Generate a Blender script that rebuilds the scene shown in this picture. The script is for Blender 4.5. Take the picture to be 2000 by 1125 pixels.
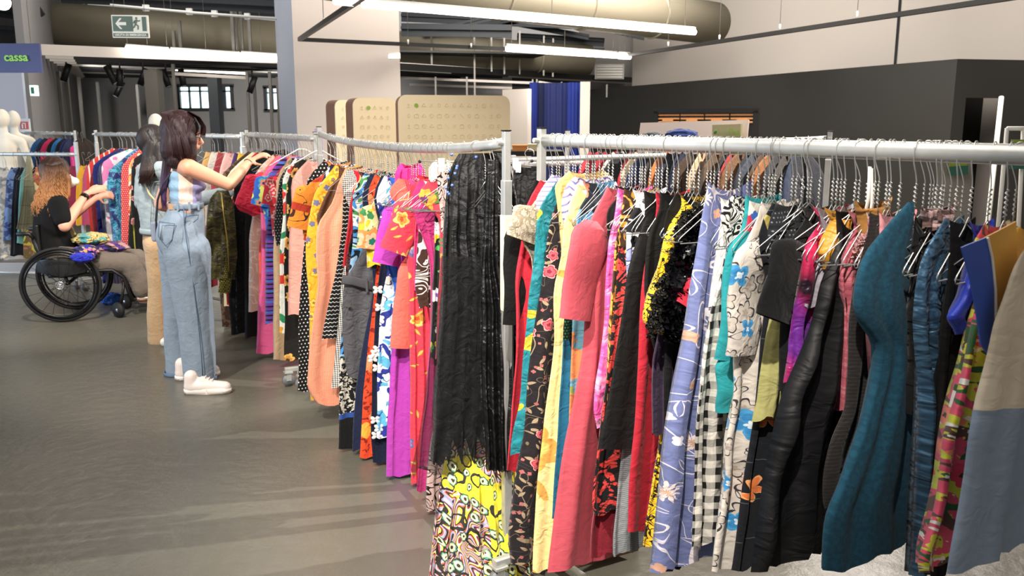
import bpy, bmesh, math, random
from mathutils import Vector, Matrix, noise
for _o in list(bpy.data.objects): bpy.data.objects.remove(_o)
SC = bpy.context.scene
COL = SC.collection
PI = math.pi
# ------------------------------------------------------------------ camera
FP = 1700.0                      # focal length in pixels of the 2000 px wide frame
PT = math.atan(324.5 / 1700)     # downward pitch
CH = 1.6                         # camera height
cam_d = bpy.data.cameras.new('camera'); cam = bpy.data.objects.new('camera', cam_d); COL.objects.link(cam)
cam.location = (0, 0, CH); cam.rotation_euler = (PI / 2 - PT, 0, 0)
cam_d.sensor_width = 36; cam_d.lens = FP / 2000 * 36; cam_d.clip_start = .05; cam_d.clip_end = 200
cam_d.dof.use_dof = True; cam_d.dof.focus_distance = 2.9; cam_d.dof.aperture_fstop = 8.0
SC.camera = cam
SC.view_settings.view_transform = 'Standard'; SC.view_settings.look = 'None'
SC.view_settings.gamma = 1; SC.view_settings.use_curve_mapping = False
SC.view_settings.exposure = 0.0
# ------------------------------------------------------------------ world and lights
wd = bpy.data.worlds.new('hall_air'); SC.world = wd; wd.use_nodes = True
wd.node_tree.nodes['Background'].inputs[0].default_value = (1.0, .93, .87, 1)
wd.node_tree.nodes['Background'].inputs[1].default_value = .48
def spot(name, loc, tgt, power, ang, col=(1, .93, .84), rad=.03, blend=.5):
    d = bpy.data.lights.new(name, 'SPOT'); d.energy = power; d.spot_size = math.radians(ang); d.color = col
    d.shadow_soft_size = rad; d.spot_blend = blend
    o = bpy.data.objects.new(name, d); COL.objects.link(o); o.location = loc
    o.rotation_euler = (Vector(tgt) - Vector(loc)).to_track_quat('-Z', 'Y').to_euler(); return o
def area(name, loc, tgt, power, sx, sy, col=(1, .95, .88)):
    d = bpy.data.lights.new(name, 'AREA'); d.energy = power; d.shape = 'RECTANGLE'; d.size = sx; d.size_y = sy; d.color = col
    o = bpy.data.objects.new(name, d); COL.objects.link(o); o.location = loc
    o.rotation_euler = (Vector(tgt) - Vector(loc)).to_track_quat('-Z', 'Y').to_euler(); return o
spot('track_spot_front', (-1.2, .9, 3.3), (-.15, 3.3, .9), 720, 50)
spot('track_spot_right', (-.2, .2, 3.3), (.22, 2.65, .95), 520, 42)
spot('track_spot_behind', (2.6, 4.2, 3.4), (-.9, 4.0, .2), 950, 66)
spot('track_spot_people', (-2.4, 2.2, 3.4), (-2.0, 5.6, 1.1), 640, 52)
spot('track_spot_far', (-2.6, 4.6, 3.4), (-3.6, 7.6, .9), 540, 60)
area('daylight_left', (-8.5, 6.0, 2.0), (-3.5, 7.5, 0), 160, 1.5, 2.5, (.55, .75, 1))
spot('canopy_spot', (-7.5, 15.5, 2.45), (-6.5, 20.5, .9), 220, 85, (1, .97, .93), .1)
spot('canopy_spot', (-4.2, 16.8, 2.45), (-4.5, 20.5, .9), 380, 90, (1, .97, .93), .1)
spot('canopy_spot', (.5, 16.0, 2.3), (1.0, 19, .9), 35, 90, (1, .95, .9), .1)
area('ceiling_fill', (-4, 12.5, 5.6), (-4, 13.5, 0), 240, 6, 3)
area('wall_fill', (2.2, 8.0, 4.9), (6.2, 12.5, 2.8), 420, 3, 2, (1, .93, .86))  # added fill without a fixture, brightens the upper right wall
area('fascia_fill', (2.0, 12.5, 5.5), (-.8, 19, 2.6), 420, 3, 2, (1, .94, .88))
area('wall_fill', (-.5, 14.0, 4.9), (4.2, 17.5, 2.8), 300, 3, 2, (1, .93, .86))  # second added fill, for the far end of that wall
area('hall_fill_centre', (2.5, 10, 4.6), (0, 9.5, 0.5), 950, 5, 5, (1, .90, .80))  # added overhead fill for the boards and middle of the hall, no fixture
area('hall_fill_front', (-2.2, 2.2, 4.8), (-2.2, 3.6, 0), 210, 5, 4, (1, .92, .84))  # added fill over the left floor, stands for no fixture
# ------------------------------------------------------------------ projection helpers (real positions from a measured pixel and a known depth or height)
def ray(u, v):
    dx = (u - 1000) / FP; dy = (562.5 - v) / FP
    return Vector((dx, math.cos(PT) + dy * math.sin(PT), -math.sin(PT) + dy * math.cos(PT)))
EYE = Vector((0, 0, CH))
def at_y(u, v, y):
    r = ray(u, v); return EYE + r * (y / r.y)
def at_z(u, v, z):
    r = ray(u, v); return EYE + r * ((z - CH) / r.z)
def at_plane(u, v, P, n):
    r = ray(u, v); t = (Vector(P) - EYE).dot(n) / r.dot(n); return EYE + r * t
def lin(h):
    h = h.lstrip('#'); c = [int(h[i:i + 2], 16) / 255 for i in (0, 2, 4)]
    return tuple((x / 12.92 if x <= .04045 else ((x + .055) / 1.055) ** 2.4) for x in c) + (1,)
# ------------------------------------------------------------------ object helpers
def tag(o, label=None, cat=None, group=None, kind=None):
    if label: o['label'] = label
    if cat: o['category'] = cat
    if group: o['group'] = group
    if kind: o['kind'] = kind
    return o
def empty(name, loc, label, cat, group=None, rz=0):
    o = bpy.data.objects.new(name, None); COL.objects.link(o); o.location = loc; o.rotation_euler = (0, 0, rz)
    o.empty_display_size = .1
    return tag(o, label, cat, group)
def bake(name, bm, mat, parent=None, smooth=False, loc=None):
    me = bpy.data.meshes.new(name); bm.to_mesh(me); bm.free()
    for m in (mat if isinstance(mat, (list, tuple)) else [mat]): me.materials.append(m)
    if smooth:
        for p in me.polygons: p.use_smooth = True
    o = bpy.data.objects.new(name, me); COL.objects.link(o)
    if parent is not None: o.parent = parent
    if loc is not None: o.location = loc
    return o
def keep_world(o, parent):      # parent without moving
    o.parent = parent; o.matrix_parent_inverse = Matrix.LocRotScale(parent.location, parent.rotation_euler, parent.scale).inverted()
    return o
def bm_box(bm, c, s, R=None, bev=0, mi=0):
    M = Matrix.Translation(Vector(c)) @ (R.to_4x4() if R else Matrix()) @ Matrix.Diagonal((s[0], s[1], s[2], 1))
    r = bmesh.ops.create_cube(bm, size=1, matrix=M)
    vs = r['verts']
    if mi:
        for f in {f for v in vs for f in v.link_faces}: f.material_index = mi
    if bev:
        es = list({e for v in vs for e in v.link_edges})
        bmesh.ops.bevel(bm, geom=es, offset=bev, segments=2, affect='EDGES', profile=.5)
def bm_tube(bm, pts, rads, seg=8, closed=False, cap=True, ref=None, flat=None, mi=0):
    pts = [Vector(p) for p in pts]; n = len(pts)
    if not hasattr(rads, '__len__'): rads = [rads] * n
    rings = []; prev = None
    for i, p in enumerate(pts):
        if closed: t = pts[(i + 1) % n] - pts[i - 1]
        else: t = pts[min(i + 1, n - 1)] - pts[max(i - 1, 0)]
        if t.length < 1e-9: t = Vector((0, 0, 1))
        t.normalize()
        if prev is None:
            a = Vector(ref) if ref is not None else (Vector((0, 0, 1)) if abs(t.z) < .9 else Vector((1, 0, 0)))
            prev = (a - t * a.dot(t)).normalized()
        else:
            q = prev - t * prev.dot(t)
            if q.length > 1e-6: prev = q.normalized()
        b = t.cross(prev)
        r = rads[i]; ra, rb = (r if hasattr(r, '__len__') else (r, r))
        ring = [bm.verts.new(p + prev * (ra * math.cos(2 * PI * k / seg)) + b * (rb * math.sin(2 * PI * k / seg))) for k in range(seg)]
        rings.append(ring)
    m = n if closed else n - 1
    for i in range(m):
        A = rings[i]; B = rings[(i + 1) % n]
        for k in range(seg):
            f = bm.faces.new((A[k], A[(k + 1) % seg], B[(k + 1) % seg], B[k])); f.material_index = mi
    if cap and not closed:
        f = bm.faces.new(list(reversed(rings[0]))); f.material_index = mi
        f = bm.faces.new(rings[-1]); f.material_index = mi
    return rings
def bm_ball(bm, c, r, R=None, u=16, v=10):
    r = r if hasattr(r, '__len__') else (r, r, r)
    M = Matrix.Translation(Vector(c)) @ (R.to_4x4() if R else Matrix()) @ Matrix.Diagonal((r[0], r[1], r[2], 1))
    bmesh.ops.create_uvsphere(bm, u_segments=u, v_segments=v, radius=1, matrix=M)
def bm_ring(bm, c, ax, R, r, seg=48, ts=8):
    ax = Vector(ax).normalized(); a = (Vector((0, 0, 1)) - ax * ax.z).normalized(); b = ax.cross(a)
    bm_tube(bm, [Vector(c) + a * R * math.cos(2 * PI * k / seg) + b * R * math.sin(2 * PI * k / seg) for k in range(seg)], r, ts, closed=True, ref=a)
def simple(name, mat, fn, parent=None, smooth=False, **k):
    bm = bmesh.new(); fn(bm); return bake(name, bm, mat, parent, smooth, **k)
def box_obj(name, mat, c, s, R=None, bev=0, parent=None):
    return simple(name, mat, lambda bm: bm_box(bm, c, s, R, bev), parent)
def tube_obj(name, mat, pts, r, parent=None, seg=8, **k):
    return simple(name, mat, lambda bm: bm_tube(bm, pts, r, seg, **k), parent, True)
def rotz(a): return Matrix.Rotation(a, 3, 'Z')
# ------------------------------------------------------------------ materials
class NT:
    def __init__(s, name):
        s.m = bpy.data.materials.new(name); s.m.use_nodes = True; s.t = s.m.node_tree
        s.b = s.t.nodes['Principled BSDF']; s.uvn = None
    def n(s, ty, **k):
        x = s.t.nodes.new(ty)
        for a, v in k.items(): setattr(x, a, v)
        return x
    def put(s, sock, v):
        if isinstance(v, bpy.types.NodeSocket): s.t.links.new(v, sock)
        else: sock.default_value = v
    def M(s, op, a, b=0.0, c=0.0):
        x = s.n('ShaderNodeMath', operation=op); s.put(x.inputs[0], a); s.put(x.inputs[1], b)
        if op in ('MULTIPLY_ADD', 'COMPARE', 'SMOOTH_MIN', 'WRAP'): s.put(x.inputs[2], c)
        return x.outputs[0]
    def V(s, op, a, b=None):
        x = s.n('ShaderNodeVectorMath', operation=op); s.put(x.inputs[0], a)
        if b is not None: s.put(x.inputs[3 if op == 'SCALE' else 1], b)
        return x.outputs['Value' if op in ('LENGTH', 'DOT_PRODUCT', 'DISTANCE') else 'Vector']
    def uv(s):
        if s.uvn is None: s.uvn = s.n('ShaderNodeTexCoord')
        return s.uvn.outputs['UV']
    def obj(s):
        if s.uvn is None: s.uvn = s.n('ShaderNodeTexCoord')
        return s.uvn.outputs['Object']
    def sep(s, v):
        x = s.n('ShaderNodeSeparateXYZ'); s.put(x.inputs[0], v); return x.outputs
    def mix(s, f, a, b):
        x = s.n('ShaderNodeMix', data_type='RGBA'); s.put(x.inputs[0], f); s.put(x.inputs[6], a); s.put(x.inputs[7], b); return x.outputs[2]
    def noise(s, v, scale, detail=2, dist=0.0, rough=.5):
        x = s.n('ShaderNodeTexNoise'); s.put(x.inputs['Vector'], v); x.inputs['Scale'].default_value = scale
        x.inputs['Detail'].default_value = detail; x.inputs['Distortion'].default_value = dist; x.inputs['Roughness'].default_value = rough
        return x.outputs['Fac'], x.outputs['Color']
    def off(s, v, o):
        return s.V('ADD', v, (o, o * .37, 0))
def warp(t, v, amt, sc):
    f, c = t.noise(v, sc, 1); c = t.V('SUBTRACT', c, (.5, .5, .5)); return t.V('ADD', v, t.V('SCALE', c, amt))
def cells(t, v, scale, seed):
    v = t.off(v, seed); x = t.n('ShaderNodeTexVoronoi', voronoi_dimensions='2D'); t.put(x.inputs['Vector'], v); x.inputs['Scale'].default_value = scale
    x.inputs['Randomness'].default_value = .8
    loc = t.V('SUBTRACT', v, x.outputs['Position']); c = t.sep(x.outputs['Color']); l = t.sep(loc)
    return l[0], l[1], c
_seed = [0.0]
def L_flower(t, scale=12, R=.035, n=5, prob=.8, deep=.3, ring=None, **k):
    _seed[0] += 3.17; v = warp(t, t.uv(), R * .5, 1.2 / R)
    x, y, c = cells(t, v, scale, _seed[0])
    r = t.M('SQRT', t.M('ADD', t.M('MULTIPLY', x, x), t.M('MULTIPLY', y, y)))
    th = t.M('ARCTAN2', y, x)
    w = t.M('ABSOLUTE', t.M('COSINE', t.M('ADD', t.M('MULTIPLY', th, n / 2), t.M('MULTIPLY', c[0], 6.28))))
    lim = t.M('MULTIPLY', t.M('MULTIPLY_ADD', w, deep, 1 - deep), t.M('MULTIPLY_ADD', c[1], R * .5, R * .7))
    inn = t.M('LESS_THAN', r, lim); ok = t.M('LESS_THAN', c[2], prob); m = t.M('MULTIPLY', inn, ok)
    q = t.M('DIVIDE', r, lim)
    return m, q, c
def cloth(name, base, layers=(), rough=.85, bump=.25, bs=900, sheen=.25, metal=0, spec=.3, alpha=None, wrinkle=.5, tint=True):
    t = NT(name); col = base if not isinstance(base, str) else lin(base)
    for L in layers:
        ty = L[0]; k = dict(L[1]) if len(L) > 1 else {}
        if ty == 'flower':
            m, q, c = L_flower(t, **{a: k[a] for a in k if a in ('scale', 'R', 'n', 'prob', 'deep')})
            fc = lin(k['col'])
            if 'col2' in k: fc = t.mix(t.M('GREATER_THAN', c[0], .5), lin(k['col']), lin(k['col2']))
            if 'mid' in k: fc = t.mix(t.M('LESS_THAN', q, .68), fc, lin(k['mid']))
            if 'edge' in k: fc = t.mix(t.M('GREATER_THAN', q, .84), fc, lin(k['edge']))
            if 'eye' in k: fc = t.mix(t.M('LESS_THAN', q, .3), fc, lin(k['eye']))
            col = t.mix(m, col, fc)
        elif ty == 'ring':      # outline circles
            m, q, c = L_flower(t, k.get('scale', 12), k.get('R', .03), 2, k.get('prob', .8), k.get('deep', .15))
            band = t.M('MULTIPLY', m, t.M('GREATER_THAN', q, k.get('w', .75))); col = t.mix(band, col, lin(k['col']))
        elif ty == 'leaf':
            _seed[0] += 2.11; v = warp(t, t.uv(), .01, 20); x, y, c = cells(t, v, k.get('scale', 18), _seed[0])
            a = t.M('MULTIPLY', c[0], 6.28); ca = t.M('COSINE', a); sa = t.M('SINE', a)
            p = t.M('ADD', t.M('MULTIPLY', x, ca), t.M('MULTIPLY', y, sa)); q = t.M('SUBTRACT', t.M('MULTIPLY', y, ca), t.M('MULTIPLY', x, sa))
            l = k.get('l', .03); w = k.get('w', .01)
            pl = t.M('DIVIDE', p, l); lim = t.M('MULTIPLY', t.M('SUBTRACT', 1.0, t.M('MULTIPLY', pl, pl)), w)
            m = t.M('MULTIPLY', t.M('LESS_THAN', t.M('ABSOLUTE', q), lim), t.M('LESS_THAN', c[2], k.get('prob', .8)))
            fc = lin(k['col'])
            if 'edge' in k: fc = t.mix(t.M('GREATER_THAN', t.M('ABSOLUTE', q), t.M('MULTIPLY', lim, .6)), fc, lin(k['edge']))
            col = t.mix(m, col, fc)
        elif ty == 'lines':     # wandering contour lines
            _seed[0] += 1.7; f, c = t.noise(t.off(t.uv(), _seed[0]), k.get('scale', 14), k.get('detail', 1), k.get('dist', .6))
            z = t.M('FRACT', t.M('MULTIPLY', f, k.get('rep', 6))); m = t.M('LESS_THAN', z, k.get('w', .12)); col = t.mix(m, col, lin(k['col']))
        elif ty == 'blotch':
            _seed[0] += 1.3; f, c = t.noise(t.off(t.uv(), _seed[0]), k.get('scale', 10), k.get('detail', 2), k.get('dist', .5))
            m = t.M('GREATER_THAN', f, k.get('th', .55)) if not k.get('soft') else t.M('MULTIPLY', t.M('SUBTRACT', f, k.get('th', .5) - .08), 6.0)
            if k.get('soft'):
                x = t.n('ShaderNodeClamp'); t.put(x.inputs[0], m); m = x.outputs[0]
            col = t.mix(m, col, lin(k['col']))
        elif ty == 'swirl':     # banded swirls through several colours
            _seed[0] += 2.9; f, c = t.noise(t.off(t.uv(), _seed[0]), k.get('scale', 6), 1, k.get('dist', 1.2))
            z = t.M('FRACT', t.M('MULTIPLY', f, k.get('rep', 5))); rp = t.n('ShaderNodeValToRGB'); rp.color_ramp.interpolation = 'CONSTANT'
            cs = k['cols']
            while len(rp.color_ramp.elements) < len(cs): rp.color_ramp.elements.new(.5)
            for i, e in enumerate(rp.color_ramp.elements): e.position = i / len(cs); e.color = lin(cs[i])
            t.put(rp.inputs[0], z); m = 1.0
            if 'th' in k:
                f2, _ = t.noise(t.off(t.uv(), _seed[0] + 9), k.get('msc', 5), 1, .5); m = t.M('GREATER_THAN', f2, k['th'])
            col = t.mix(m, col, rp.outputs[0])
        elif ty == 'dots':
            s = k.get('p', .02); u = t.sep(t.uv()); row = t.M('FLOOR', t.M('DIVIDE', u[1], s))
            x = t.M('SUBTRACT', t.M('FRACT', t.M('ADD', t.M('DIVIDE', u[0], s), t.M('MULTIPLY', row, .5))), .5); y = t.M('SUBTRACT', t.M('FRACT', t.M('DIVIDE', u[1], s)), .5)
            r = t.M('SQRT', t.M('ADD', t.M('MULTIPLY', x, x), t.M('MULTIPLY', y, y))); col = t.mix(t.M('LESS_THAN', r, k.get('r', .25)), col, lin(k['col']))
        elif ty == 'check':
            s = k.get('p', .02); u = t.sep(warp(t, t.uv(), k.get('warp', .004), 12)); cs = t.M('COSINE', .0)
            a = t.M('LESS_THAN', t.M('FRACT', t.M('DIVIDE', u[0], s)), .5); b = t.M('LESS_THAN', t.M('FRACT', t.M('DIVIDE', u[1], s)), .5)
            col = t.mix(t.M('MULTIPLY', t.M('ADD', a, b), .5), col, lin(k['col']))
        elif ty == 'hstripe':
            u = t.sep(t.uv()); s = k.get('p', .04); col = t.mix(t.M('LESS_THAN', t.M('FRACT', t.M('DIVIDE', u[1], s)), k.get('w', .5)), col, lin(k['col']))
        elif ty == 'vstripe':
            u = t.sep(t.uv()); s = k.get('p', .04); col = t.mix(t.M('LESS_THAN', t.M('FRACT', t.M('DIVIDE', u[0], s)), k.get('w', .5)), col, lin(k['col']))
        elif ty == 'zig':
            u = t.sep(warp(t, t.uv(), .006, 60)); s = k.get('p', .016); q = k.get('q', .02)
            tri = t.M('MULTIPLY', t.M('ABSOLUTE', t.M('SUBTRACT', t.M('FRACT', t.M('DIVIDE', u[0], q)), .5)), k.get('amp', .012))
            col = t.mix(t.M('LESS_THAN', t.M('FRACT', t.M('DIVIDE', t.M('ADD', u[1], tri), s)), k.get('w', .22)), col, lin(k['col']))
        elif ty == 'band':      # one woven or sewn band between two heights of the cloth
            u = t.sep(t.uv()); m = t.M('MULTIPLY', t.M('GREATER_THAN', u[1], k['lo']), t.M('LESS_THAN', u[1], k['hi'])); c2 = lin(k['col'])
            if 'zig' in k: c2 = t.mix(t.M('LESS_THAN', t.M('FRACT', t.M('ADD', t.M('DIVIDE', u[1], .05), t.M('MULTIPLY', t.M('ABSOLUTE', t.M('SUBTRACT', t.M('FRACT', t.M('DIVIDE', u[0], .07)), .5)), 2.4))), .45), c2, lin(k['zig']))
            if 'spot' in k: f, _ = t.noise(t.uv(), 55, 1, 1); c2 = t.mix(t.M('GREATER_THAN', f, .52), c2, lin(k['spot']))
            col = t.mix(m, col, c2)
        elif ty == 'side':      # panel by the distance from the centre line
            u = t.sep(t.uv()); m = t.M('GREATER_THAN', u[0], k['lo']); m2 = t.M('LESS_THAN', u[0], k['hi']); col = t.mix(t.M('MULTIPLY', m, m2), col, lin(k['col']))
    if tint:
        f, _ = t.noise(t.uv(), 7, 3); sc = t.n('ShaderNodeHueSaturation'); t.put(sc.inputs['Value'], t.M('MULTIPLY_ADD', f, .24, .88)); t.put(sc.inputs['Color'], col); col = sc.outputs[0]
    t.put(t.b.inputs['Base Color'], col); t.b.inputs['Roughness'].default_value = rough; t.b.inputs['Metallic'].default_value = metal
    t.b.inputs['Specular IOR Level'].default_value = spec; t.b.inputs['Sheen Weight'].default_value = sheen * .4; t.b.inputs['Sheen Roughness'].default_value = .5
    w = t.n('ShaderNodeTexWave'); t.put(w.inputs['Vector'], t.uv()); w.inputs['Scale'].default_value = bs / 8; w.inputs['Distortion'].default_value = 2
    f1, _ = t.noise(t.uv(), bs / 4, 1); f2, _ = t.noise(warp(t, t.uv(), .05, 6), 22, 2, 1.2)
    b1 = t.n('ShaderNodeBump'); b1.inputs['Strength'].default_value = bump; b1.inputs['Distance'].default_value = .001; t.put(b1.inputs['Height'], f1)
    b2 = t.n('ShaderNodeBump'); b2.inputs['Strength'].default_value = wrinkle; b2.inputs['Distance'].default_value = .012; t.put(b2.inputs['Height'], f2); t.put(b2.inputs['Normal'], b1.outputs[0])
    t.put(t.b.inputs['Normal'], b2.outputs[0])
    if alpha is not None: t.b.inputs['Alpha'].default_value = alpha
    return t.m
def plain(name, col, rough=.6, metal=0, spec=.5, bump=0, bsc=40, var=.0, vsc=4, emit=None, es=1, coat=0):
    t = NT(name); c = lin(col) if isinstance(col, str) else col
    if var:
        f, _ = t.noise(t.obj(), vsc, 4); h = t.n('ShaderNodeHueSaturation'); t.put(h.inputs['Value'], t.M('MULTIPLY_ADD', f, 2 * var, 1 - var)); t.put(h.inputs['Color'], c); c = h.outputs[0]
    t.put(t.b.inputs['Base Color'], c); t.b.inputs['Roughness'].default_value = rough; t.b.inputs['Metallic'].default_value = metal
    t.b.inputs['Specular IOR Level'].default_value = spec; t.b.inputs['Coat Weight'].default_value = coat
    if bump:
        f, _ = t.noise(t.obj(), bsc, 3); b = t.n('ShaderNodeBump'); b.inputs['Strength'].default_value = bump; b.inputs['Distance'].default_value = .01; t.put(b.inputs['Height'], f); t.put(t.b.inputs['Normal'], b.outputs[0])
    if emit: t.b.inputs['Emission Color'].default_value = lin(emit); t.b.inputs['Emission Strength'].default_value = es
    return t.m
def m_floor():
    t = NT('epoxy_floor'); o = t.obj(); f, _ = t.noise(o, .7, 5); g, _ = t.noise(o, 14, 5); h, _ = t.noise(o, 140, 2)
    c = t.mix(f, lin('#5a584e'), lin('#69665c')); c = t.mix(t.M('MULTIPLY', g, .25), c, lin('#504e45'))
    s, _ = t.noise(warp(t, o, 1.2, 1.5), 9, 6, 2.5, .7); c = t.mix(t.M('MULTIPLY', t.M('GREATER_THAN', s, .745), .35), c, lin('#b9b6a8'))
    t.put(t.b.inputs['Base Color'], c); t.put(t.b.inputs['Roughness'], t.M('MULTIPLY_ADD', g, .16, .24)); t.b.inputs['Specular IOR Level'].default_value = .5
    b = t.n('ShaderNodeBump'); b.inputs['Strength'].default_value = .10; b.inputs['Distance'].default_value = .004; t.put(b.inputs['Height'], h)
    b2 = t.n('ShaderNodeBump'); b2.inputs['Strength'].default_value = .10; b2.inputs['Distance'].default_value = .05; t.put(b2.inputs['Height'], g); t.put(b2.inputs['Normal'], b.outputs[0])
    t.put(t.b.inputs['Normal'], b2.outputs[0]); return t.m
M_FLOOR = m_floor()
M_STEEL = plain('galvanised_steel', '#c6c8c5', .38, .6, var=.16, vsc=22, bump=.05)
M_WIRE = plain('zinc_wire', '#b9b9b6', .32, .75)
M_BLACKM = plain('black_metal', '#121212', .45, .3)
M_BLACKP = plain('black_plastic', '#0d0d0e', .5)
M_WHITEP = plain('white_plastic', '#e9e7e0', .5)
M_WALLG = plain('grey_plaster', '#a09b97', .9, var=.06, vsc=.6)
M_WALLD = plain('dark_grey_plaster', '#858382', .9, var=.1, vsc=.8)
M_WALLB = plain('beige_panel', '#b9b1a8', .7, var=.03, vsc=.5)
M_COLMN = plain('column_paint', '#c2b8b0', .8, var=.04, vsc=.5)
M_COLSH = plain('blue_wall_daylit_side', '#b4b9c8', .8)  # window light painted in as blue on the column side; left wall is light blue
M_BLKBOX = plain('black_board', '#262522', .55, var=.12, vsc=1.5)
M_DUCT = plain('duct_paint', '#8b8472', .55, .2, var=.06, vsc=1.2)
M_CEIL = plain('dark_ceiling', '#2b2e31', .9, var=.2, vsc=.8)
M_TRUSS = plain('dark_steel', '#33373b', .6, .4)
M_GREYST = plain('grey_steel', '#8d8a84', .5, .6)
M_FASCIA = plain('white_fascia', '#cfc7c0', .6)
M_LAMP = plain('lamp_tube', '#ffffff', .4, emit='#fff4e8', es=9)
M_GLOW = plain('window_glow', '#d8f2f8', .3, emit='#d4f1f8', es=2.6)
M_WHITEMAN = plain('mannequin_white', '#e9e3d3', .45)
M_OAK = plain('oak_edge', '#7d5a44', .6, var=.15, vsc=9)
M_CREAM = plain('cream_board', '#e2d3b0', .5, var=.02)
M_ICON = plain('icon_print', '#b9ba86', .6)
M_GREEN = plain('leaf_green', '#86a838', .6)
M_WOOD = plain('raw_wood', '#c98f58', .7, var=.15, vsc=20)
# ------------------------------------------------------------------ the hall
def struct(o): o['kind'] = 'structure'; return o
struct(box_obj('floor', M_FLOOR, (0, 12, -.05), (50, 40, .1)))
struct(box_obj('ceiling', M_CEIL, (0, 16, 5.85), (50, 34, .1)))
def wall(name, mat, a, b, z0, z1, th=.1):
    a = Vector(a); b = Vector(b); d = b - a; L = d.length; ang = math.atan2(d.y, d.x)
    return box_obj(name, mat, ((a.x + b.x) / 2, (a.y + b.y) / 2, (z0 + z1) / 2), (L, th, z1 - z0), rotz(ang))
def P2(u, v, y): p = at_y(u, v, y); return Vector((p.x, p.y))
# column
cA = P2(578, 200, 12.5); cB = P2(783, 200, 13.0); cC = P2(545, 200, 14.2)
def column(bm):
    A = Vector((cA.x, cA.y)); B = Vector((cB.x, cB.y)); C = Vector((cC.x, cC.y)); D = B + (C - A)
    lo = [bm.verts.new((p.x, p.y, 0)) for p in (A, B, D, C)]; hi = [bm.verts.new((p.x, p.y, 5.8)) for p in (A, B, D, C)]
    for i in range(4):
        f = bm.faces.new((lo[i], lo[(i + 1) % 4], hi[(i + 1) % 4], hi[i])); f.material_index = 1 if i == 3 else 0
struct(simple('wall_column', [M_COLMN, M_COLSH], column))
# left walls
struct(wall('wall_left_near', M_COLSH, P2(-40, 200, 11.0), P2(50, 200, 11.2), 0, 2.3, .3))
struct(wall('wall_left_deep', M_WALLD, P2(52, 200, 11.8), P2(150, 200, 20), 0, 4.2))
struct(wall('wall_left_outer', M_WALLD, (-13, 4), (-11, 20), 0, 5.8))
def back_wall():
    bm = bmesh.new(); Y = 20.5
    def rc(u0, v0, u1, v1):
        a = at_y(u0, v0, Y); b = at_y(u1, v1, Y); a.x = at_y(u0, 200, Y).x; b.x = at_y(u1, 200, Y).x; bm_box(bm, ((a.x + b.x) / 2, Y + .1, (a.z + b.z) / 2), (abs(b.x - a.x), .2, abs(a.z - b.z)))
    rc(40, 60, 348, 520); rc(455, 60, 520, 520); rc(545, 60, 1000, 520); rc(348, 60, 455, 167); rc(348, 214, 455, 520); rc(520, 60, 545, 170); rc(520, 216, 545, 520)
    return bake('wall_back', bm, M_WALLD)
struct(back_wall())
for n, (u0, v0, u1, v1, cols) in enumerate([(348, 167, 455, 214, 5), (518, 170, 547, 216, 2)]):
    Y = 20.5; a = at_y(u0, v0, Y); b = at_y(u1, v1, Y)
    w = box_obj('window_%d' % (n + 1), M_BLACKM, ((a.x + b.x) / 2, Y + .02, a.z), (b.x - a.x + .1, .12, .07)); struct(w)
    fr = simple('window_frame', M_BLACKM, lambda bm: [bm_box(bm, ((a.x + b.x) / 2, Y + .02, b.z), (b.x - a.x + .1, .12, .07)), bm_box(bm, (a.x, Y + .02, (a.z + b.z) / 2), (.07, .12, a.z - b.z)), bm_box(bm, (b.x, Y + .02, (a.z + b.z) / 2), (.07, .12, a.z - b.z))] and None, w)
    for i in range(1, cols): box_obj('mullion', M_TRUSS, (a.x + (b.x - a.x) * i / cols, Y, (a.z + b.z) / 2), (.03 if i != 4 else .2, .06, a.z - b.z), parent=w)
    box_obj('transom', M_TRUSS, ((a.x + b.x) / 2, Y, a.z - .13), (b.x - a.x, .06, .03), parent=w)
    for i in range(cols):
        box_obj('pane', M_GLOW, (a.x + (b.x - a.x) * (i + .5) / cols, Y + .06, (a.z + b.z) / 2), ((b.x - a.x) / cols - .03, .02, a.z - b.z), parent=w)
struct(wall('wall_pillar_dark', M_TRUSS, P2(412, 200, 18.5), P2(431, 200, 18.5), 0, 3.4, .3))
struct(wall('wall_pillar_grey', M_GREYST, P2(291, 200, 15), P2(316, 200, 15), 0, 2.45, .25))
# right: beige upper wall and black box
bL = P2(1150, 200, 22.5); bC = P2(1862, 200, 11.6); bR = P2(2140, 200, 9.0) + Vector((2.6, 3.2))
ztop = at_y(1862, 115, 11.6).z
def prism(bm, pts, z0, z1):
    lo = [bm.verts.new((p[0], p[1], z0)) for p in pts]; hi = [bm.verts.new((p[0], p[1], z1)) for p in pts]; n = len(pts)
    for i in range(n): bm.faces.new((lo[i], lo[(i + 1) % n], hi[(i + 1) % n], hi[i]))
    bm.faces.new(hi); bm.faces.new(list(reversed(lo)))
e = (bC - bL).normalized(); nrm = Vector((-e.y, e.x))
dA = bC + (bR - bC) * .08; dB = bC + (bR - bC) * .34
rdir = (bR - bC).normalized()
fC = at_y(1888, 200, 1); 
def on_face(u):   # point on the right face of the box at column u
    r = ray(u, 200); k = r.x / r.y; # x = k*y
    t = (k * bC.y - bC.x) / (rdir.x - k * rdir.y); return bC + rdir * t
pA = on_face(1886); pB = on_face(1953)
back = Vector((.4, 1.0)) * 3
struct(simple('wall_black_box', M_BLKBOX, lambda bm: prism(bm, [bL, bC, bC + rdir * .0 + back * 1.2, bL + back * .4][::1], 0, ztop)))
struct(simple('wall_black_front', M_BLKBOX, lambda bm: [prism(bm, [bC, pA, pA + back * .03, bC + back * .03], 0, ztop), prism(bm, [pA, pB, pB + back * .03, pA + back * .03], at_y(1886, 191, pA.y).z, ztop), prism(bm, [pB, pB + rdir * 4, pB + rdir * 4 + back * .03, pB + back * .03], 0, ztop)] and None))
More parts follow.
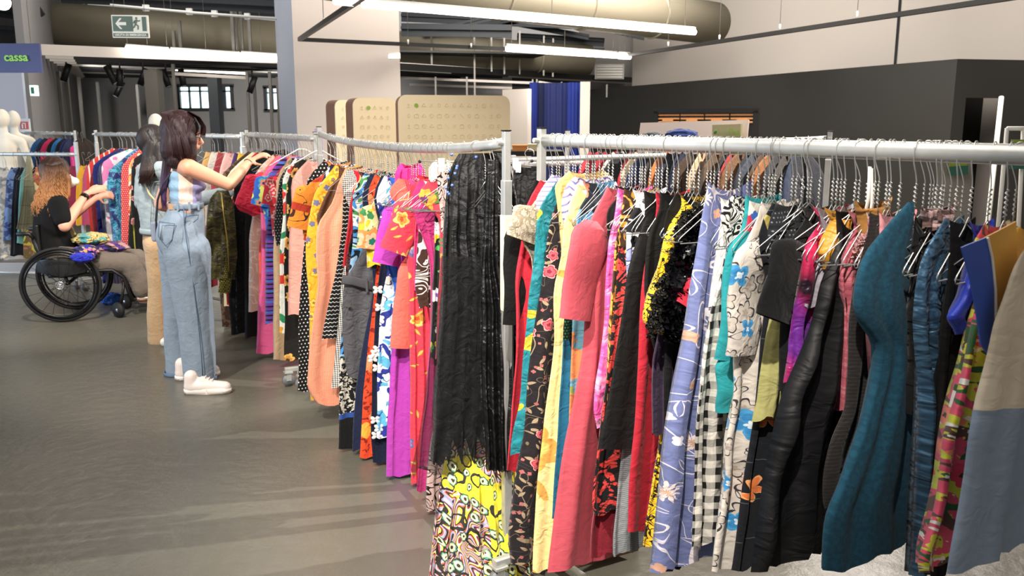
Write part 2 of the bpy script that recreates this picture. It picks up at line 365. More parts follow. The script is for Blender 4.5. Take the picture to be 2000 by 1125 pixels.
struct(simple('wall_black_recess', M_BLACKP, lambda bm: prism(bm, [pA + back * .4, pB + back * .4, pB + back * .43, pA + back * .43], 0, ztop)))
wl = P2(1226, 160, 22.5); wr = wl + (bC - bL).normalized() * 26
sh = Vector((.95, .35)) * 1.2
struct(simple('wall_right_upper', M_WALLB, lambda bm: prism(bm, [wl + sh * .1, wr + sh, wr + sh + Vector((.3, .1)), wl + sh * .1 + Vector((.3, .1))], 0, 5.0)))
# a seam in the panelling
k = ray(1755, 60); kk = k.x / k.y; p0 = wl + sh * .1; dd = (wr + sh - p0); tt = (kk * p0.y - p0.x) / (dd.x - kk * dd.y); sp = p0 + dd * tt
struct(box_obj('trim_seam', M_TRUSS, (sp.x - .02, sp.y - .01, 3.6), (.03, .03, 2.8)))
struct(wall('wall_far_right', M_WALLG, P2(1130, 160, 24), P2(1260, 160, 24), 0, 5.8))
struct(wall('wall_far_white', M_WALLB, P2(985, 200, 17), P2(1034, 200, 16.5), 0, 2.2))
struct(wall('wall_far_white_post', M_WALLB, P2(1133, 200, 17), P2(1152, 200, 17.0), 0, 2.35, .05))
# blue curtain wall, folded
cur = empty('blue_curtain', (P2(1082, 200, 17.5).x, 17.5, 0), 'royal blue hanging curtain beyond the cream boards, left of the black wall', 'curtain')
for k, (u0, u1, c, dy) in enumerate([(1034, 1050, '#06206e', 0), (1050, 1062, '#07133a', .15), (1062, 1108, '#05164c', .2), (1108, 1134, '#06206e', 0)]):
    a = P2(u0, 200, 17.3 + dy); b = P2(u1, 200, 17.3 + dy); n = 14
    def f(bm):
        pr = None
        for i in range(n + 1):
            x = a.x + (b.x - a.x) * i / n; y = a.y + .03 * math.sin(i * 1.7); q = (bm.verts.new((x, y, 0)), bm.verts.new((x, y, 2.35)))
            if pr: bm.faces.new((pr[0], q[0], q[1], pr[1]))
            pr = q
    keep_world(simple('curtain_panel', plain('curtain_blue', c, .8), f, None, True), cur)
# ---- ducts
def duct(name, pts, r, label, flange=3):
    root = empty(name, pts[0], label, 'duct')
    keep_world(simple('duct_shell', M_DUCT, lambda bm: bm_tube(bm, pts, r, 32), None, True), root)
    for i in range(1, flange + 1):
        p = Vector(pts[0]).lerp(Vector(pts[-1]), i / (flange + 1)); ax = Vector(pts[-1]) - Vector(pts[0])
        keep_world(simple('flange', M_DUCT, lambda bm: bm_ring(bm, p, ax, r + .005, .018, 32, 6), None, True), root)
    return root
duct('air_duct', [at_y(66, 50, 15.8), at_y(300, 66, 16.2), at_y(560, 88, 17.0)], .42, 'long beige round air duct behind the hanging exit sign', 4)
duct('air_duct', [at_y(560, -70, 10.0), at_y(1395, 46, 14.6)], .33, 'large beige round air duct above the long lamp, right of the column', 4)
duct('air_duct', [at_y(720, 92, 19), at_y(1150, 117, 21)], .34, 'distant grey air duct above the white canopy edge right of the column', 3)
# ---- air vent grille
vg = empty('air_vent', at_y(1190, 140, 22), 'white slatted air vent grille at the end of the duct', 'vent')
p = at_y(1190, 140, 22)
keep_world(box_obj('vent_frame', M_GREYST, p, (.72, .06, .36)), vg)
for i in range(5): keep_world(box_obj('slat', M_WHITEP, (p.x, p.y - .06, p.z - .13 + i * .065), (.64, .05, .03), Matrix.Rotation(.5, 3, 'X')), vg)
# ---- white canopy with slats
cn0 = at_y(75, 97, 13.5); cn1 = at_y(548, 115, 15.9); cn2 = at_y(1220, 158, 23.5)
cdir = Vector((cn1.x - cn0.x, cn1.y - cn0.y)).normalized(); zc = cn0.z
can = empty('slatted_canopy', cn0, 'white edged slatted ceiling canopy hanging over the far part of the hall', 'canopy')
def bar(name, mat, a, b, w, h, root, label=None):
    a = Vector(a); b = Vector(b); d = b - a; q = d.to_track_quat('X', 'Z').to_matrix()
    o = box_obj(name, mat, (a + b) / 2, (d.length, w, h), q); keep_world(o, root)
    return o
bar('fascia', M_FASCIA, cn0, cn1, .06, .16, can); bar('fascia', M_FASCIA, cn1, cn2, .06, .16, can)
edge = Vector((-.41, .91, 0))
for i in range(1, 15):
    a = Vector(cn0) + edge * (.62 * i); b = a + Vector((cdir.x, cdir.y, 0)) * (9 + 0.3 * i)
    a.z = b.z = zc - .02
    bar('slat', M_BLACKP if i % 4 else M_GREYST, a, b, .04, .13, can)
    bar('slat_end', M_FASCIA, a, a + Vector((cdir.x, cdir.y, 0)) * .45, .05, .14, can)
    if i < 11:
        a2 = Vector((cn1.x, cn1.y, zc)) + Vector((-.1, .85, 0)) * i + Vector((1.2, 0, 0)); b2 = a2 + Vector((.69, .72, 0)) * 9
        bar('slat', M_BLACKP if i % 4 else M_GREYST, a2, b2, .04, .13, can)
keep_world(box_obj('canopy_back', M_BLACKP, (-7.5, 21.8, zc + .35), (15, 9, .04), rotz(.2)), can)
# hangers of the canopy, shop uprights
n = 0
for u, v0, v1, y in [(120, 140, 262, 15.5), (135, 140, 262, 15.7), (160, 150, 300, 17), (196, 160, 300, 18), (273, 165, 300, 18), (342, 125, 240, 15.2), (340, 60, 100, 15.3), (352, 40, 100, 15.3), (455, 20, 110, 15.6), (462, 20, 110, 15.7), (472, 22, 112, 15.8), (486, 140, 290, 16), (530, 140, 290, 16.3), (500, 160, 290, 17), (545, 150, 290, 16.5), (488, 30, 112, 15.9),
                     (843, 60, 140, 18.6), (851, 150, 200, 18.5), (912, 150, 210, 18.8), (927, 60, 215, 19), (1015, 60, 145, 20), (1040, 155, 330, 19.5), (1048, 155, 330, 19.5), (1096, 160, 300, 20), (1130, 165, 300, 20.5), (1185, 165, 190, 21), (985, 60, 145, 19.6), (960, 50, 140, 19.3), (1062, 70, 148, 20.4), (1080, 75, 150, 20.6)]:
    a = at_y(u, v0, y); b = at_y(u, v1, y); n += 1
    s = .035 if y > 18 else .05
    keep_world(box_obj('hanging_post', M_GREYST, (a + b) / 2, (s, s, a.z - b.z)), can)
for u0, v0, u1, v1, y in [(340, 144, 480, 152, 15.2), (784, 152, 1040, 162, 19), (1052, 160, 1100, 168, 19), (1000, 272, 1048, 275, 18), (1052, 240, 1105, 241, 18), (800, 165, 1000, 172, 20)]:
    bar('hanging_rail', M_FASCIA, at_y(u0, v0, y), at_y(u1, v1, y), .04, .05, can)
# ceiling beams
for i, (u0, v0, u1, v1, y, w) in enumerate([(784, 55, 1000, 58, 18, .25), (784, 30, 1130, 45, 20, .2), (830, 62, 1010, 20, 19, .12), (880, 70, 1100, 15, 20, .12), (1010, 70, 1180, 80, 21, .2), (1100, 30, 1260, 66, 20, .22), (0, 20, 190, 42, 17, .2), (60, 0, 80, 30, 14, .15), (120, -10, 560, 12, 15, .2), (300, 8, 548, 20, 18, .2), (0, 55, 56, 60, 15, .15), (790, 85, 1180, 96, 21, .12), (940, 30, 1150, 70, 20.5, .12), (1180, 20, 1260, 50, 17, .3)]):
    r = empty('ceiling_beam', at_y(u0, v0, y), 'dark steel ceiling beam high above the hall', 'beam', 'dark steel beams under the ceiling')
    bar('beam_flange', M_TRUSS, at_y(u0, v0, y), at_y(u1, v1, y), w, .05, r); bar('beam_web', M_TRUSS, at_y(u0, v0 + 3, y), at_y(u1, v1 + 3, y), .04, w, r)
for i in range(12):
    u = 800 + i * 31; a = at_y(u, 64 + i * 1.5, 21.5); b = at_y(u, 92 + i, 21.5)
    o = box_obj('ceiling_rod', M_TRUSS, (a + b) / 2, (.05, .05, a.z - b.z)); tag(o, 'dark vertical rod of the steelwork over the canopy, right of the column', 'rod', 'rods in the dark steelwork')
# conduit with white clips
cd = empty('cable_conduit', at_y(215, 10, 13), 'thin white pipe running under the ceiling above the exit sign', 'pipe')
keep_world(tube_obj('pipe', M_WHITEP, [at_y(215, 10, 13), at_y(380, 25, 13.4), at_y(545, 37, 14)], .02), cd)
for q in (.2, .45, .6, .8): keep_world(box_obj('clip', M_WHITEP, at_y(215, 10, 13).lerp(at_y(545, 37, 14), q), (.08, .06, .09)), cd)
# ---- lamps
def lamp(u0, v0, u1, v1, y0, y1, r, label, cap=True):
    a = at_y(u0, v0, y0); b = at_y(u1, v1, y1); root = empty('linear_lamp', a, label, 'lamp')
    keep_world(tube_obj('light_tube', M_LAMP, [a, b], r, seg=12), root)
    keep_world(tube_obj('lamp_housing', M_WHITEP, [a + Vector((0, 0, r + .012)), b + Vector((0, 0, r + .012))], .018, seg=6), root)
    for q in (.04, .5, .96):
        c = a.lerp(b, q); keep_world(tube_obj('suspension_wire', M_GREYST, [c + Vector((0, 0, r)), c + Vector((0, 0, 2.2))], .004, seg=4), root)
lamp(708, 8, 1357, 63, 8.5, 11.2, .034, 'long bright linear lamp under the big duct at top centre')
lamp(655, 2, 690, 5, 8.2, 8.4, .034, 'short end of a bright linear lamp at the top edge beside the long one')
lamp(990, 95, 1205, 109, 13.0, 14.3, .042, 'linear lamp in front of the distant steelwork, below the long one')
lamp(1209, 110, 1230, 111, 14.35, 14.5, .042, 'short bright lamp stub touching the black track corner')
lamp(246, 97, 330, 103, 14.1, 14.5, .06, 'linear lamp on the canopy edge, leftmost of three in a row')
lamp(334, 103, 468, 111, 14.5, 15.2, .06, 'linear lamp on the canopy edge, middle one of three in a row')
lamp(472, 110, 548, 114, 15.2, 15.6, .06, 'linear lamp on the canopy edge, next to the column')
lamp(252, 128, 310, 131, 17, 17.5, .04, 'thin glowing line imitating a lamp reflection between canopy slats, left one')  # reflection inside the canopy, built as a glowing tube
lamp(342, 133, 482, 141, 17.5, 18.5, .05, 'thin glowing line imitating a lamp reflection between canopy slats, right one')  # another reflection made as a glowing tube, no lamp there
lamp(-10, 3, 8, 5, 6, 6.1, .05, 'round lamp end in the top left corner')
# ---- black track frame
tk = empty('lighting_track', at_y(585, 77, 12.0), 'slim black suspended track frame crossing in front of the column', 'track')
def trk(a, b, w=.05): bar('track_bar', M_BLACKM, a, b, w, .05, tk)
trk(at_y(585, 77, 12.0), at_y(712, -8, 7.9)); trk(at_y(585, 77, 12.0), at_y(1000, 96, 13.6)); trk(at_y(1000, 96, 13.6), at_y(1225, 108, 14.5)); trk(at_y(1225, 108, 14.5), at_y(2010, -10, 8.0))
for u, v, y in [(632, 45, 10.5), (797, 86, 12.6), (920, 93, 13.2), (1305, 90, 13.4), (1405, 77, 12.6), (1523, 57, 11.6), (1674, 33, 10.4)]:
    c = at_y(u, v, y); keep_world(tube_obj('suspension_wire', M_GREYST, [c, c + Vector((0, 0, 2.2))], .004, seg=4), tk)
    keep_world(tube_obj('wire_clamp', M_WHITEP, [c, c + Vector((0, 0, .06))], .012, seg=6), tk)
# ---- track spots under the canopy
tsl = ['over the left wall', 'third from the dark pillar', 'beside the grey pillar', 'just left of the windows', 'over the first window', 'between the two windows', 'nearest the column', 'low in front of the dark back']
for i, (u, v, y, dx) in enumerate([(135, 125, 15, -.1), (208, 130, 15, .15), (234, 136, 15, .0), (285, 134, 15.5, -.1), (318, 137, 15.5, .1), (353, 136, 15.6, .05), (498, 150, 16, -.1), (240, 160, 18, -.15)]):
    c = at_y(u, v, y); sp_ = empty('spotlight', c, 'small black track spotlight under the canopy, ' + tsl[i], 'spotlight', None)
    keep_world(tube_obj('spot_body', M_BLACKP, [c, c + Vector((dx, -.05, -.28))], .055, seg=10), sp_)
    keep_world(tube_obj('spot_stem', M_BLACKP, [c + Vector((dx / 2, 0, -.1)), c + Vector((dx / 2, 0, .15))], .015, seg=6), sp_)
    keep_world(tube_obj('lens', plain('lens', '#9fb7c9', .2), [c + Vector((dx, -.05, -.28)), c + Vector((dx * 1.02, -.05, -.285))], .048, seg=10), sp_)
# ---- text helper
def text_obj(name, body, size, mat, origin, xdir, updir=(0, 0, 1), depth=.002, bold=.0, align='CENTER', parent=None):
    cu = bpy.data.curves.new(name, 'FONT'); cu.body = body; cu.size = size; cu.extrude = depth; cu.offset = bold; cu.align_x = align; cu.align_y = 'CENTER'
    tmp = bpy.data.objects.new('tmp', cu); COL.objects.link(tmp); dg = bpy.context.evaluated_depsgraph_get(); me = bpy.data.meshes.new_from_object(tmp.evaluated_get(dg)); bpy.data.objects.remove(tmp)
    me.materials.clear(); me.materials.append(mat); o = bpy.data.objects.new(name, me); COL.objects.link(o)
    X = Vector(xdir).normalized(); Z = Vector(updir).normalized(); N = X.cross(Z).normalized(); Mx = Matrix((X, Z, N)).transposed().to_4x4(); Mx.translation = Vector(origin); o.matrix_world = Mx
    if parent is not None: keep_world(o, parent)
    return o
# exit sign
ys = 10.5; c = at_y(255, 52, ys); S = ys / (math.cos(PT) * FP) * 1.0
ex = empty('exit_sign', c, 'hanging emergency exit sign with arrow and running figure, top left', 'sign')
R2 = rotz(.10); X2 = R2 @ Vector((1, 0, 0)); W_, H_ = .415, .255
M_SG = plain('sign_green', '#7f9486', .5); M_SW = plain('sign_white', '#eeece0', .4, emit='#eeece0', es=.35)
keep_world(box_obj('sign_plate', M_SW, c, (W_, .02, H_), R2, .006), ex)
f0 = c - (R2 @ Vector((0, 1, 0))) * .013
tiltX = X2
def sp2(x, z): return f0 + X2 * x + Vector((0, 0, z))
keep_world(box_obj('green_panel', M_SG, sp2(-.08, .03), (.225, .006, .17), R2), ex)
keep_world(box_obj('green_strip', M_SG, sp2(0, -.095), (.39, .006, .042), R2), ex)
def poly(name, pts, mat, root, dep=.008):
    bm = bmesh.new(); fr = [bm.verts.new(sp2(x, z) - Vector((0, dep, 0))) for x, z in pts]; bm.faces.new(fr)
    keep_world(bake(name, bm, mat), root)
poly('arrow', [(-.16, .03), (-.11, .09), (-.085, .09), (-.125, .047), (-.04, .047), (-.04, .013), (-.125, .013), (-.085, -.03), (-.11, -.03)], M_SW, ex)
keep_world(simple('running_figure', M_SG, lambda bm: [bm_ball(bm, sp2(.075, .095), .014, None, 10, 6), bm_tube(bm, [sp2(.075, .075), sp2(.062, .03)], [.016, .013], 6), bm_tube(bm, [sp2(.062, .03), sp2(.09, .005), sp2(.085, -.035)], .009, 6), bm_tube(bm, [sp2(.062, .03), sp2(.045, -.005), sp2(.02, -.02)], .009, 6), bm_tube(bm, [sp2(.075, .075), sp2(.10, .06), sp2(.115, .07)], .007, 6), bm_tube(bm, [sp2(.075, .075), sp2(.05, .06), sp2(.04, .035)], .007, 6), bm_box(bm, sp2(.16, .03), (.05, .006, .16))] and None), ex)
text_obj('lettering', 'USCITA DI EMERGENZA', .033, M_SW, sp2(0, -.095) - Vector((0, .006, 0)), X2, bold=.0006, parent=ex)
for dx in (-.17, .17): keep_world(tube_obj('suspension_wire', M_GREYST, [sp2(dx, H_ / 2), sp2(dx, 2.2)], .003, seg=4), ex)
# checkout sign
ck = empty('checkout_sign', at_y(20, 112, 9.0), 'dark blue hanging sign reading cassa at the left edge', 'sign')
a = at_y(78, 85, 9); b = at_y(-60, 83, 9); zt = a.z; zb = at_y(78, 142, 9).z
keep_world(box_obj('sign_panel', plain('sign_blue', '#4a4f7c', .5), ((a.x + b.x) / 2, 9, (zt + zb) / 2), (a.x - b.x, .03, zt - zb)), ck)
c = at_y(54, 112, 8.97); text_obj('lettering', 'cassa', .115, plain('sign_lime', '#8fce5a', .5, emit='#8fce5a', es=.2), c, (1, 0, 0), align='RIGHT', bold=.0022, parent=ck)
keep_world(tube_obj('suspension_wire', M_GREYST, [at_y(60, 84, 9), at_y(60, 84, 9) + Vector((0, 0, 2))], .003, seg=4), ck)
# small signs on the left wall
es = empty('emergency_light', at_y(67, 177, 11.3), 'small lit green and white exit light on the left wall edge', 'light')
p = at_y(67, 177, 11.3); keep_world(box_obj('lamp_case', plain('exit_lit', '#cfe9e2', .4, emit='#cfeee6', es=1.6), p, (.06, .1, .13)), es); keep_world(box_obj('green_panel', plain('exit_green', '#4d8b78', .5), p + Vector((.005, -.052, 0)), (.04, .004, .08)), es)
p = at_y(48, 245, 10.6)
fs = empty('extinguisher_sign', p, 'small white sign with red pictogram beside the mannequin necks', 'sign')
keep_world(box_obj('sign_plate', M_WHITEP, p, (.14, .01, .16)), fs); keep_world(box_obj('red_panel', plain('red_print', '#c4504e', .5), p - Vector((0, .007, 0)), (.10, .004, .09)), fs)
keep_world(simple('pictogram', M_WHITEP, lambda bm: [bm_box(bm, p + Vector((-.02, -.011, -.01)), (.016, .004, .05)), bm_box(bm, p + Vector((.015, -.011, -.005)), (.008, .004, .06)), bm_box(bm, p + Vector((.0, -.011, .025)), (.04, .004, .008))] and None), fs)
p = at_y(770, 109, 12.75); el = empty('emergency_lamp', p, 'small white emergency lamp on the face of the column', 'lamp')
keep_world(box_obj('lamp_case', M_WHITEP, p, (.17, .08, .09), None, .01), el); keep_world(box_obj('diffuser', M_LAMP, p - Vector((0, .045, .012)), (.14, .01, .045)), el)
# ---- cream icon boards
def rounded(w, h, r, n=6, bottom=False):
    pts = []
    for cx, cy, a0 in ((w / 2 - r, h - r, 0), (-w / 2 + r, h - r, 90)):
        for i in range(n + 1): a = math.radians(a0 + 90 * i / n); pts.append((cx + r * math.cos(a), cy + r * math.sin(a)))
    return pts + [(-w / 2, 0), (w / 2, 0)]
def icon_board(u0, u1, vt, y, yr, label, cols, tv=None):
    a = at_y(u0, vt, y); b = at_y(u1, tv or vt, yr); h = a.z; d = Vector((b.x - a.x, b.y - a.y, 0)); w = d.length; X = d.normalized(); N = Vector((X.y, -X.x, 0)); c = (a + b) / 2; c.z = 0
    root = empty('icon_board', c, label, 'board'); T = .16
    def shell(bm, dep0, dep1, rr):
        ps = rounded(w, h, rr); fr = [bm.verts.new(c + X * x + Vector((0, 0, z)) + N * dep0) for x, z in ps]; bk = [bm.verts.new(c + X * x + Vector((0, 0, z)) + N * dep1) for x, z in ps]
        bm.faces.new(fr); bm.faces.new(list(reversed(bk))); n = len(ps)
        for i in range(n): bm.faces.new((fr[(i + 1) % n], fr[i], bk[i], bk[(i + 1) % n]))
    keep_world(simple('front_panel', M_CREAM, lambda bm: shell(bm, 0, -.012, .07)), root)
    keep_world(simple('wooden_body', M_OAK, lambda bm: shell(bm, -.012, -T, .07)), root)
    rnd = random.Random(5)
    def icons(bm):
        for r in range(9):
            for q in range(cols):
                x = -w / 2 + .085 + q * (.064); z = h - .085 - r * .085
                if x > w / 2 - .04 or z < .5: continue
                o = c + X * x + Vector((0, 0, z)) + N * .002; k = rnd.randint(0, 6); s = .017
                def st(p, q2, wd=.0022):
                    bm_tube(bm, [o + X * p[0] * s + Vector((0, 0, p[1] * s)), o + X * q2[0] * s + Vector((0, 0, q2[1] * s))], wd * .55, 3, cap=False)
                if k == 0: [st((math.cos(i * PI / 4), math.sin(i * PI / 4)), (math.cos((i + 1) * PI / 4), math.sin((i + 1) * PI / 4))) for i in range(8)]; st((0, -.3), (0, .3))
                elif k == 1: st((-1, -1), (1, -1)); st((1, -1), (1, .6)); st((1, .6), (-1, .6)); st((-1, .6), (-1, -1)); st((-.5, .6), (.5, 1))
                elif k == 2: st((-.8, -.8), (.8, .8)); st((-.8, .8), (.8, -.8))
                elif k == 3: st((-1, 1), (1, -1))
                elif k == 4: st((0, -1), (0, 1)); st((-.6, .3), (.6, .3)); st((-.8, -1), (.8, -1))
                elif k == 5: st((-1, -.6), (0, 1)); st((0, 1), (1, -.6)); st((-1, -.6), (1, -.6))
                else: [st((.6 * math.cos(i * PI / 3), .9 * math.sin(i * PI / 3)), (.6 * math.cos((i + 1) * PI / 3), .9 * math.sin((i + 1) * PI / 3))) for i in range(6)]
    ic = keep_world(simple('icon_print', M_ICON, icons), root); ic['kind'] = 'stuff'
    for q, r in ((1, 0), (6, 4)):
        o = c + X * (-w / 2 + .085 + q * .064) + Vector((0, 0, h - .085 - r * .085)) + N * .004
        if q < cols: keep_world(simple('green_disc', M_GREEN, lambda bm: bm_tube(bm, [o, o + N * .002], .017, 16)), root)
icon_board(777, 996, 185, 7.3, 7.55, 'nearest cream icon board with wooden edge, right of the other two', 15, 193)
icon_board(689, 775, 191, 7.9, 8.15, 'middle cream icon board with wooden edge, behind the nearest one', 6, 196)
icon_board(654, 690, 195, 8.5, 8.65, 'furthest cream icon board with wooden edge, left of the other two', 3, 198)
pp = at_y(622, 262, 8.2); box = box_obj('poster_panel', plain('lilac_print', '#b3a3cf', .6), (pp.x, pp.y, pp.z - .7), (.07, .02, 1.5)); tag(box, 'narrow lilac panel standing left of the cream boards', 'panel')
# ---- wooden slat rack frame and white board by the black wall
pl = empty('slatted_screen', at_y(1380, 230, 9.5), 'black frame with natural wooden slats leaning by the black wall', 'frame')
a = at_y(1283, 221, 9.6); b = at_y(1478, 212, 9.0)
dv = Vector((b.x - a.x, b.y - a.y, 0)); X = dv.normalized(); N = Vector((X.y, -X.x, 0)); Rm = rotz(math.atan2(X.y, X.x)); Wd = dv.length; zt = (a.z + b.z) / 2
mid = (a + b) / 2
for dz in (0,): keep_world(box_obj('top_bar', M_BLACKM, (mid.x, mid.y, zt), (Wd + .06, .06, .05), Rm), pl)
for q in (-.5, .5): keep_world(box_obj('side_bar', M_BLACKM, (mid.x + X.x * Wd * q, mid.y + X.y * Wd * q, zt / 2), (.05, .06, zt), Rm), pl)
keep_world(box_obj('back_panel', M_BLACKP, (mid.x - N.x * .05, mid.y - N.y * .05, zt / 2), (Wd, .02, zt), Rm), pl)
for i in range(4):
    for r in range(3):
        q = (-.375 + .25 * i) * Wd; keep_world(box_obj('slat', M_WOOD, (mid.x + X.x * q, mid.y + X.y * q, zt - .042 - .036 * r), (Wd * .235, .03, .019), Rm), pl)
    keep_world(box_obj('slat_block', M_WOOD, (mid.x + X.x * q + N.x * .01, mid.y + X.y * q + N.y * .01, zt - .096), (.12, .03, .03), Rm), pl)
wb = empty('white_board', at_y(1350, 255, 8.4), 'pale board with a small GreenPea panel leaning below the wooden slats', 'board')
def slab(bm, uv, y, dep, low=False):
    f = [bm.verts.new(at_y(u, v, yy)) for u, v, yy in uv]
    if low:
        for q in f[:2]: q.co.z = 0.0
    b2 = [bm.verts.new(v.co + Vector((.02, dep, 0))) for v in f]; bm.faces.new(f); bm.faces.new(list(reversed(b2)))
    for i in range(4): bm.faces.new((f[(i + 1) % 4], f[i], b2[i], b2[(i + 1) % 4]))
keep_world(simple('board_panel', plain('pale_board', '#dfcfc6', .6), lambda bm: slab(bm, [(1215, 330, 8.5), (1440, 330, 8.0), (1462, 234, 8.1), (1251, 240, 8.6)], 0, .04, True)), wb)
keep_world(simple('label_panel', plain('khaki_label', '#b9b18a', .6), lambda bm: slab(bm, [(1391, 300, 8.05), (1446, 300, 7.93), (1447, 242, 7.95), (1391, 244, 8.07)], 0, .02)), wb)
a = at_y(1402, 257, 7.98); b = at_y(1445, 257, 7.88); text_obj('lettering', 'Green', .068, plain('pale_green_print', '#a9b87a', .6), at_y(1417, 258, 7.96), b - a, depth=.001, parent=wb)
text_obj('lettering', 'Pea', .072, plain('bright_green_print', '#9dc050', .6), at_y(1431.5, 258, 7.93) + (b - a).normalized() * .015, b - a, depth=.001, bold=.001, parent=wb)
keep_world(simple('leaf_logo', plain('dark_leaf', '#5c8f3a', .6), lambda bm: bm_ball(bm, at_y(1397, 258, 7.98), (.014, .004, .022), Matrix.Rotation(.4, 3, 'Y'), 10, 6), None, True), wb)
# ---- right side: leaning pole, easel frame, display board
pole = tube_obj('leaning_pole', M_WHITEP, [at_y(1956, 190, 8.2), at_y(1910, 620, 7.0)], .022, seg=10); tag(pole, 'tall off white pole leaning at the black doorway', 'pole')
er = empty('easel', at_y(1985, 400, 5.4), 'white tubular easel frame at the right edge holding a green label', 'frame')
for pts in ([(1967, 250), (1947, 470), (1940, 640)], [(1999, 250), (1988, 470), (1982, 640)]):
    keep_world(tube_obj('frame_leg', M_WHITEP, [at_y(u, v, 5.4) for u, v in pts], .013), er)
keep_world(tube_obj('frame_top', M_WHITEP, [at_y(1967, 251, 5.4), at_y(2040, 251, 5.4)], .013), er)
keep_world(box_obj('green_label', plain('lime_label', '#8fa53c', .6), at_y(1998, 284, 5.37), (.15, .008, .07)), er)
keep_world(box_obj('teal_label', plain('teal_label', '#2f6a5a', .6), at_y(1998, 321, 5.37), (.16, .008, .055)), er)
db = empty('display_board', at_y(1865, 400, 5.0), 'pale grey board with green labels standing behind the hangers', 'board')
keep_world(simple('board_panel', plain('grey_board', '#8f8c82', .6), lambda bm: slab(bm, [(1820, 640, 4.9), (1900, 640, 4.9), (1897, 300, 5.0), (1833, 300, 5.0)], 0, .03, True)), db)
keep_world(box_obj('lime_label', plain('lime_label', '#93a63e', .6), at_y(1871, 322, 4.96), (.10, .006, .07), Matrix.Rotation(-.06, 3, 'Y')), db)
keep_world(box_obj('teal_label', plain('teal_label', '#2f6a5a', .6), at_y(1872, 333, 4.95), (.105, .006, .05), Matrix.Rotation(-.06, 3, 'Y')), db)
# low table with boxes glimpsed between the posts
tb = empty('side_table', at_y(1030, 330, 7.5), 'dark table behind the gap between the two racks', 'table')
p = at_y(1030, 299, 7.5)
keep_world(box_obj('table_top', M_BLACKM, (p.x, 7.6, p.z), (.6, .5, .04)), tb)
for sx in (-.27, .27):
    for sy in (7.38, 7.82): keep_world(box_obj('leg', M_BLACKM, (p.x + sx, sy, p.z / 2), (.04, .04, p.z)), tb)
for u0, u1, v0, cc, lb in ((1001, 1030, 285, '#c07c3c', 'orange brown box on the dark table beside the post'), (1033, 1060, 283, '#cfc197', 'cream box on the dark table beside the rack post')):
    a = at_y(u0, v0, 7.5); b = at_y(u1, 297, 7.5); o = empty('cardboard_box', ((a.x + b.x) / 2, 7.6, p.z + .02), lb, 'box'); hh = a.z - p.z - .02; mm = plain('box_card', cc, .8)
    keep_world(box_obj('carton', mm, ((a.x + b.x) / 2, 7.6, p.z + .02 + hh / 2), (b.x - a.x, .25, hh)), o); keep_world(box_obj('lid', mm, ((a.x + b.x) / 2, 7.6, p.z + .02 + hh), (b.x - a.x + .01, .26, .012)), o)
# mannequin platform
pf = empty('display_platform', at_y(0, 530, 9.6), 'low pale platform the white mannequins stand on, far left', 'platform')
keep_world(box_obj('platform_top', plain('platform_wood', '#6f6258', .5), (-6.0, 10.1, .10), (4.2, 1.8, .06)), pf); keep_world(box_obj('platform_edge', M_FASCIA, (-6.0, 9.2, .06), (4.2, .06, .12)), pf)
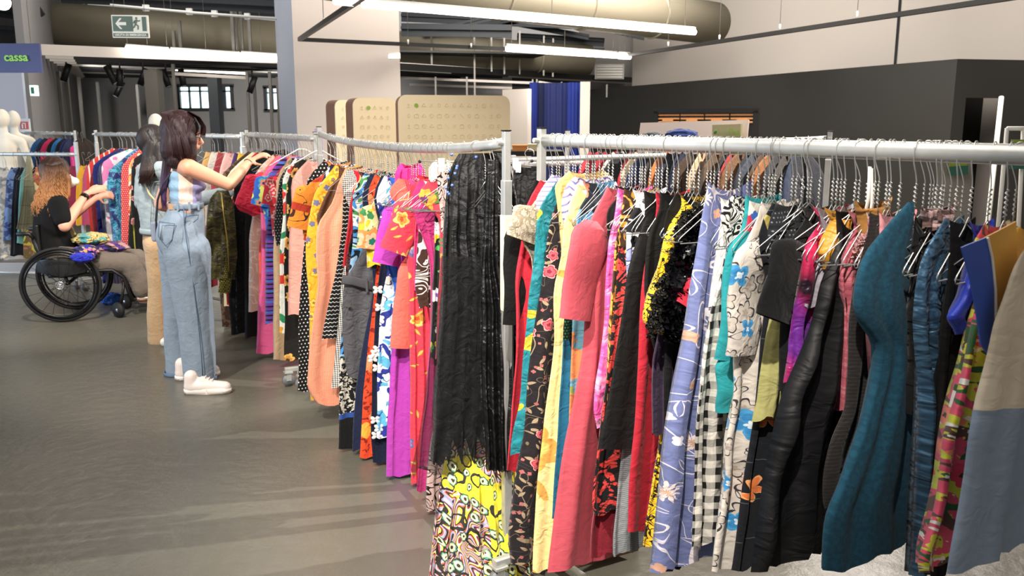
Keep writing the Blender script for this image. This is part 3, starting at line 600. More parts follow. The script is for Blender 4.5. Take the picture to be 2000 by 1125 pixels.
# ------------------------------------------------------------------ clothes racks
class Rack:
    def __init__(s, A, B, z, sag=0.0, up=.05):
        s.A = Vector((A[0], A[1], 0)); s.B = Vector((B[0], B[1], 0)); s.z = z; s.sag = sag; s.d = s.B - s.A; s.L = s.d.length; s.dir = s.d / s.L
        p = Vector((-s.dir.y, s.dir.x, 0)); s.perp = p if (p.x < 0 or (abs(p.x) < .3 and p.y < 0)) else -p
    def pos(s, t):
        q = s.A + s.d * t; tt = min(max(t, 0), 1); q.z = s.z - s.sag * (4 * tt * (1 - tt)) ** .8; return q
    def t_u(s, u):
        k = (u - 1000) / FP; c, sn = math.cos(PT), math.sin(PT)
        a = s.A.x - k * (s.A.y * c + (CH - s.z) * sn); b = s.d.x - k * s.d.y * c
        return -a / b
def build_rack(rk, name, label, group=None, up=.038, foot=.25, wheels=True, rr=.016, wrap=False, posts=(0, 1), bottom=True):
    root = empty(name, (rk.A.x, rk.A.y, 0), label, 'rack', group); K = lambda o: keep_world(o, root)
    pts = [rk.pos(i / 24) for i in range(25)]
    K(tube_obj('top_rail', M_STEEL, pts, [(rr * 1.12, rr * .8)] * 25, seg=14, ref=(0, 0, 1)))
    ang = math.atan2(rk.dir.y, rk.dir.x); R = rotz(ang)
    for t in posts:
        P = rk.pos(t) + rk.dir * (-.016 if t == 0 else .016)
        K(box_obj('upright', M_STEEL, (P.x, P.y, (P.z + up + 1.0) / 2), (.024, .024, P.z + up - 1.0), R, .003))
        K(box_obj('outer_tube', M_STEEL, (P.x, P.y, .76), (.030, .030, 1.30), R, .003))
        K(simple('bolt', M_STEEL, lambda bm: bm_tube(bm, [P + rk.perp * .012, P + rk.perp * .032], .008, 8)))
        K(box_obj('cap', M_BLACKP, (P.x, P.y, P.z + up + .002), (.026, .026, .004), R))
        K(box_obj('foot_bar', M_STEEL, (P.x, P.y, .105), (.030, foot * 2, .026), R, .003))
        for sg in (-1, 1):
            c = Vector((P.x, P.y, 0)) + rk.perp * sg * (foot - .02)
            def fork(bm):
                bm_box(bm, c + Vector((0, 0, .088)), (.05, .05, .008), R); bm_box(bm, c + rk.dir * .017 + Vector((0, 0, .062)), (.003, .03, .05), R); bm_box(bm, c - rk.dir * .017 + Vector((0, 0, .062)), (.003, .03, .05), R)
            f = K(simple('caster', M_STEEL, fork))
            w = simple('wheel', plain('caster_rubber', '#6b6d70', .5), lambda bm: bm_tube(bm, [c - rk.dir * .012 + Vector((0, 0, .038)), c + rk.dir * .012 + Vector((0, 0, .038))], .038, 20), None, True); w.parent = f
    if bottom:
        a = rk.pos(0); b = rk.pos(1); a.z = b.z = .115; K(tube_obj('lower_rail', M_STEEL, [a, b], .014, seg=10))
    if wrap:
        P = rk.pos(1) + rk.dir * .016; z0 = at_plane(985, 528, P, rk.dir.cross(Vector((0, 0, 1))).normalized()).z; K(box_obj('paper_wrap', plain('cream_tape', '#d9d2bd', .8), (P.x, P.y, 1.13), (.034, .034, .33), R, .004))
    return root
R1 = Rack((.105, 2.86), (1.17, 1.24), 1.541)
R2 = Rack((-1.12, 5.15), (-.026, 2.92), 1.532, .045)
R3 = Rack((-2.13, 7.1), (-1.18, 5.28), 1.50, .0)
R4 = Rack((-3.95, 8.4), (-2.15, 7.0), 1.485, .0)
R5 = Rack((-6.2, 8.75), (-4.22, 8.5), 1.29)
R6 = Rack((-6.6, 11.3), (-4.78, 9.65), 1.47)
R7 = Rack((.33, 5.0), (1.62, 4.55), 1.512, .02)
R8 = Rack((.02, 5.1), (.80, 5.4), 1.36)
for r in (R5, R6): r.perp = Vector((r.dir.y, -r.dir.x, 0)) if r.dir.x > 0 else r.perp
R6.perp = Vector((.2, -1, 0)).normalized()
build_rack(R1, 'clothes_rack', 'steel clothes rack in the right foreground, nearest the camera', foot=.19, rr=.0175)
build_rack(R2, 'clothes_rack', 'steel clothes rack with sagging rail in the middle, holding the black tulle skirt', wrap=True, foot=.19)
build_rack(R3, 'clothes_rack', 'steel clothes rack beside the woman in jeans', foot=.25)
build_rack(R4, 'clothes_rack', 'steel clothes rack beyond the wheelchair, behind the denim jacket')
build_rack(R5, 'clothes_rack', 'low steel clothes rack at the left edge, in front of the mannequins', foot=.2)
build_rack(R6, 'clothes_rack', 'distant bluish clothes rack of dark tops, upper left', foot=.25)
build_rack(R7, 'clothes_rack', 'steel clothes rack behind the right foreground rail, under the GreenPea board')
build_rack(R8, 'clothes_rack', 'lower steel clothes rack seen through the hangers left of centre right', foot=.2, posts=(0, 1))
# ------------------------------------------------------------------ wire hangers
def hanger_bm(w=.195, drop=.10, neck=.125):
    bm = bmesh.new(); pts = []
    for i in range(9):
        a = math.radians(200 - 200 * i / 8); pts.append((.021 * math.cos(a), 0, .021 * math.sin(a)))
    pts += [(.019, 0, -.022), (.006, 0, -.045), (0, 0, -.06), (0, 0, -neck)]
    w -= .012
    pts += [(-.03, 0, -neck - .02), (-w + .01, 0, -neck - drop), (-w, 0, -neck - drop - .008), (-w + .008, 0, -neck - drop - .016), (w - .008, 0, -neck - drop - .016), (w, 0, -neck - drop - .008), (w - .01, 0, -neck - drop), (.03, 0, -neck - .02), (0.002, 0, -neck)]
    bm_tube(bm, pts, .0016, 5)
    hx = [(.0035 * math.cos(i * 1.25), .0035 * math.sin(i * 1.25), -.066 - .0018 * i) for i in range(30)]
    bm_tube(bm, hx, .0014, 4)
    return bm
_hm = None
def hanger(P, d, group, label, mat=None, tilt=0.0):
    global _hm
    if _hm is None:
        _hm = bpy.data.meshes.new('wire_hanger'); b = hanger_bm(); b.to_mesh(_hm); b.free(); _hm.materials.append(M_WIRE)
        for p in _hm.polygons: p.use_smooth = True
    o = bpy.data.objects.new('wire_hanger', _hm); COL.objects.link(o); o.location = P; a = math.atan2(d.y, d.x)
    o.rotation_euler = (0, tilt, a); tag(o, label, 'hanger', group); return o
HL = {}
def hang(rk, u=None, t=None, swing=0.0):
    if t is None: t = rk.t_u(u)
    P = rk.pos(t); d = rotz(swing) @ rk.perp; g, l = HL[id(rk)]
    return hanger(P + Vector((0, 0, .002)), d, g, l)
R7.perp = (rotz(-.75) @ Vector((0, -1, 0))); R8.perp = R7.perp.copy()
HL[id(R1)] = ('wire hangers on the right foreground rail', 'steel wire hanger with twisted neck on the right foreground rail')
HL[id(R2)] = ('wire hangers on the sagging middle rail', 'steel wire hanger with twisted neck on the sagging middle rail')
HL[id(R3)] = ('wire hangers on the rail by the woman in jeans', 'steel wire hanger on the rail beside the woman in jeans')
HL[id(R4)] = ('wire hangers beyond the wheelchair', 'steel wire hanger on the rail beyond the wheelchair')
HL[id(R5)] = ('wire hangers on the low left rail', 'wire hanger on the low rail at the left edge')
HL[id(R6)] = ('wire hangers on the distant left rail', 'wire hanger on the distant bluish rail upper left')
HL[id(R7)] = ('wire hangers on the rail under the pale board', 'wire hanger on the rail behind, below the GreenPea board')
HL[id(R8)] = ('wire hangers on the lower back rail', 'wire hanger on the lower rail behind the right foreground hangers')
# ------------------------------------------------------------------ garments
RN = random.Random(11)
def interp(tab, z):
    if z >= tab[0][0]: return tab[0][1]
    for i in range(1, len(tab)):
        if z >= tab[i][0]:
            a, b = tab[i - 1], tab[i]; q = (a[0] - z) / max(1e-6, a[0] - b[0]); return a[1] + (b[1] - a[1]) * q
    return tab[-1][1]
def garment(rk, hu, name, label, cat, mat, pts, swing=0.0, th=.016, nf=4, amp=.008, neck=.065, dip=.05, auto=True, rs=1.0, zt=.122, sl=(), group=None, rows=34, cols=26, hook=True, hemw=.008, lean=0.0, wr=.004, rc=None, rp=None, t=None, flat=False, smooth=2, sm2=False):
    if t is None: t = rk.t_u(hu)
    P = rk.pos(t); d = (rotz(swing) @ rk.perp).normalized(); n = Vector((d.y, -d.x, 0))
    if n.dot(EYE - P) < 0: n = -n
    tab = []
    for q in pts:
        if len(q) == 3: tab.append((q[1], q[0])); continue       # (s, z, 'm') given in metres
        w = at_plane(q[0], q[1], P, n); tab.append((w.z, (w - P).dot(d)))
    ztop = P.z - zt
    if auto:
        tab = [(ztop, neck)] + [(z, max(.02, s)) for z, s in tab if z < ztop - .02]
        if tab[1][0] < ztop - .11: tab.insert(1, (ztop - .075, min(.19, max(neck + .05, tab[1][1] * 1.0)))); tab.insert(1, (ztop - .02, neck + .045))
    tabR = None
    if rp:
        tabR = []
        for q in rp:
            w = at_plane(q[0], q[1], P, n); tabR.append((w.z, max(-.34, min(.3, (w - P).dot(d)))))
        tabR.sort(key=lambda x: -x[0])
    tab = [(z, min(s_, .34)) for z, s_ in tab]
    tab.sort(key=lambda x: -x[0]); ztop = tab[0][0]; zbot = max(tab[-1][0], .02)
    nr = rows; zs = [ztop + (zbot - ztop) * (i / nr) ** .9 for i in range(nr + 1)]; W = [interp(tab, z) for z in zs]
    for _ in range(smooth): W = [W[0]] + [(W[i - 1] + 2 * W[i] + W[i + 1]) / 4 for i in range(1, nr)] + [W[-1]]
    ph = RN.uniform(0, 6); ph2 = RN.uniform(0, 6); nz = RN.uniform(0, 50); uo = RN.uniform(0, 3)
    bm = bmesh.new(); uvl = bm.loops.layers.uv.new('UVMap'); V = {}; UV = {}
    for side in (0, 1):
        for i in range(nr + 1):
            r = i / nr; z0 = zs[i]
            for j in range(cols + 1):
                a = -1 + 2 * j / cols; a = math.sin(a * PI / 2) * .5 + a * .5
                if side == 1 and j in (0, cols): continue
                w = W[i] if a > 0 else (min(W[i] * rs, .34) if rc is None else rc); s = a * w if (rc is None or a > 0) else a * rc
                if tabR: sr = interp(tabR, z0); s = sr + (W[i] - sr) * (a + 1) / 2
                if rc is not None: s = -rc + (W[i] + rc) * (a + 1) / 2
                fold = amp * min(1, r * 2.2) * (math.sin(nf * PI * a + ph + 1.4 * noise.noise(Vector((nz, z0 * 1.6, 0)))) + .5 * math.sin(nf * 2.3 * PI * a + ph2 + z0 * 2))
                wk = wr * noise.noise(Vector((s * 16 + nz, z0 * 9, side * 3)))
                tk = (th * min(1, .35 + r * 3)) * math.sqrt(max(0, 1 - a * a))
                off = fold + (tk + wk if side == 0 else -tk + wk) * 1.0 + lean * r
                if j in (0, cols): off = fold + lean * r
                z = z0
                if i < nr * .18: z -= (dip if side == 0 else dip * .25) * (1 - a * a) * (1 - i / (nr * .18))
                if i == nr: z += hemw * math.sin(nf * PI * a + ph) 
                se = s + .006 * noise.noise(Vector((nz + 7, z0 * 5, a * 2))) * min(1, r * 3)
                V[side, i, j] = bm.verts.new(P * 1.0 + Vector((0, 0, z - P.z)) + d * se + n * off); UV[side, i, j] = (s + uo, z)
        if side == 0: continue
    for i in range(nr + 1):
        for j in (0, cols): V[1, i, j] = V[0, i, j]; UV[1, i, j] = UV[0, i, j]
    for side in (0, 1):
        for i in range(nr):
            for j in range(cols):
                ks = [(side, i, j), (side, i + 1, j), (side, i + 1, j + 1), (side, i, j + 1)]
                if side: ks.reverse()
                try: f = bm.faces.new([V[k] for k in ks])
                except ValueError: continue
                f.smooth = True
                for l, k in zip(f.loops, ks): l[uvl].uv = UV[k]
    me = bpy.data.meshes.new(name); bm.to_mesh(me); bm.free(); me.materials.append(mat)
    me.transform(Matrix.Translation(-P))
    o = bpy.data.objects.new(name, me); COL.objects.link(o); o.location = P; tag(o, label, cat, group)
    for S in sl:
        u0, v0, u1, v1, w0, w1 = S[:6]; sm = S[6] if len(S) > 6 else mat; off = S[7] if len(S) > 7 else .012
        a = at_plane(u0, v0, P, n); b = at_plane(u1, v1, P, n)
        for sg in (1, -1):
            A = a - P; B = b - P
            if sg < 0: A = A - d * (2 * A.dot(d)); B = B - d * (2 * B.dot(d))
            sleeve(A + n * off, B + n * off, w0, w1, d, n, sm, o, S[8] if len(S) > 8 else 'sleeve')
    if hook: h = hang(rk, t=t, swing=swing); h.scale.x = max(.5, min(1, (interp(tab, ztop - .10) - .012) / .18))
    return o
def sleeve(A, B, w0, w1, d, n, mat, parent, nm='sleeve'):
    bm = bmesh.new(); uvl = bm.loops.layers.uv.new('UVMap'); ax = (B - A); L = ax.length; ax.normalize(); sd = ax.cross(n).normalized(); seg = 14; nr = 12; rg = []
    nz = RN.uniform(0, 40)
    for i in range(nr + 1):
        q = i / nr; cp = min(1, .30 + .70 * math.sqrt(min(1, q / .16))); w = (w0 + (w1 - w0) * q) / 2 * cp; tk = .017 * cp; row = []
        for k in range(seg):
            a = 2 * PI * k / seg; wk = 1 + .10 * noise.noise(Vector((k * .9, q * 5, nz)))
            row.append(bm.verts.new(A + ax * L * q + sd * w * math.cos(a) * wk + n * tk * math.sin(a) * wk + n * .004 * math.sin(q * 9 + nz)))
        rg.append(row)
    for i in range(nr):
        for k in range(seg):
            k2 = (k + 1) % seg; f = bm.faces.new((rg[i][k], rg[i][k2], rg[i + 1][k2], rg[i + 1][k])); f.smooth = True
            for l, (ii, kk) in zip(f.loops, ((i, k), (i, k + 1), (i + 1, k + 1), (i + 1, k))):
                l[uvl].uv = (w0 * .5 * math.cos(2 * PI * kk / seg) + 4, A.z + parent.location.z - ii / nr * L)
    bm.faces.new(list(reversed(rg[0])))
    me = bpy.data.meshes.new(nm); bm.to_mesh(me); bm.free(); me.materials.append(mat); o = bpy.data.objects.new(nm, me); COL.objects.link(o); o.parent = parent; return o
C = cloth
# ------------------------------------------------------------------ garments on the right foreground rack, far to near
G = garment
m_rose = C('rose_crepe', '#b64a56', rough=.7, wrinkle=.25)
m_crim = C('crimson_crepe', '#c9283a', rough=.75, wrinkle=.4)
m_blackm = C('black_cotton', '#090909', rough=.9, sheen=.05)
m_black = C('black_knit', '#0c0c0c', rough=.8, sheen=.05)
m_satinb = C('black_satin', '#121214', rough=.58, spec=.28, wrinkle=.6, sheen=.0, bump=.08)
G(R1, 1079, 'jacket', 'black jacket behind the red dress, beside the central posts', 'jacket', m_blackm, [(1020, 400), (1002, 440), (1000, 500), (1010, 520), (1015, 900)], sl=[(1015, 430, 1000, 632, .13, .08)])
G(R1, 1088, 'dress', 'plain crimson dress hanging first on the right rack, left of the turquoise one', 'dress', m_crim, [(1025, 395), (1018, 470), (1004, 540), (1004, 600), (1002, 700), (996, 780), (990, 860), (987, 922)], amp=.010, lean=.0)
m_lace = C('beige_lace', '#91866f', [('lines', dict(scale=30, rep=5, w=.28, col='#b8ae9c', dist=1.2)), ('flower', dict(scale=30, R=.014, n=6, col='#b9b09e', edge='#7d725f'))], rough=.9)
G(R1, 1106, 'blouse', 'beige lace cap-sleeved blouse, leftmost top on the right rack', 'blouse', m_lace, [(1060, 375), (1040, 395), (1020, 430), (1018, 475), (1035, 500), (1045, 620)], sl=[(1040, 405, 1019, 470, .15, .13)])
m_stripe = C('lilac_stripe', '#e9e4f2', [('hstripe', dict(p=.014, w=.4, col='#8f86bd'))])
G(R1, 1112, 'shirt', 'white shirt with lilac stripes above the lace blouse', 'shirt', m_stripe, [(1078, 345), (1062, 362), (1048, 388), (1052, 420), (1070, 520)], zt=.10)
m_turq = C('turquoise_lace', '#146872', [('blotch', dict(scale=30, th=.5, col='#1d808a', soft=1)), ('blotch', dict(scale=9, th=.60, col='#b3a52f'))], rough=.6, wrinkle=1.0)
G(R1, 1120, 'dress', 'turquoise dress with yellow embroidery between crimson and dark floral', 'dress', m_turq, [(1068, 385), (1049, 400), (1047, 450), (1043, 520), (1036, 560), (1029, 640), (1022, 700), (1016, 790), (1003, 850), (1000, 888)], nf=5)
m_dkfl = C('dark_floral', '#1a1519', [('lines', dict(scale=11, rep=3, w=.05, col='#8c7a62', detail=0)), ('lines', dict(scale=17, rep=3, w=.03, col='#6f604e', detail=0)), ('leaf', dict(scale=34, l=.013, w=.0045, prob=.6, col='#9a876d')), ('flower', dict(scale=13, R=.021, n=5, prob=.45, col='#b8303f', mid='#cf5a68', eye='#8a1f30', edge='#d99a98')), ('flower', dict(scale=40, R=.006, n=4, prob=.4, col='#a8605f'))], rough=.85)
G(R1, 1135, 'dress', 'long near-black dress with red flowers and gold vines', 'dress', m_dkfl, [(1092, 385), (1078, 405), (1072, 440), (1062, 540), (1050, 620), (1034, 740), (1024, 860), (1012, 905), (1003, 960), (996, 1050), (1002, 1103)], nf=3, amp=.012, neck=.06)
m_tan = C('tan_satin', '#d9b878', rough=.5, wrinkle=1)
G(R1, 1146, 'blouse', 'shiny tan blouse top among the hangers over the striped shirt', 'blouse', m_tan, [(1125, 322), (1098, 332), (1082, 360), (1090, 420), (1100, 520)], zt=.085)
m_wstr = C('white_violet_stripe', '#efeaf4', [('zig', dict(p=.022, q=.05, amp=.03, w=.3, col='#7a6fae'))])
G(R1, 1158, 'shirt', 'white shirt with violet zigzag stripes below the tan blouse', 'shirt', m_wstr, [(1120, 345), (1104, 362), (1097, 400), (1102, 440), (1110, 540)], zt=.10)
m_cream = C('cream_floral', '#ecd691', [('flower', dict(scale=5, R=.07, n=5, prob=.42, col='#e8a04a', mid='#f0bb63')), ('leaf', dict(scale=9, l=.05, w=.012, prob=.35, col='#dca24f'))], rough=.75)
G(R1, 1163, 'dress', 'long cream yellow dress with faint orange flowers', 'dress', m_cream, [(1110, 392), (1101, 420), (1098, 520), (1079, 550), (1084, 650), (1078, 720), (1068, 800), (1060, 880), (1052, 960), (1047, 1040), (1043, 1118)], nf=4, amp=.012)
m_navysh = C('dark_print', '#1b2530', [('flower', dict(scale=14, R=.03, n=5, col='#4d8fb8', col2='#c0745a'))])
G(R1, 1172, 'blouse', 'blue-black sheer print blouse left of the rose coat', 'blouse', m_navysh, [(1150, 380), (1132, 400), (1122, 440), (1118, 520), (1114, 600)], zt=.11)
m_petrol = C('petrol_floral', '#175a78', [('flower', dict(scale=6, R=.045, n=5, prob=.4, col='#c7693f', mid='#8f3f2a', eye='#e0b060')), ('ring', dict(scale=16, R=.02, prob=.4, col='#0f3d54'))])
G(R1, 1180, 'dress', 'petrol blue dress with rust flowers, between cream and rose dresses', 'dress', m_petrol, [(1120, 470), (1106, 560), (1100, 640), (1096, 740), (1091, 840), (1085, 930), (1080, 1010)], auto=False)
m_sequin = C('green_sequin', '#12251c', [('dots', dict(p=.009, r=.28, col='#3d7a58'))], rough=.3, metal=.3)
G(R1, 1190, 'top', 'dark green sequinned top peeking left of the rose coat', 'top', m_sequin, [(1125, 470), (1112, 520), (1104, 600), (1100, 660)], auto=False)
m_yel2 = C('olive_print', '#8f8f3d', [('blotch', dict(scale=12, th=.5, col='#5f8fa0')), ('blotch', dict(scale=15, th=.55, col='#c77a4a'))])
G(R1, 1198, 'dress', 'olive and blue blotched dress in the shade beside the rose coat', 'dress', m_yel2, [(1135, 480), (1120, 600), (1117, 700), (1112, 800), (1110, 860)], auto=False)
m_rosed = C('dark_rose', '#7d1525', rough=.8)
G(R1, 1252, 'dress', 'deep crimson underdress seen below the red poppy print', 'dress', m_rosed, [(1200, 500), (1190, 700), (1180, 860), (1165, 960), (1152, 1040), (1150, 1090)], auto=False)
G(R1, 1222, 'coat', 'rose red coat dress with wide elbow sleeves, central on the right rack', 'coat', m_rose, [(1195, 385), (1175, 395), (1150, 415), (1142, 440), (1146, 540), (1141, 620), (1138, 700), (1120, 790), (1106, 850), (1097, 920), (1086, 1000), (1077, 1080), (1073, 1118)], sl=[(1152, 430, 1117, 622, .14, .115)], nf=3, amp=.012, th=.022, rs=.8)
m_blk_c = m_black
G(R1, 1236, 'jacket', 'black jacket with pointed lapel right behind the rose coat collar', 'jacket', m_black, [(1215, 385), (1198, 392), (1186, 405), (1185, 430), (1192, 500), (1195, 620)], zt=.115)
m_pink = C('pink_satin', '#e0559f', [('blotch', dict(scale=22, th=.55, col='#f29cc4', soft=1))], rough=.35, spec=.6, wrinkle=1.0)
G(R1, 1243, 'slip_dress', 'shiny pink satin slip dress in a narrow strip', 'dress', m_pink, [(1200, 430), (1188, 460), (1184, 540), (1178, 640), (1170, 700), (1160, 750), (1156, 800), (1163, 835)], wr=.008)
m_red = C('poppy_print', '#d9403a', [('blotch', dict(scale=16, th=.50, col='#0c0a0b', dist=2.5)), ('lines', dict(scale=14, rep=6, w=.12, col='#0c0a0b', dist=1.5))], rough=.8)
G(R1, 1262, 'dress', 'red dress with black poppy print under the long black sheath', 'dress', m_red, [(1208, 480), (1200, 600), (1190, 700), (1176, 800), (1164, 880), (1157, 930), (1153, 985), (1160, 1006)], auto=False)
m_gold = C('gold_leaf_print', '#3b2414', [('lines', dict(scale=13, rep=5, w=.30, col='#d09a3c', dist=1.2)), ('flower', dict(scale=14, R=.034, n=3, prob=.85, deep=.6, col='#d9a648', mid='#b97f2c', eye='#4a2f17'))], rough=.8)
G(R1, 1256, 'dress', 'brown dress printed with golden leaves, left of the long black sheath', 'dress', m_gold, [(1212, 430), (1202, 470), (1196, 540), (1190, 620), (1186, 700), (1180, 800), (1176, 862)])
m_wbl = C('white_blue_floral', '#e9e8ee', [('flower', dict(scale=13, R=.03, n=5, prob=.6, col='#8b93c7', edge='#3c447c')), ('blotch', dict(scale=7, th=.58, col='#15151a'))])
G(R1, 1272, 'blouse', 'white blouse with blue flowers and black patches beside the black sheath', 'blouse', m_wbl, [(1248, 405), (1230, 412), (1222, 440), (1220, 500), (1224, 560), (1230, 640)])
m_grey2 = C('grey_tweed_check', '#84888a', [('hstripe', dict(p=.006, w=.3, col='#5b5f62'))])
G(R1, 1288, 'skirt', 'grey woven tweed skirt hem visible low beside the deep red dress', 'skirt', m_grey2, [(1262, 560), (1240, 600), (1230, 760), (1215, 900), (1205, 980), (1198, 1060), (1200, 1083)], auto=False)
G(R1, 1295, 'dress', 'long black straight sheath dress between gold print and deep red', 'dress', m_black, [(1262, 430), (1248, 455), (1240, 480), (1226, 530), (1218, 580), (1208, 650), (1195, 740), (1183, 800), (1172, 850), (1169, 882)], nf=2, amp=.006, th=.022, wr=.002)
m_dred = C('deep_red', '#a51a2b', rough=.75)
G(R1, 1318, 'dress', 'deep red dress with ruffled black neckline, left of the yellow ruffles', 'dress', m_dred, [(1300, 388), (1284, 410), (1276, 440), (1262, 500), (1252, 560), (1247, 620), (1243, 700), (1237, 800), (1230, 880), (1224, 960), (1222, 1042)], nf=2, amp=.008)
G(R1, 1327, 'dress', 'black dress panel with narrow belt between deep red and yellow ruffles', 'dress', m_blackm, [(1290, 420), (1268, 440), (1258, 500), (1254, 560), (1262, 640), (1280, 700), (1284, 800)])
m_yelb = C('yellow_black_print', '#d9ad1e', [('lines', dict(scale=34, rep=5, w=.35, col='#12100a', dist=1.6)), ('blotch', dict(scale=40, th=.6, col='#12100a'))], rough=.8)
G(R1, 1345, 'skirt', 'yellow skirt with black crackle print, low behind the lavender dress', 'skirt', m_yelb, [(1310, 560), (1303, 700), (1297, 800), (1290, 880), (1283, 920), (1272, 990), (1259, 1065)], auto=False)
m_aub = C('aubergine', '#3a2c42')
G(R1, 1352, 'dress', 'dark aubergine dress in the shadow under the yellow ruffles', 'dress', m_aub, [(1300, 560), (1285, 640), (1273, 700), (1272, 780), (1272, 850)], auto=False)
G(R1, 1359, 'dress', 'long black dress behind the lavender floral dress', 'dress', m_blackm, [(1312, 560), (1300, 640), (1294, 760), (1292, 900), (1290, 1115)])
m_yruf = C('yellow_lace', '#e3b51f', [('lines', dict(scale=40, rep=5, w=.34, col='#16130a', dist=1.8))], rough=.7)
m_bruf = C('black_ruffle', '#0d0d0e', [('blotch', dict(scale=60, th=.6, col='#2a2a2c'))], rough=.28, spec=.6, wrinkle=2.5, sheen=0)
oy = G(R1, 1368, 'shrug', 'yellow and black ruffled lace shrug with a feathered edge', 'shrug', m_yruf, [(1362, 388), (1340, 400), (1312, 440), (1293, 490), (1274, 560), (1256, 600), (1253, 625), (1275, 652)], th=.03, wr=.02, amp=.01)
m_rst = C('red_stripe', '#c92f2b', [('hstripe', dict(p=.075, w=.4, col='#e9d9c9')), ('hstripe', dict(p=.15, w=.04, col='#141414'))])
G(R1, 1384, 'dress', 'red and white banded dress peeking beside the lavender dress', 'dress', m_rst, [(1350, 480), (1338, 560), (1330, 620), (1327, 700), (1325, 740)], auto=False)
m_redj = C('red_wool', '#c4283c')
G(R1, 1391, 'jacket', 'red jacket cuff left of the lavender dress', 'jacket', m_redj, [(1376, 520), (1366, 560), (1356, 600), (1352, 680)], auto=False, sl=[(1362, 552, 1334, 604, .10, .10)])
m_lav = C('lavender_floral', '#6d76a4', [('lines', dict(scale=6, rep=3, w=.025, col='#e6dfe6', detail=0)), ('lines', dict(scale=9, rep=2, w=.02, col='#d6d0de', detail=0)), ('leaf', dict(scale=16, l=.024, w=.006, prob=.5, col='#6d76a4', edge='#e4dbe2')), ('flower', dict(scale=9, R=.026, n=11, deep=.85, prob=.5, col='#ead7d4', eye='#c79c7d')), ('flower', dict(scale=12, R=.014, n=4, prob=.3, col='#cf9f86', col2='#ece6ee'))], rough=.65)
G(R1, 1432, 'dress', 'long lavender blue dress with fine white flowers', 'dress', m_lav, [(1425, 355), (1392, 362), (1376, 385), (1370, 440), (1360, 520), (1350, 570), (1344, 640), (1335, 700), (1320, 780), (1306, 860), (1299, 920), (1290, 1000), (1282, 1070), (1276, 1118)], nf=5, amp=.016, neck=.08, dip=.10, zt=.085, th=.02, rs=.9)
m_ivory = C('ivory_satin', '#e8e2d8', rough=.5)
G(R1, 1448, 'slip_dress', 'ivory slip top between the lavender dress and the gingham', 'dress', m_ivory, [(1425, 400), (1411, 420), (1404, 470), (1394, 545), (1388, 600)])
m_ging = C('black_gingham', '#ece7dc', [('check', dict(p=.038, col='#0e0e10', warp=.012))], rough=.85)
G(R1, 1464, 'dress', 'black and white gingham dress, right of the lavender dress', 'dress', m_ging, [(1440, 420), (1420, 470), (1405, 545), (1388, 590), (1376, 640), (1368, 700), (1359, 770), (1353, 850), (1350, 950), (1348, 1070)], nf=5, amp=.010)
m_zebra = C('zebra_print', '#e9e5de', [('lines', dict(scale=26, rep=7, w=.45, col='#111113', dist=1))])
G(R1, 1474, 'blouse', 'small black and white striped blouse collar above the gingham dress', 'blouse', m_zebra, [(1432, 392), (1412, 402), (1404, 425), (1412, 460), (1425, 520)], zt=.11)
m_cyan = C('aqua_linen', '#27989e', rough=.7)
G(R1, 1497, 'dress', 'aqua long sleeved dress between gingham and white floral', 'dress', m_cyan, [(1490, 372), (1470, 395), (1452, 430), (1440, 470), (1432, 560), (1430, 700)], sl=[(1450, 450, 1416, 700, .12, .085), (1417, 690, 1411, 800, .085, .06)], zt=.11)
m_multi = C('bright_multi_print', '#e9e4da', [('flower', dict(scale=15, R=.03, n=5, col='#c92f4b', col2='#2f5fae')), ('blotch', dict(scale=12, th=.58, col='#d9d13f'))])
G(R1, 1506, 'blouse', 'white blouse with red and blue flowers peeking beside the aqua sleeve', 'blouse', m_multi, [(1460, 440), (1440, 480), (1424, 550), (1420, 600), (1425, 625)])
m_wfl = C('white_blue_orchid', '#dcd3c8', [('lines', dict(scale=16, rep=3, w=.035, col='#4a4650', detail=1)), ('flower', dict(scale=14, R=.028, n=5, deep=.45, prob=.8, col='#cfc4b8', edge='#3a363c', eye='#b5a89c')), ('flower', dict(scale=10, R=.032, n=4, deep=.6, prob=.6, col='#4b9fd6', mid='#3a8cc6', eye='#d8e6ee'))], rough=.75)
G(R1, 1530, 'dress', 'white dress with blue and grey outlined flowers', 'dress', m_wfl, [(1510, 405), (1488, 430), (1462, 455), (1446, 475), (1440, 520), (1437, 620), (1432, 690), (1434, 760), (1426, 820), (1412, 880), (1416, 925), (1402, 990), (1394, 1040), (1385, 1118)], sl=[(1460, 470, 1440, 690, .13, .10)], nf=3, amp=.012, th=.02)
m_greek = C('lily_print', '#10141b', [('leaf', dict(scale=7, l=.06, w=.018, prob=.5, col='#b9a95a')), ('flower', dict(scale=6, R=.05, n=5, deep=.7, prob=.5, col='#e0793f', edge='#f0a566')), ('hstripe', dict(p=.1, w=.02, col='#4a4f54'))])
G(R1, 1552, 'dress', 'long black dress with orange lilies and olive leaves', 'dress', m_greek, [(1500, 560), (1486, 640), (1480, 720), (1472, 800), (1462, 870), (1448, 950), (1436, 1040), (1425, 1118)])
m_tweed = C('charcoal_tweed', '#23252a', [('dots', dict(p=.010, r=.2, col='#7d8088')), ('hstripe', dict(p=.04, w=.2, col='#16181c'))])
G(R1, 1560, 'jacket', 'charcoal flecked tweed jacket right of the white floral dress', 'jacket', m_tweed, [(1545, 395), (1522, 405), (1505, 425), (1500, 460), (1503, 540), (1505, 640)])
m_oliv = C('olive_knit', '#a8a468')
G(R1, 1572, 'top', 'olive yellow ruched top in a thin strip under the tweed jacket', 'top', m_oliv, [(1530, 500), (1505, 640), (1490, 740), (1484, 790), (1475, 820)], auto=False)
m_tee = C('black_jersey', '#0c0c0e', rough=.95)
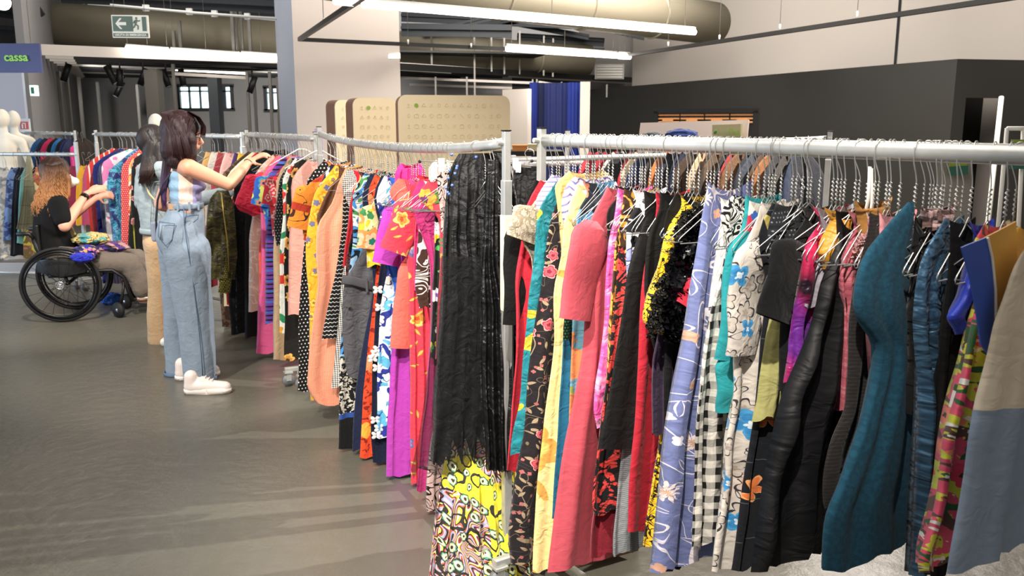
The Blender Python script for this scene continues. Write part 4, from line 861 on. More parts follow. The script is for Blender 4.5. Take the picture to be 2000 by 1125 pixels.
G(R1, 1606, 'tshirt', 'black t-shirt with wide sleeve left of the purple tie-dye top', 'top', m_tee, [(1590, 425), (1568, 440), (1548, 460), (1538, 500), (1532, 620), (1528, 760)], sl=[(1550, 470, 1503, 622, .16, .12)])
m_tie = C('tie_dye_satin', '#6a2a8a', [('blotch', dict(scale=5, th=.52, col='#d92a5f', soft=1)), ('blotch', dict(scale=8, th=.6, col='#23101f', soft=1))], rough=.35, wrinkle=.9)
G(R1, 1632, 'blouse', 'purple and hot pink tie-dye satin blouse', 'blouse', m_tie, [(1615, 425), (1596, 440), (1575, 475), (1566, 520), (1556, 570), (1546, 630), (1540, 690), (1532, 745)], wr=.012)
m_grsat = C('grey_satin', '#8d8791', rough=.3)
G(R1, 1640, 'blouse', 'grey satin blouse lining inside the tie-dye neckline', 'blouse', m_grsat, [(1612, 470), (1598, 500), (1580, 545), (1566, 600)])
m_must = C('mustard_satin', '#c98f2f', rough=.4, wrinkle=1)
G(R1, 1655, 'blouse', 'mustard satin blouse shoulder with scalloped edge', 'blouse', m_must, [(1640, 408), (1622, 430), (1606, 470), (1598, 495), (1610, 520)], wr=.015)
G(R1, 1676, 'dress', 'long black satin dress with gathered folds, right of tie-dye', 'dress', m_satinb, [(1660, 440), (1642, 455), (1626, 500), (1604, 560), (1584, 640), (1560, 700), (1528, 770), (1508, 850), (1492, 920), (1478, 1000), (1462, 1118)], nf=4, amp=.018, wr=.018, th=.026, rs=.7)
m_drose = C('dusty_rose', '#a8525f', [('blotch', dict(scale=50, th=.55, col='#bb6a74'))])
m_feath = C('rose_feather', '#c99a98', [('blotch', dict(scale=70, th=.5, col='#8f6a6c'))], wrinkle=2.5, rough=.95)
od = G(R1, 1700, 'dress', 'dusty rose dress with fluffy feather collar', 'dress', m_drose, [(1680, 445), (1664, 460), (1650, 495), (1643, 550), (1650, 600), (1645, 700), (1640, 800)], wr=.008)
m_tanb = C('tan_blouse', '#a3743a', rough=.5, wrinkle=1)
G(R1, 1714, 'blouse', 'tan brown blouse collar beside the white hanging belts', 'blouse', m_tanb, [(1708, 380), (1690, 392), (1680, 430), (1682, 470)], zt=.10)
m_rgin = C('red_gingham', '#e9dcd6', [('check', dict(p=.020, col='#b3202c'))])
G(R1, 1738, 'shirt', 'red gingham shirt between tan blouse and teal dress', 'shirt', m_rgin, [(1728, 405), (1712, 415), (1700, 450), (1698, 500), (1705, 560)])
m_rib = C('dark_ribbed_knit', '#1c1817', [('hstripe', dict(p=.008, w=.3, col='#2a2523'))])
G(R1, 1745, 'dress', 'very dark ribbed knit dress with swelling hem, left of teal dress', 'dress', m_rib, [(1700, 440), (1680, 500), (1665, 560), (1655, 640), (1652, 720), (1648, 800), (1620, 860), (1606, 920), (1603, 985), (1612, 1004)], nf=2)
G(R1, 1764, 'blouse', 'pale pink blouse edge just behind the teal dress', 'blouse', C('pale_pink', '#d99096'), [(1752, 420), (1720, 470), (1695, 530), (1690, 640), (1700, 760)])
m_teal = C('teal_wool', '#123b4d', [('blotch', dict(scale=90, th=.5, col='#17465a', soft=1))], rough=.95, wrinkle=.12, sheen=.1)
G(R1, 1795, 'dress', 'large plain teal wool dress with folded cap sleeve, right side', 'dress', m_teal, [(1782, 384), (1766, 392), (1745, 416), (1712, 460), (1685, 505), (1668, 548), (1664, 590), (1668, 625), (1684, 645), (1712, 660), (1706, 740), (1690, 800), (1668, 870), (1635, 955), (1608, 1010), (1603, 1118)], nf=2, amp=.006, th=.028, wr=.004, neck=.02, zt=.10, dip=.03, rp=[(1783, 384), (1784, 700), (1782, 1118)])
m_fuzz = C('black_fuzzy_knit', '#0d0d0f', wrinkle=2.5, rough=1)
G(R1, 1836, 'cardigan', 'fuzzy black cardigan just right of the teal dress', 'cardigan', m_fuzz, [(1820, 412), (1802, 420), (1786, 445), (1782, 500), (1785, 600), (1790, 800)], wr=.012)
m_poly = C('dotted_ruffle', '#c9a8a4', [('blotch', dict(scale=60, th=.5, col='#6d5450'))], wrinkle=2)
G(R1, 1846, 'blouse', 'dusty pink textured blouse collar amid hangers right of the teal dress', 'blouse', m_poly, [(1838, 395), (1820, 400), (1812, 420), (1812, 445)], zt=.10)
m_metal = C('metallic_blue_crinkle', '#2b4a63', [('blotch', dict(scale=80, th=.52, col='#4a6f8c', soft=1))], rough=.38, metal=.25, wrinkle=1.4)
G(R1, 1876, 'dress', 'metallic blue crinkled dress between teal wool and yellow-blue top', 'dress', m_metal, [(1852, 415), (1838, 422), (1826, 450), (1806, 490), (1793, 540), (1788, 600), (1790, 680), (1800, 745), (1800, 800), (1798, 1118)], nf=4, amp=.012, rc=.035, neck=.03)
G(R1, 1905, 'jacket', 'black jacket right of the metallic blue dress', 'jacket', m_blackm, [(1880, 400), (1862, 415), (1858, 460), (1850, 540), (1838, 640), (1832, 760), (1830, 1118)], rs=.35)
m_bsat = C('royal_blue_satin', '#2a3fb5', rough=.35)
G(R1, 1942, 'blouse', 'royal blue satin blouse corner under the yellow-blue sleeve', 'blouse', m_bsat, [(1915, 480), (1895, 520), (1875, 585), (1850, 620), (1870, 650)], rs=.3)
m_gar = C('garden_print', '#c9c93f', [('blotch', dict(scale=22, th=.50, col='#d9506a', dist=1)), ('blotch', dict(scale=24, th=.57, col='#2f5a2f', dist=1)), ('blotch', dict(scale=26, th=.60, col='#5a3f35', dist=1)), ('blotch', dict(scale=34, th=.64, col='#e9e2d8', dist=1)), ('flower', dict(scale=15, R=.022, n=5, prob=.4, col='#d93a54', col2='#f0876a', eye='#3a2a24'))], rough=.5)
G(R1, 1975, 'dress', 'yellow, pink and green blotchy garden print dress at right', 'dress', m_gar, [(1920, 560), (1896, 620), (1883, 680), (1870, 740), (1854, 790), (1838, 840), (1832, 900), (1826, 960), (1815, 1010), (1800, 1060), (1785, 1085), (1790, 1118)], nf=5, amp=.014, rs=.3)
m_yb = C('mustard_blue_colourblock', '#cf9a36', rough=.5)
m_bl = C('cobalt_panel', '#2f52ad', rough=.5)
oyb = G(R1, 2040, 'top', 'mustard top with cobalt blue cap sleeve and white piping', 'top', m_yb, [(2010, 400), (1985, 415), (1960, 435), (1930, 460), (1925, 520), (1930, 600), (1932, 640), (1945, 720)], th=.02, neck=.06, nf=2, amp=.005, rs=.4)
m_cb = C('cream_blue_colourblock', '#cbbfa9', [('band', dict(lo=-1, hi=1.12, col='#7f8ea0'))], rough=.7, wrinkle=.4)
G(R1, 2105, 'dress', 'cream dress with grey-blue skirt, nearest garment at the right edge', 'dress', m_cb, [(2030, 395), (1996, 410), (1982, 440), (1980, 520), (1966, 590), (1950, 620), (1944, 680), (1930, 740), (1916, 800), (1905, 860), (1898, 920), (1884, 1000), (1868, 1080), (1862, 1118)], nf=3, amp=.012, rs=.5, zt=.11, neck=.10)
# cap sleeve in blue with white piping
def cap_panel(o, pts, mat, name, off, w=None):
    P = o.location; d = R1.perp; n = Vector((d.y, -d.x, 0)); n = n if n.dot(EYE - P) > 0 else -n
    bm = bmesh.new(); uvl = bm.loops.layers.uv.new('UVMap')
    if w: bm_tube(bm, [at_plane(u, v, P, n) - P + n * off for u, v in pts], w, 6)
    else:
        vs = [bm.verts.new(at_plane(u, v, P, n) - P + n * off) for i, (u, v) in enumerate(pts)]; f = bm.faces.new(vs)
        r = bmesh.ops.extrude_face_region(bm, geom=[f]); bmesh.ops.translate(bm, verts=[g for g in r['geom'] if isinstance(g, bmesh.types.BMVert)], vec=-n * .003)
    me = bpy.data.meshes.new(name); bm.to_mesh(me); bm.free(); me.materials.append(mat); q = bpy.data.objects.new(name, me); COL.objects.link(q); q.parent = o; q['label'] = 'cobalt blue cap sleeve panel' if not w else 'white piping'
cap_panel(oyb, [(1851, 480), (1868, 473), (1899, 461), (1908, 500), (1914, 560), (1915, 620), (1912, 672), (1906, 690), (1890, 668), (1880, 600), (1866, 530)], m_bl, 'cap_sleeve', .024)
cap_panel(oyb, [(1899, 461), (1908, 500), (1915, 560), (1917, 620), (1914, 678)], m_ivory, 'piping', .026, .0022)
cap_panel(oyb, [(1900, 461), (1930, 446), (1960, 430), (1964, 560), (1946, 640), (1925, 690), (1914, 676), (1917, 620), (1914, 560), (1908, 500)], m_yb, 'yoke', .022)
# black ruffle flowers on the yellow shrug
def ruffles(o, cx, cy, rx, ry, N, mat, seed, name='ruffle', rad=.02, off=.045, tilt=0):
    P = o.location; d = R1.perp; n = Vector((d.y, -d.x, 0)); n = n if n.dot(EYE - P) > 0 else -n; rr = random.Random(seed)
    bm = bmesh.new(); bm.loops.layers.uv.new('UVMap')
    for i in range(N):
        a = rr.uniform(0, 2 * PI); q = math.sqrt(rr.random()); x = q * math.cos(a) * rx; y = q * math.sin(a) * ry
        x2 = x * math.cos(tilt) - y * math.sin(tilt); y2 = x * math.sin(tilt) + y * math.cos(tilt)
        p = at_plane(cx + x2, cy + y2, P, n) - P + n * (off + rr.uniform(-.012, .012)); k = rr.randint(7, 9); vs = []
        ax = Vector((rr.uniform(-1, 1), rr.uniform(-1, 1), rr.uniform(-1, 1))) * .6 + n; ax.normalize(); e1 = ax.orthogonal().normalized(); e2 = ax.cross(e1); c = bm.verts.new(p - ax * rad * .3)
        for j in range(k * 2):
            b = PI * j / k; r2 = rad * rr.uniform(.8, 1.2); vs.append(bm.verts.new(p + e1 * r2 * math.cos(b) + e2 * r2 * math.sin(b) + ax * rad * .35 * math.sin(j * 2.4)))
        for j in range(k * 2): bm.faces.new((c, vs[j], vs[(j + 1) % (k * 2)]))
    for f in bm.faces: f.smooth = True
    me = bpy.data.meshes.new(name); bm.to_mesh(me); bm.free(); me.materials.append(mat); q = bpy.data.objects.new(name, me); COL.objects.link(q); q.parent = o; q['kind'] = 'stuff'; return q
ruffles(oy, 1318, 530, 30, 110, 230, m_bruf, 3, tilt=.28, rad=.020)['label'] = 'glossy black ruffles'
ruffles(oy, 1300, 640, 14, 22, 60, m_bruf, 8, rad=.016)
ruffles(oy, 1330, 430, 14, 46, 120, m_yruf, 5, tilt=.8, rad=.012, off=.035)
ruffles(oy, 1272, 590, 12, 66, 160, m_yruf, 6, tilt=.28, rad=.010, off=.035)
ruffles(od, 1668, 478, 12, 30, 140, m_feath, 4, 'feather_trim', .009, .03, .5)
# white belts hanging over a hanger neck
def belt(u0, v0, u1, v1, w, lab):
    P = R1.pos(R1.t_u(1690)); d = R1.perp; n = Vector((d.y, -d.x, 0)); n = -n if n.dot(EYE - P) < 0 else n
    a = at_plane(u0, v0, P, n) + n * .02; b = at_plane(u1, v1, P, n) + n * .025; m = a.lerp(b, .5) + n * .006
    o = simple('cloth_belt', m_ivory, lambda bm: bm_tube(bm, [a, m, b], [(w, .002)] * 3, 8, ref=d), None, True); tag(o, lab, 'belt')
belt(1683, 325, 1664, 445, .006, 'white twisted cloth belt draped over hangers, left strand'); belt(1686, 328, 1674, 460, .005, 'white twisted cloth belt draped over hangers, right strand')
used1 = [1079, 1106, 1120, 1135]
for i, u in enumerate([1093, 1125, 1150, 1215, 1231, 1283, 1305, 1398, 1407, 1422, 1485, 1512, 1518, 1583, 1589, 1648, 1684, 1722, 1812, 1824, 1830, 1852, 1864, 1888, 1992]):
    hang(R1, u=u, swing=RN.uniform(-.7, .1) if u < 1800 else RN.uniform(-1.25, -.9)).scale.x = .75 if u < 1800 else .6
# ------------------------------------------------------------------ garments on the sagging middle rack, far to near
m_navy = C('navy_crepe', '#121a33', rough=.85)
m_pdot = C('black_white_dot', '#0d0d0f', [('dots', dict(p=.020, r=.2, col='#ddd8d0'))])
G(R2, 652, 'dress', 'black dress with small white dots, far end of the middle rack', 'dress', m_pdot, [(600, 440), (590, 500), (584, 600), (582, 700), (580, 765)], nf=5)
m_orng = C('orange_border_print', '#d9812a', [('lines', dict(scale=8, rep=4, w=.10, col='#3a1a12', dist=1)), ('hstripe', dict(p=.16, w=.25, col='#a83420')), ('blotch', dict(scale=7, th=.6, col='#e9bd78'))])
G(R2, 660, 'blouse', 'orange blouse with dark line print and rust bands', 'blouse', m_orng, [(648, 335), (628, 342), (606, 355), (595, 372), (590, 420), (592, 470)], sl=[(602, 362, 582, 446, .13, .13)], zt=.12)
m_palpk = C('pale_pink_rib', '#dca294', [('vstripe', dict(p=.006, w=.4, col='#cf9184'))])
G(R2, 668, 'dress', 'navy print dress behind the yellow floral dress', 'dress', C('navy_white_print', '#1a1d3d', [('blotch', dict(scale=18, th=.58, col='#dcdce8'))]), [(628, 420), (618, 500), (614, 600), (612, 700), (610, 780)])
m_yfl = C('yellow_floral', '#dba52b', [('flower', dict(scale=13, R=.036, n=5, prob=.8, col='#d98a1e', mid='#e9b83c', eye='#8a6a52')), ('flower', dict(scale=12, R=.02, n=5, prob=.5, col='#6a6788'))])
G(R2, 676, 'dress', 'golden yellow floral dress left of the peach gingham dress', 'dress', m_yfl, [(655, 338), (638, 345), (620, 355), (612, 380), (604, 430), (596, 478), (598, 520), (606, 600), (604, 700), (606, 780)])
m_brn = C('brown_suede', '#57351f')
G(R2, 683, 'top', 'brown suede top crossing behind the peach gingham strap', 'top', m_brn, [(662, 348), (648, 358), (630, 392), (617, 424), (625, 470)])
m_bwz = C('black_white_zigzag', '#0d0d0f', [('zig', dict(p=.021, q=.018, amp=.012, w=.17, col='#d9d6cf'))])
m_peach = C('peach_gingham', '#f0b295', [('check', dict(p=.008, col='#e2825f', warp=0))], wrinkle=.3)
G(R2, 692, 'dress', 'peach gingham pinafore dress with scalloped hem', 'dress', m_peach, [(670, 336), (662, 345), (656, 375), (648, 405), (634, 420), (617, 428), (617, 500), (621, 550), (614, 600), (606, 660), (600, 730), (597, 762), (612, 775), (620, 792)], nf=3, amp=.014, neck=.05, hemw=.016)
G(R2, 699, 'dress', 'black dress with white zigzag lines right of the peach gingham', 'dress', m_bwz, [(690, 340), (678, 352), (670, 380), (668, 440), (660, 500), (650, 550), (640, 600), (632, 640), (629, 664)], nf=3)
m_bwg = C('mini_gingham', '#e9e6df', [('check', dict(p=.010, col='#111114'))])
G(R2, 703, 'dress', 'black and white mini gingham dress hem under the zigzag dress', 'dress', m_bwg, [(690, 420), (672, 520), (662, 620), (654, 700), (648, 756)])
m_redp = C('scarlet', '#c4202f')
G(R2, 712, 'dress', 'scarlet sleeveless top between zigzag and rose lace print', 'top', m_redp, [(700, 352), (690, 365), (684, 400), (678, 440), (672, 480), (668, 522)])
m_ochre = C('ochre_plain', '#dcb27a')
G(R2, 716, 'top', 'small ochre camisole hanging from the middle rail', 'top', m_ochre, [(702, 352), (694, 362), (690, 385), (698, 420)], neck=.04)
m_rlace = C('rose_lace_print', '#7c4a4a', [('lines', dict(scale=30, rep=5, w=.35, col='#191012', dist=1.2))])
G(R2, 722, 'dress', 'muted rose and black lacy print dress', 'dress', m_rlace, [(715, 358), (708, 364), (700, 390), (690, 430), (680, 480), (674, 520), (672, 600)])
G(R2, 728, 'top', 'black top with pointed sleeve below the rose lace print', 'top', m_blackm, [(722, 365), (708, 400), (690, 460), (676, 490), (692, 505), (700, 540)])
m_maxi = C('geometric_maxi', '#9fc0cf', [('swirl', dict(scale=9, rep=5, dist=.8, cols=['#0e1420', '#4a8f4f', '#dfe6e8', '#3d86c4', '#131722', '#8fb6d9'])), ('band', dict(lo=.50, hi=.66, col='#4a90cf', zig='#10131c')), ('band', dict(lo=.18, hi=.48, col='#101014', spot='#cfcabb')), ('band', dict(lo=.175, hi=.20, col='#2c4f9a')), ('band', dict(lo=-1, hi=.175, col='#0c0c0e'))])
G(R2, 737, 'dress', 'long dress with blue-green geometric bands over black-white floral border', 'dress', m_maxi, [(690, 470), (676, 560), (668, 640), (662, 720), (660, 800), (659, 900), (661, 932)], nf=3, amp=.01)
m_grey = C('grey_corduroy', '#58585d', [('vstripe', dict(p=.004, w=.4, col='#505055'))], wrinkle=1.2)
G(R2, 744, 'dress', 'grey dungaree dress with button and one high strap', 'dress', m_grey, [(735, 345), (726, 352), (722, 400), (720, 450), (705, 495), (690, 520), (672, 542), (666, 600), (669, 660), (674, 710), (680, 738)], nf=2, amp=.010, neck=.03, rs=.9, hemw=.012)
og = bpy.data.objects[-1] if False else None
m_dnavy = C('dark_navy_plain', '#141d3a')
G(R2, 748, 'dress', 'plain dark navy dress hem below the grey dungaree dress', 'dress', m_dnavy, [(730, 560), (708, 680), (694, 760), (690, 820), (689, 880)])
m_orfl = C('orange_red_floral', '#dd4a24', [('blotch', dict(scale=40, th=.57, col='#8a1f14')), ('flower', dict(scale=10, R=.04, n=5, prob=.5, col='#ee8a5a', col2='#f0b040'))])
G(R2, 757, 'dress', 'long orange-red floral dress left of the navy dress', 'dress', m_orfl, [(740, 480), (728, 600), (718, 680), (709, 780), (704, 870), (701, 925), (709, 948)], nf=3)
m_ygrfl = C('yellow_green_floral', '#ead9a0', [('blotch', dict(scale=14, th=.52, col='#e0c02c')), ('blotch', dict(scale=18, th=.57, col='#3f8a4f')), ('flower', dict(scale=9, R=.055, n=5, prob=.6, col='#ef9352', mid='#f4c39a', eye='#1f7a66'))], rough=.7)
G(R2, 764, 'blouse', 'yellow-green blouse with big orange flowers, left of the magenta dress', 'blouse', m_ygrfl, [(770, 356), (754, 362), (738, 380), (724, 402), (712, 428), (706, 450), (716, 470), (716, 520)], sl=[(728, 400, 716, 485, .13, .10)])
G(R2, 770, 'dress', 'navy sleeveless dress visible as a dark strip beside white butterflies', 'dress', m_navy, [(752, 480), (742, 520), (735, 580), (729, 650), (726, 740), (723, 850), (727, 905)])
m_wbf = C('white_blue_patch', '#e9ebf0', [('blotch', dict(scale=13, th=.55, col='#5fb0cf')), ('blotch', dict(scale=15, th=.56, col='#27348a')), ('flower', dict(scale=12, R=.03, n=4, prob=.5, col='#f1e6d8', edge='#2a2f6a'))])
G(R2, 776, 'dress', 'white and blue patchwork floral dress left of the magenta dress', 'dress', m_wbf, [(764, 500), (750, 560), (742, 620), (738, 700), (737, 780), (736, 855)])
m_pstr = C('purple_black_print', '#2a1d33', [('lines', dict(scale=18, rep=5, w=.3, col='#7a4fae')), ('blotch', dict(scale=20, th=.6, col='#e6e2e8'))])
G(R2, 781, 'blouse', 'purple, black and white print blouse behind the magenta shoulder', 'blouse', m_pstr, [(778, 372), (760, 390), (744, 420), (736, 450), (742, 500)])
m_blue = C('bright_blue', '#2f62b8')
G(R2, 786, 'dress', 'bright blue dress glimpsed left of the magenta dress', 'dress', m_blue, [(782, 368), (764, 392), (752, 430), (746, 470), (752, 520), (772, 560), (764, 700), (760, 900), (757, 960)])
m_mag = C('magenta_linen', '#b13fae', rough=.75, wrinkle=.35)
G(R2, 797, 'dress', 'plain magenta purple dress with elbow sleeves', 'dress', m_mag, [(806, 358), (790, 366), (776, 388), (764, 420), (772, 480), (778, 530), (776, 580), (768, 650), (761, 720), (757, 800), (754, 870), (753, 935), (770, 948), (778, 955)], sl=[(776, 400, 750, 515, .13, .12)], nf=3, amp=.010, rs=.8)
m_coral = C('coral_plain', '#ea6a5d')
G(R2, 806, 'dress', 'coral dress showing one long wide sleeve over the magenta dress', 'dress', m_coral, [(812, 420), (806, 480), (800, 560), (802, 660)], sl=[(800, 500, 780, 678, .10, .10)])
m_cfl = C('coral_red_floral', '#dd3f52', [('leaf', dict(scale=20, l=.02, w=.006, prob=.5, col='#e0b45c', edge='#a8862f')), ('flower', dict(scale=12, R=.032, n=5, prob=.45, col='#f0c86a', mid='#f08a3c', eye='#c94a2a')), ('flower', dict(scale=6.5, R=.04, n=5, prob=.4, col='#6a6390', mid='#8d88b5', eye='#e0c8a0'))])
G(R2, 816, 'dress', 'coral red dress with yellow and violet flowers', 'dress', m_cfl, [(862, 338), (838, 352), (815, 375), (796, 400), (785, 440), (794, 500), (800, 560), (798, 640), (800, 720), (801, 800), (801, 880), (804, 962)], sl=[(806, 390, 768, 492, .14, .13)], nf=3, amp=.010, auto=True)
m_hot = C('hot_pink', '#e23a7d')
G(R2, 824, 'dress', 'plain hot pink dress edge left of the brown print', 'dress', m_hot, [(826, 388), (812, 430), (806, 500), (808, 570)])
m_bwp = C('brown_white_print', '#3c2219', [('lines', dict(scale=10, rep=6, w=.30, col='#e8d8d2', dist=1.6)), ('blotch', dict(scale=9, th=.66, col='#e8d8d2'))])
G(R2, 836, 'dress', 'brown dress with white tribal style print', 'dress', m_bwp, [(870, 352), (852, 358), (836, 372), (824, 400), (820, 440), (816, 500), (812, 560), (822, 600)], nf=2)
m_mag2 = C('dark_magenta', '#b0306e')
G(R2, 846, 'dress', 'dark magenta dress lower strip left of the black tulle', 'dress', m_mag2, [(852, 500), (846, 600), (838, 680), (830, 780), (819, 870), (812, 960)])
m_gbl = C('green_black_floral', '#101210', [('flower', dict(scale=16, R=.03, n=5, prob=.7, col='#4aa04f', col2='#e2e4e8', eye='#8a4fae')), ('blotch', dict(scale=12, th=.62, col='#d9b02f'))])
G(R2, 856, 'dress', 'black dress with green and yellow flowers beside the tulle skirt', 'dress', m_gbl, [(868, 392), (858, 405), (852, 440), (848, 500), (843, 560), (842, 620), (840, 700)])
m_rosef = C('rose_print', '#c83f4f', [('flower', dict(scale=9, R=.05, n=5, prob=.7, col='#e8a03f', col2='#d93a4f', eye='#6a2f5a')), ('blotch', dict(scale=14, th=.58, col='#5a7a3a'))])
G(R2, 866, 'dress', 'red rose print dress half under the black tulle skirt', 'dress', m_rosef, [(880, 420), (868, 460), (860, 520), (855, 580), (852, 640), (850, 700)])
m_pkb = C('pink_black_scribble', '#c9aaa4', [('lines', dict(scale=12, rep=6, w=.25, col='#17100f', dist=1.5))])
G(R2, 868, 'skirt', 'pale pink skirt with black scribble print under the tulle', 'skirt', m_pkb, [(885, 330), (880, 420), (876, 600), (866, 720), (852, 800), (840, 880), (832, 930), (831, 990), (845, 1030)], auto=False, hook=False)
# long swirl skirt below the tulle
m_swirl = C('swirl_skirt', '#cdbf2e', [('swirl', dict(scale=7, rep=9, dist=1.6, cols=['#8f8aa6', '#1a1416', '#7d2f2a', '#c9c2c8', '#d9c832', '#231c20', '#c4563f', '#a7a4b5'], th=.46, msc=4)), ('ring', dict(scale=16, R=.028, prob=.7, col='#1b1a12', w=.7)), ('flower', dict(scale=21, R=.017, n=7, deep=.1, prob=.5, col='#4f8a6a', mid='#d9d3a8', eye='#2a2a1c', edge='#1c1a16'))], rough=.7, tint=True)
G(R2, 940, 'skirt', 'long flowing skirt with yellow, grey and red swirl print', 'skirt', m_swirl, [(878, 860), (860, 900), (838, 960), (815, 1010), (792, 1070), (775, 1118)], auto=False, hook=False, nf=7, amp=.022, th=.035, dip=.0, swing=-.02, lean=.26, rp=[(1000, 860), (1002, 960), (990, 1118)])
m_bcr = C('black_crinkle_satin', '#0e0e10', rough=.45, spec=.4, wrinkle=.8, sheen=0)
G(R2, 966, 'skirt', 'shiny black crinkled satin skirt beside the tulle, nearest the post', 'skirt', m_bcr, [(950, 312), (946, 400), (940, 560), (938, 700), (942, 800), (950, 895)], auto=False, hook=False, nf=4, amp=.018, wr=.014, dip=0, swing=-.45, lean=.11, rp=[(973, 312), (973, 520), (1000, 600), (1003, 700), (1000, 893)])
m_tul = C('black_tulle_opaque', '#0a0a0b', [('vstripe', dict(p=.07, w=.5, col='#101014'))], rough=.6, wrinkle=1.1, bump=.8, sheen=.3, spec=.35)
otu = G(R2, 938, 'skirt', 'large black crinkled tulle skirt clipped to a hanger, centre of the photo', 'skirt', m_tul, [(897, 300), (884, 306), (876, 340), (870, 380), (866, 430), (864, 480), (864, 560), (860, 640), (854, 700), (848, 780), (844, 850), (842, 905)], auto=False, hook=False, nf=8, amp=.030, th=.04, dip=0, wr=.02, rs=1.0, swing=-.05, rows=60, cols=60)
m_sheer = C('black_tulle_sheer', '#101013', rough=.8, wrinkle=1.5, alpha=.62)
def sheer_layer():
    P = R2.pos(R2.t_u(938)); d = (rotz(-.05) @ R2.perp).normalized(); n = Vector((d.y, -d.x, 0)); n = n if n.dot(EYE - P) > 0 else -n
    bm = bmesh.new(); uvl = bm.loops.layers.uv.new('UVMap'); g = {}
    prof = [(862, 500, 985), (858, 560, 990), (846, 640, 992), (836, 720, 994), (826, 790, 992), (815, 860, 975), (801, 915, 960), (806, 935, 950)]
    for i, (u, v, u2) in enumerate(prof):
        for j in range(31):
            q = j / 30; vv = v if i < 7 else 925 - 10 * math.sin(q * 9) + 8 * math.cos(q * 23)
            p = at_plane(u + (u2 - u) * q, vv, P + n * .06, n); p += n * (.012 * math.sin(q * 30 + i * .3) * (i / 7) + .02 * math.sin(q * PI)); g[i, j] = bm.verts.new(p - P)
    for i in range(len(prof) - 1):
        for j in range(30):
            f = bm.faces.new((g[i, j], g[i + 1, j], g[i + 1, j + 1], g[i, j + 1])); f.smooth = True
            for l, (a, b) in zip(f.loops, ((i, j), (i + 1, j), (i + 1, j + 1), (i, j + 1))): l[uvl].uv = (b * .01, a * .1)
    o = bake('sheer_overlay', bm, m_sheer); o.location = P; keep_world(o, otu); o['label'] = 'sheer black tulle overlay'
sheer_layer()
m_bead = plain('blue_bead', '#5f7fd0', .3, .3)
def beads():
    P = R2.pos(R2.t_u(938)); d = (rotz(-.05) @ R2.perp).normalized(); n = Vector((d.y, -d.x, 0)); n = n if n.dot(EYE - P) > 0 else -n
    for u, v in [(882, 302), (893, 325), (878, 333), (889, 339), (876, 348), (871, 367), (883, 362), (877, 379), (874, 376), (892, 329), (960, 316), (930, 307)]:
        keep_world(simple('bead', m_bead, lambda bm: bm_ball(bm, at_plane(u, v, P + n * .062, n), .0055, None, 8, 6), None, True), otu)
beads()
def clip_hanger(P, d, label, us=None, wid=.20):
    root = empty('clip_hanger', P, label, 'hanger'); K = lambda o: keep_world(o, root)
    pts = []
    for i in range(9):
        a = math.radians(200 - 200 * i / 8); pts.append(P + d * (.021 * math.cos(a)) + Vector((0, 0, .021 * math.sin(a))))
    pts += [P + d * .006 + Vector((0, 0, -.035)), P + Vector((0, 0, -.05))]
    K(tube_obj('hook', M_WIRE, pts, .002, seg=6)); K(tube_obj('cross_wire', M_WIRE, [P + d * wid + Vector((0, 0, -.05)), P - d * wid + Vector((0, 0, -.055))], .002, seg=6))
    n = Vector((d.y, -d.x, 0)); n = n if n.dot(EYE - P) > 0 else -n
    for s in (wid * .62, -wid * .7):
        c = P + d * s + Vector((0, 0, -.062))
        k = K(simple('clip', M_WIRE, lambda bm: [bm_box(bm, c + n * .006, (.022, .003, .045), rotz(math.atan2(d.y, d.x)) @ Matrix.Rotation(.25, 3, 'X')), bm_box(bm, c - n * .006, (.022, .003, .045), rotz(math.atan2(d.y, d.x)) @ Matrix.Rotation(-.25, 3, 'X')), bm_tube(bm, [c + d * -.011, c + d * .011], .006, 8)] and None))
        kk = simple('clip_pad', M_BLACKP, lambda bm: bm_box(bm, c + Vector((0, 0, -.028)), (.024, .018, .014), rotz(math.atan2(d.y, d.x)))); kk.parent = k; kk.matrix_parent_inverse = k.matrix_basis.inverted() @ Matrix.Translation(-P)
    for s in (wid, -wid): K(simple('end_cap', M_BLACKP, lambda bm: bm_ball(bm, P + d * s + Vector((0, 0, -.051)), .006, None, 8, 6)))
    return root
clip_hanger(R2.pos(R2.t_u(930)), (rotz(-.35) @ R2.perp).normalized(), 'clip hanger with black ended cross wire holding the black tulle skirt')
# grey dungaree button and waistband
def detail_on(rk, hu, swing, fn): 
    P = rk.pos(rk.t_u(hu)); d = (rotz(swing) @ rk.perp).normalized(); n = Vector((d.y, -d.x, 0)); n = n if n.dot(EYE - P) > 0 else -n
    fn(P, d, n)
gd = [o for o in bpy.data.objects if o.get('label', '').startswith('grey dungaree')][0]
def gdet(P, d, n):
    keep_world(simple('button', plain('dull_button', '#4a463f', .4, .5), lambda bm: bm_tube(bm, [at_plane(681, 597, P + n * .03, n), at_plane(681, 597, P + n * .035, n)], .009, 14)), gd)
    keep_world(simple('waistband', m_grey, lambda bm: bm_tube(bm, [at_plane(u, v, P + n * .026, n) for u, v in ((668, 546), (690, 549), (712, 555), (735, 562))], [(.022, .004)] * 4, 8, ref=(0, 0, 1)), None, True), gd)
    keep_world(simple('belt_loop', m_grey, lambda bm: bm_tube(bm, [at_plane(716, 543, P + n * .034, n), at_plane(717, 570, P + n * .034, n)], [(.006, .003)] * 2, 6)), gd)
detail_on(R2, 744, 0, gdet)
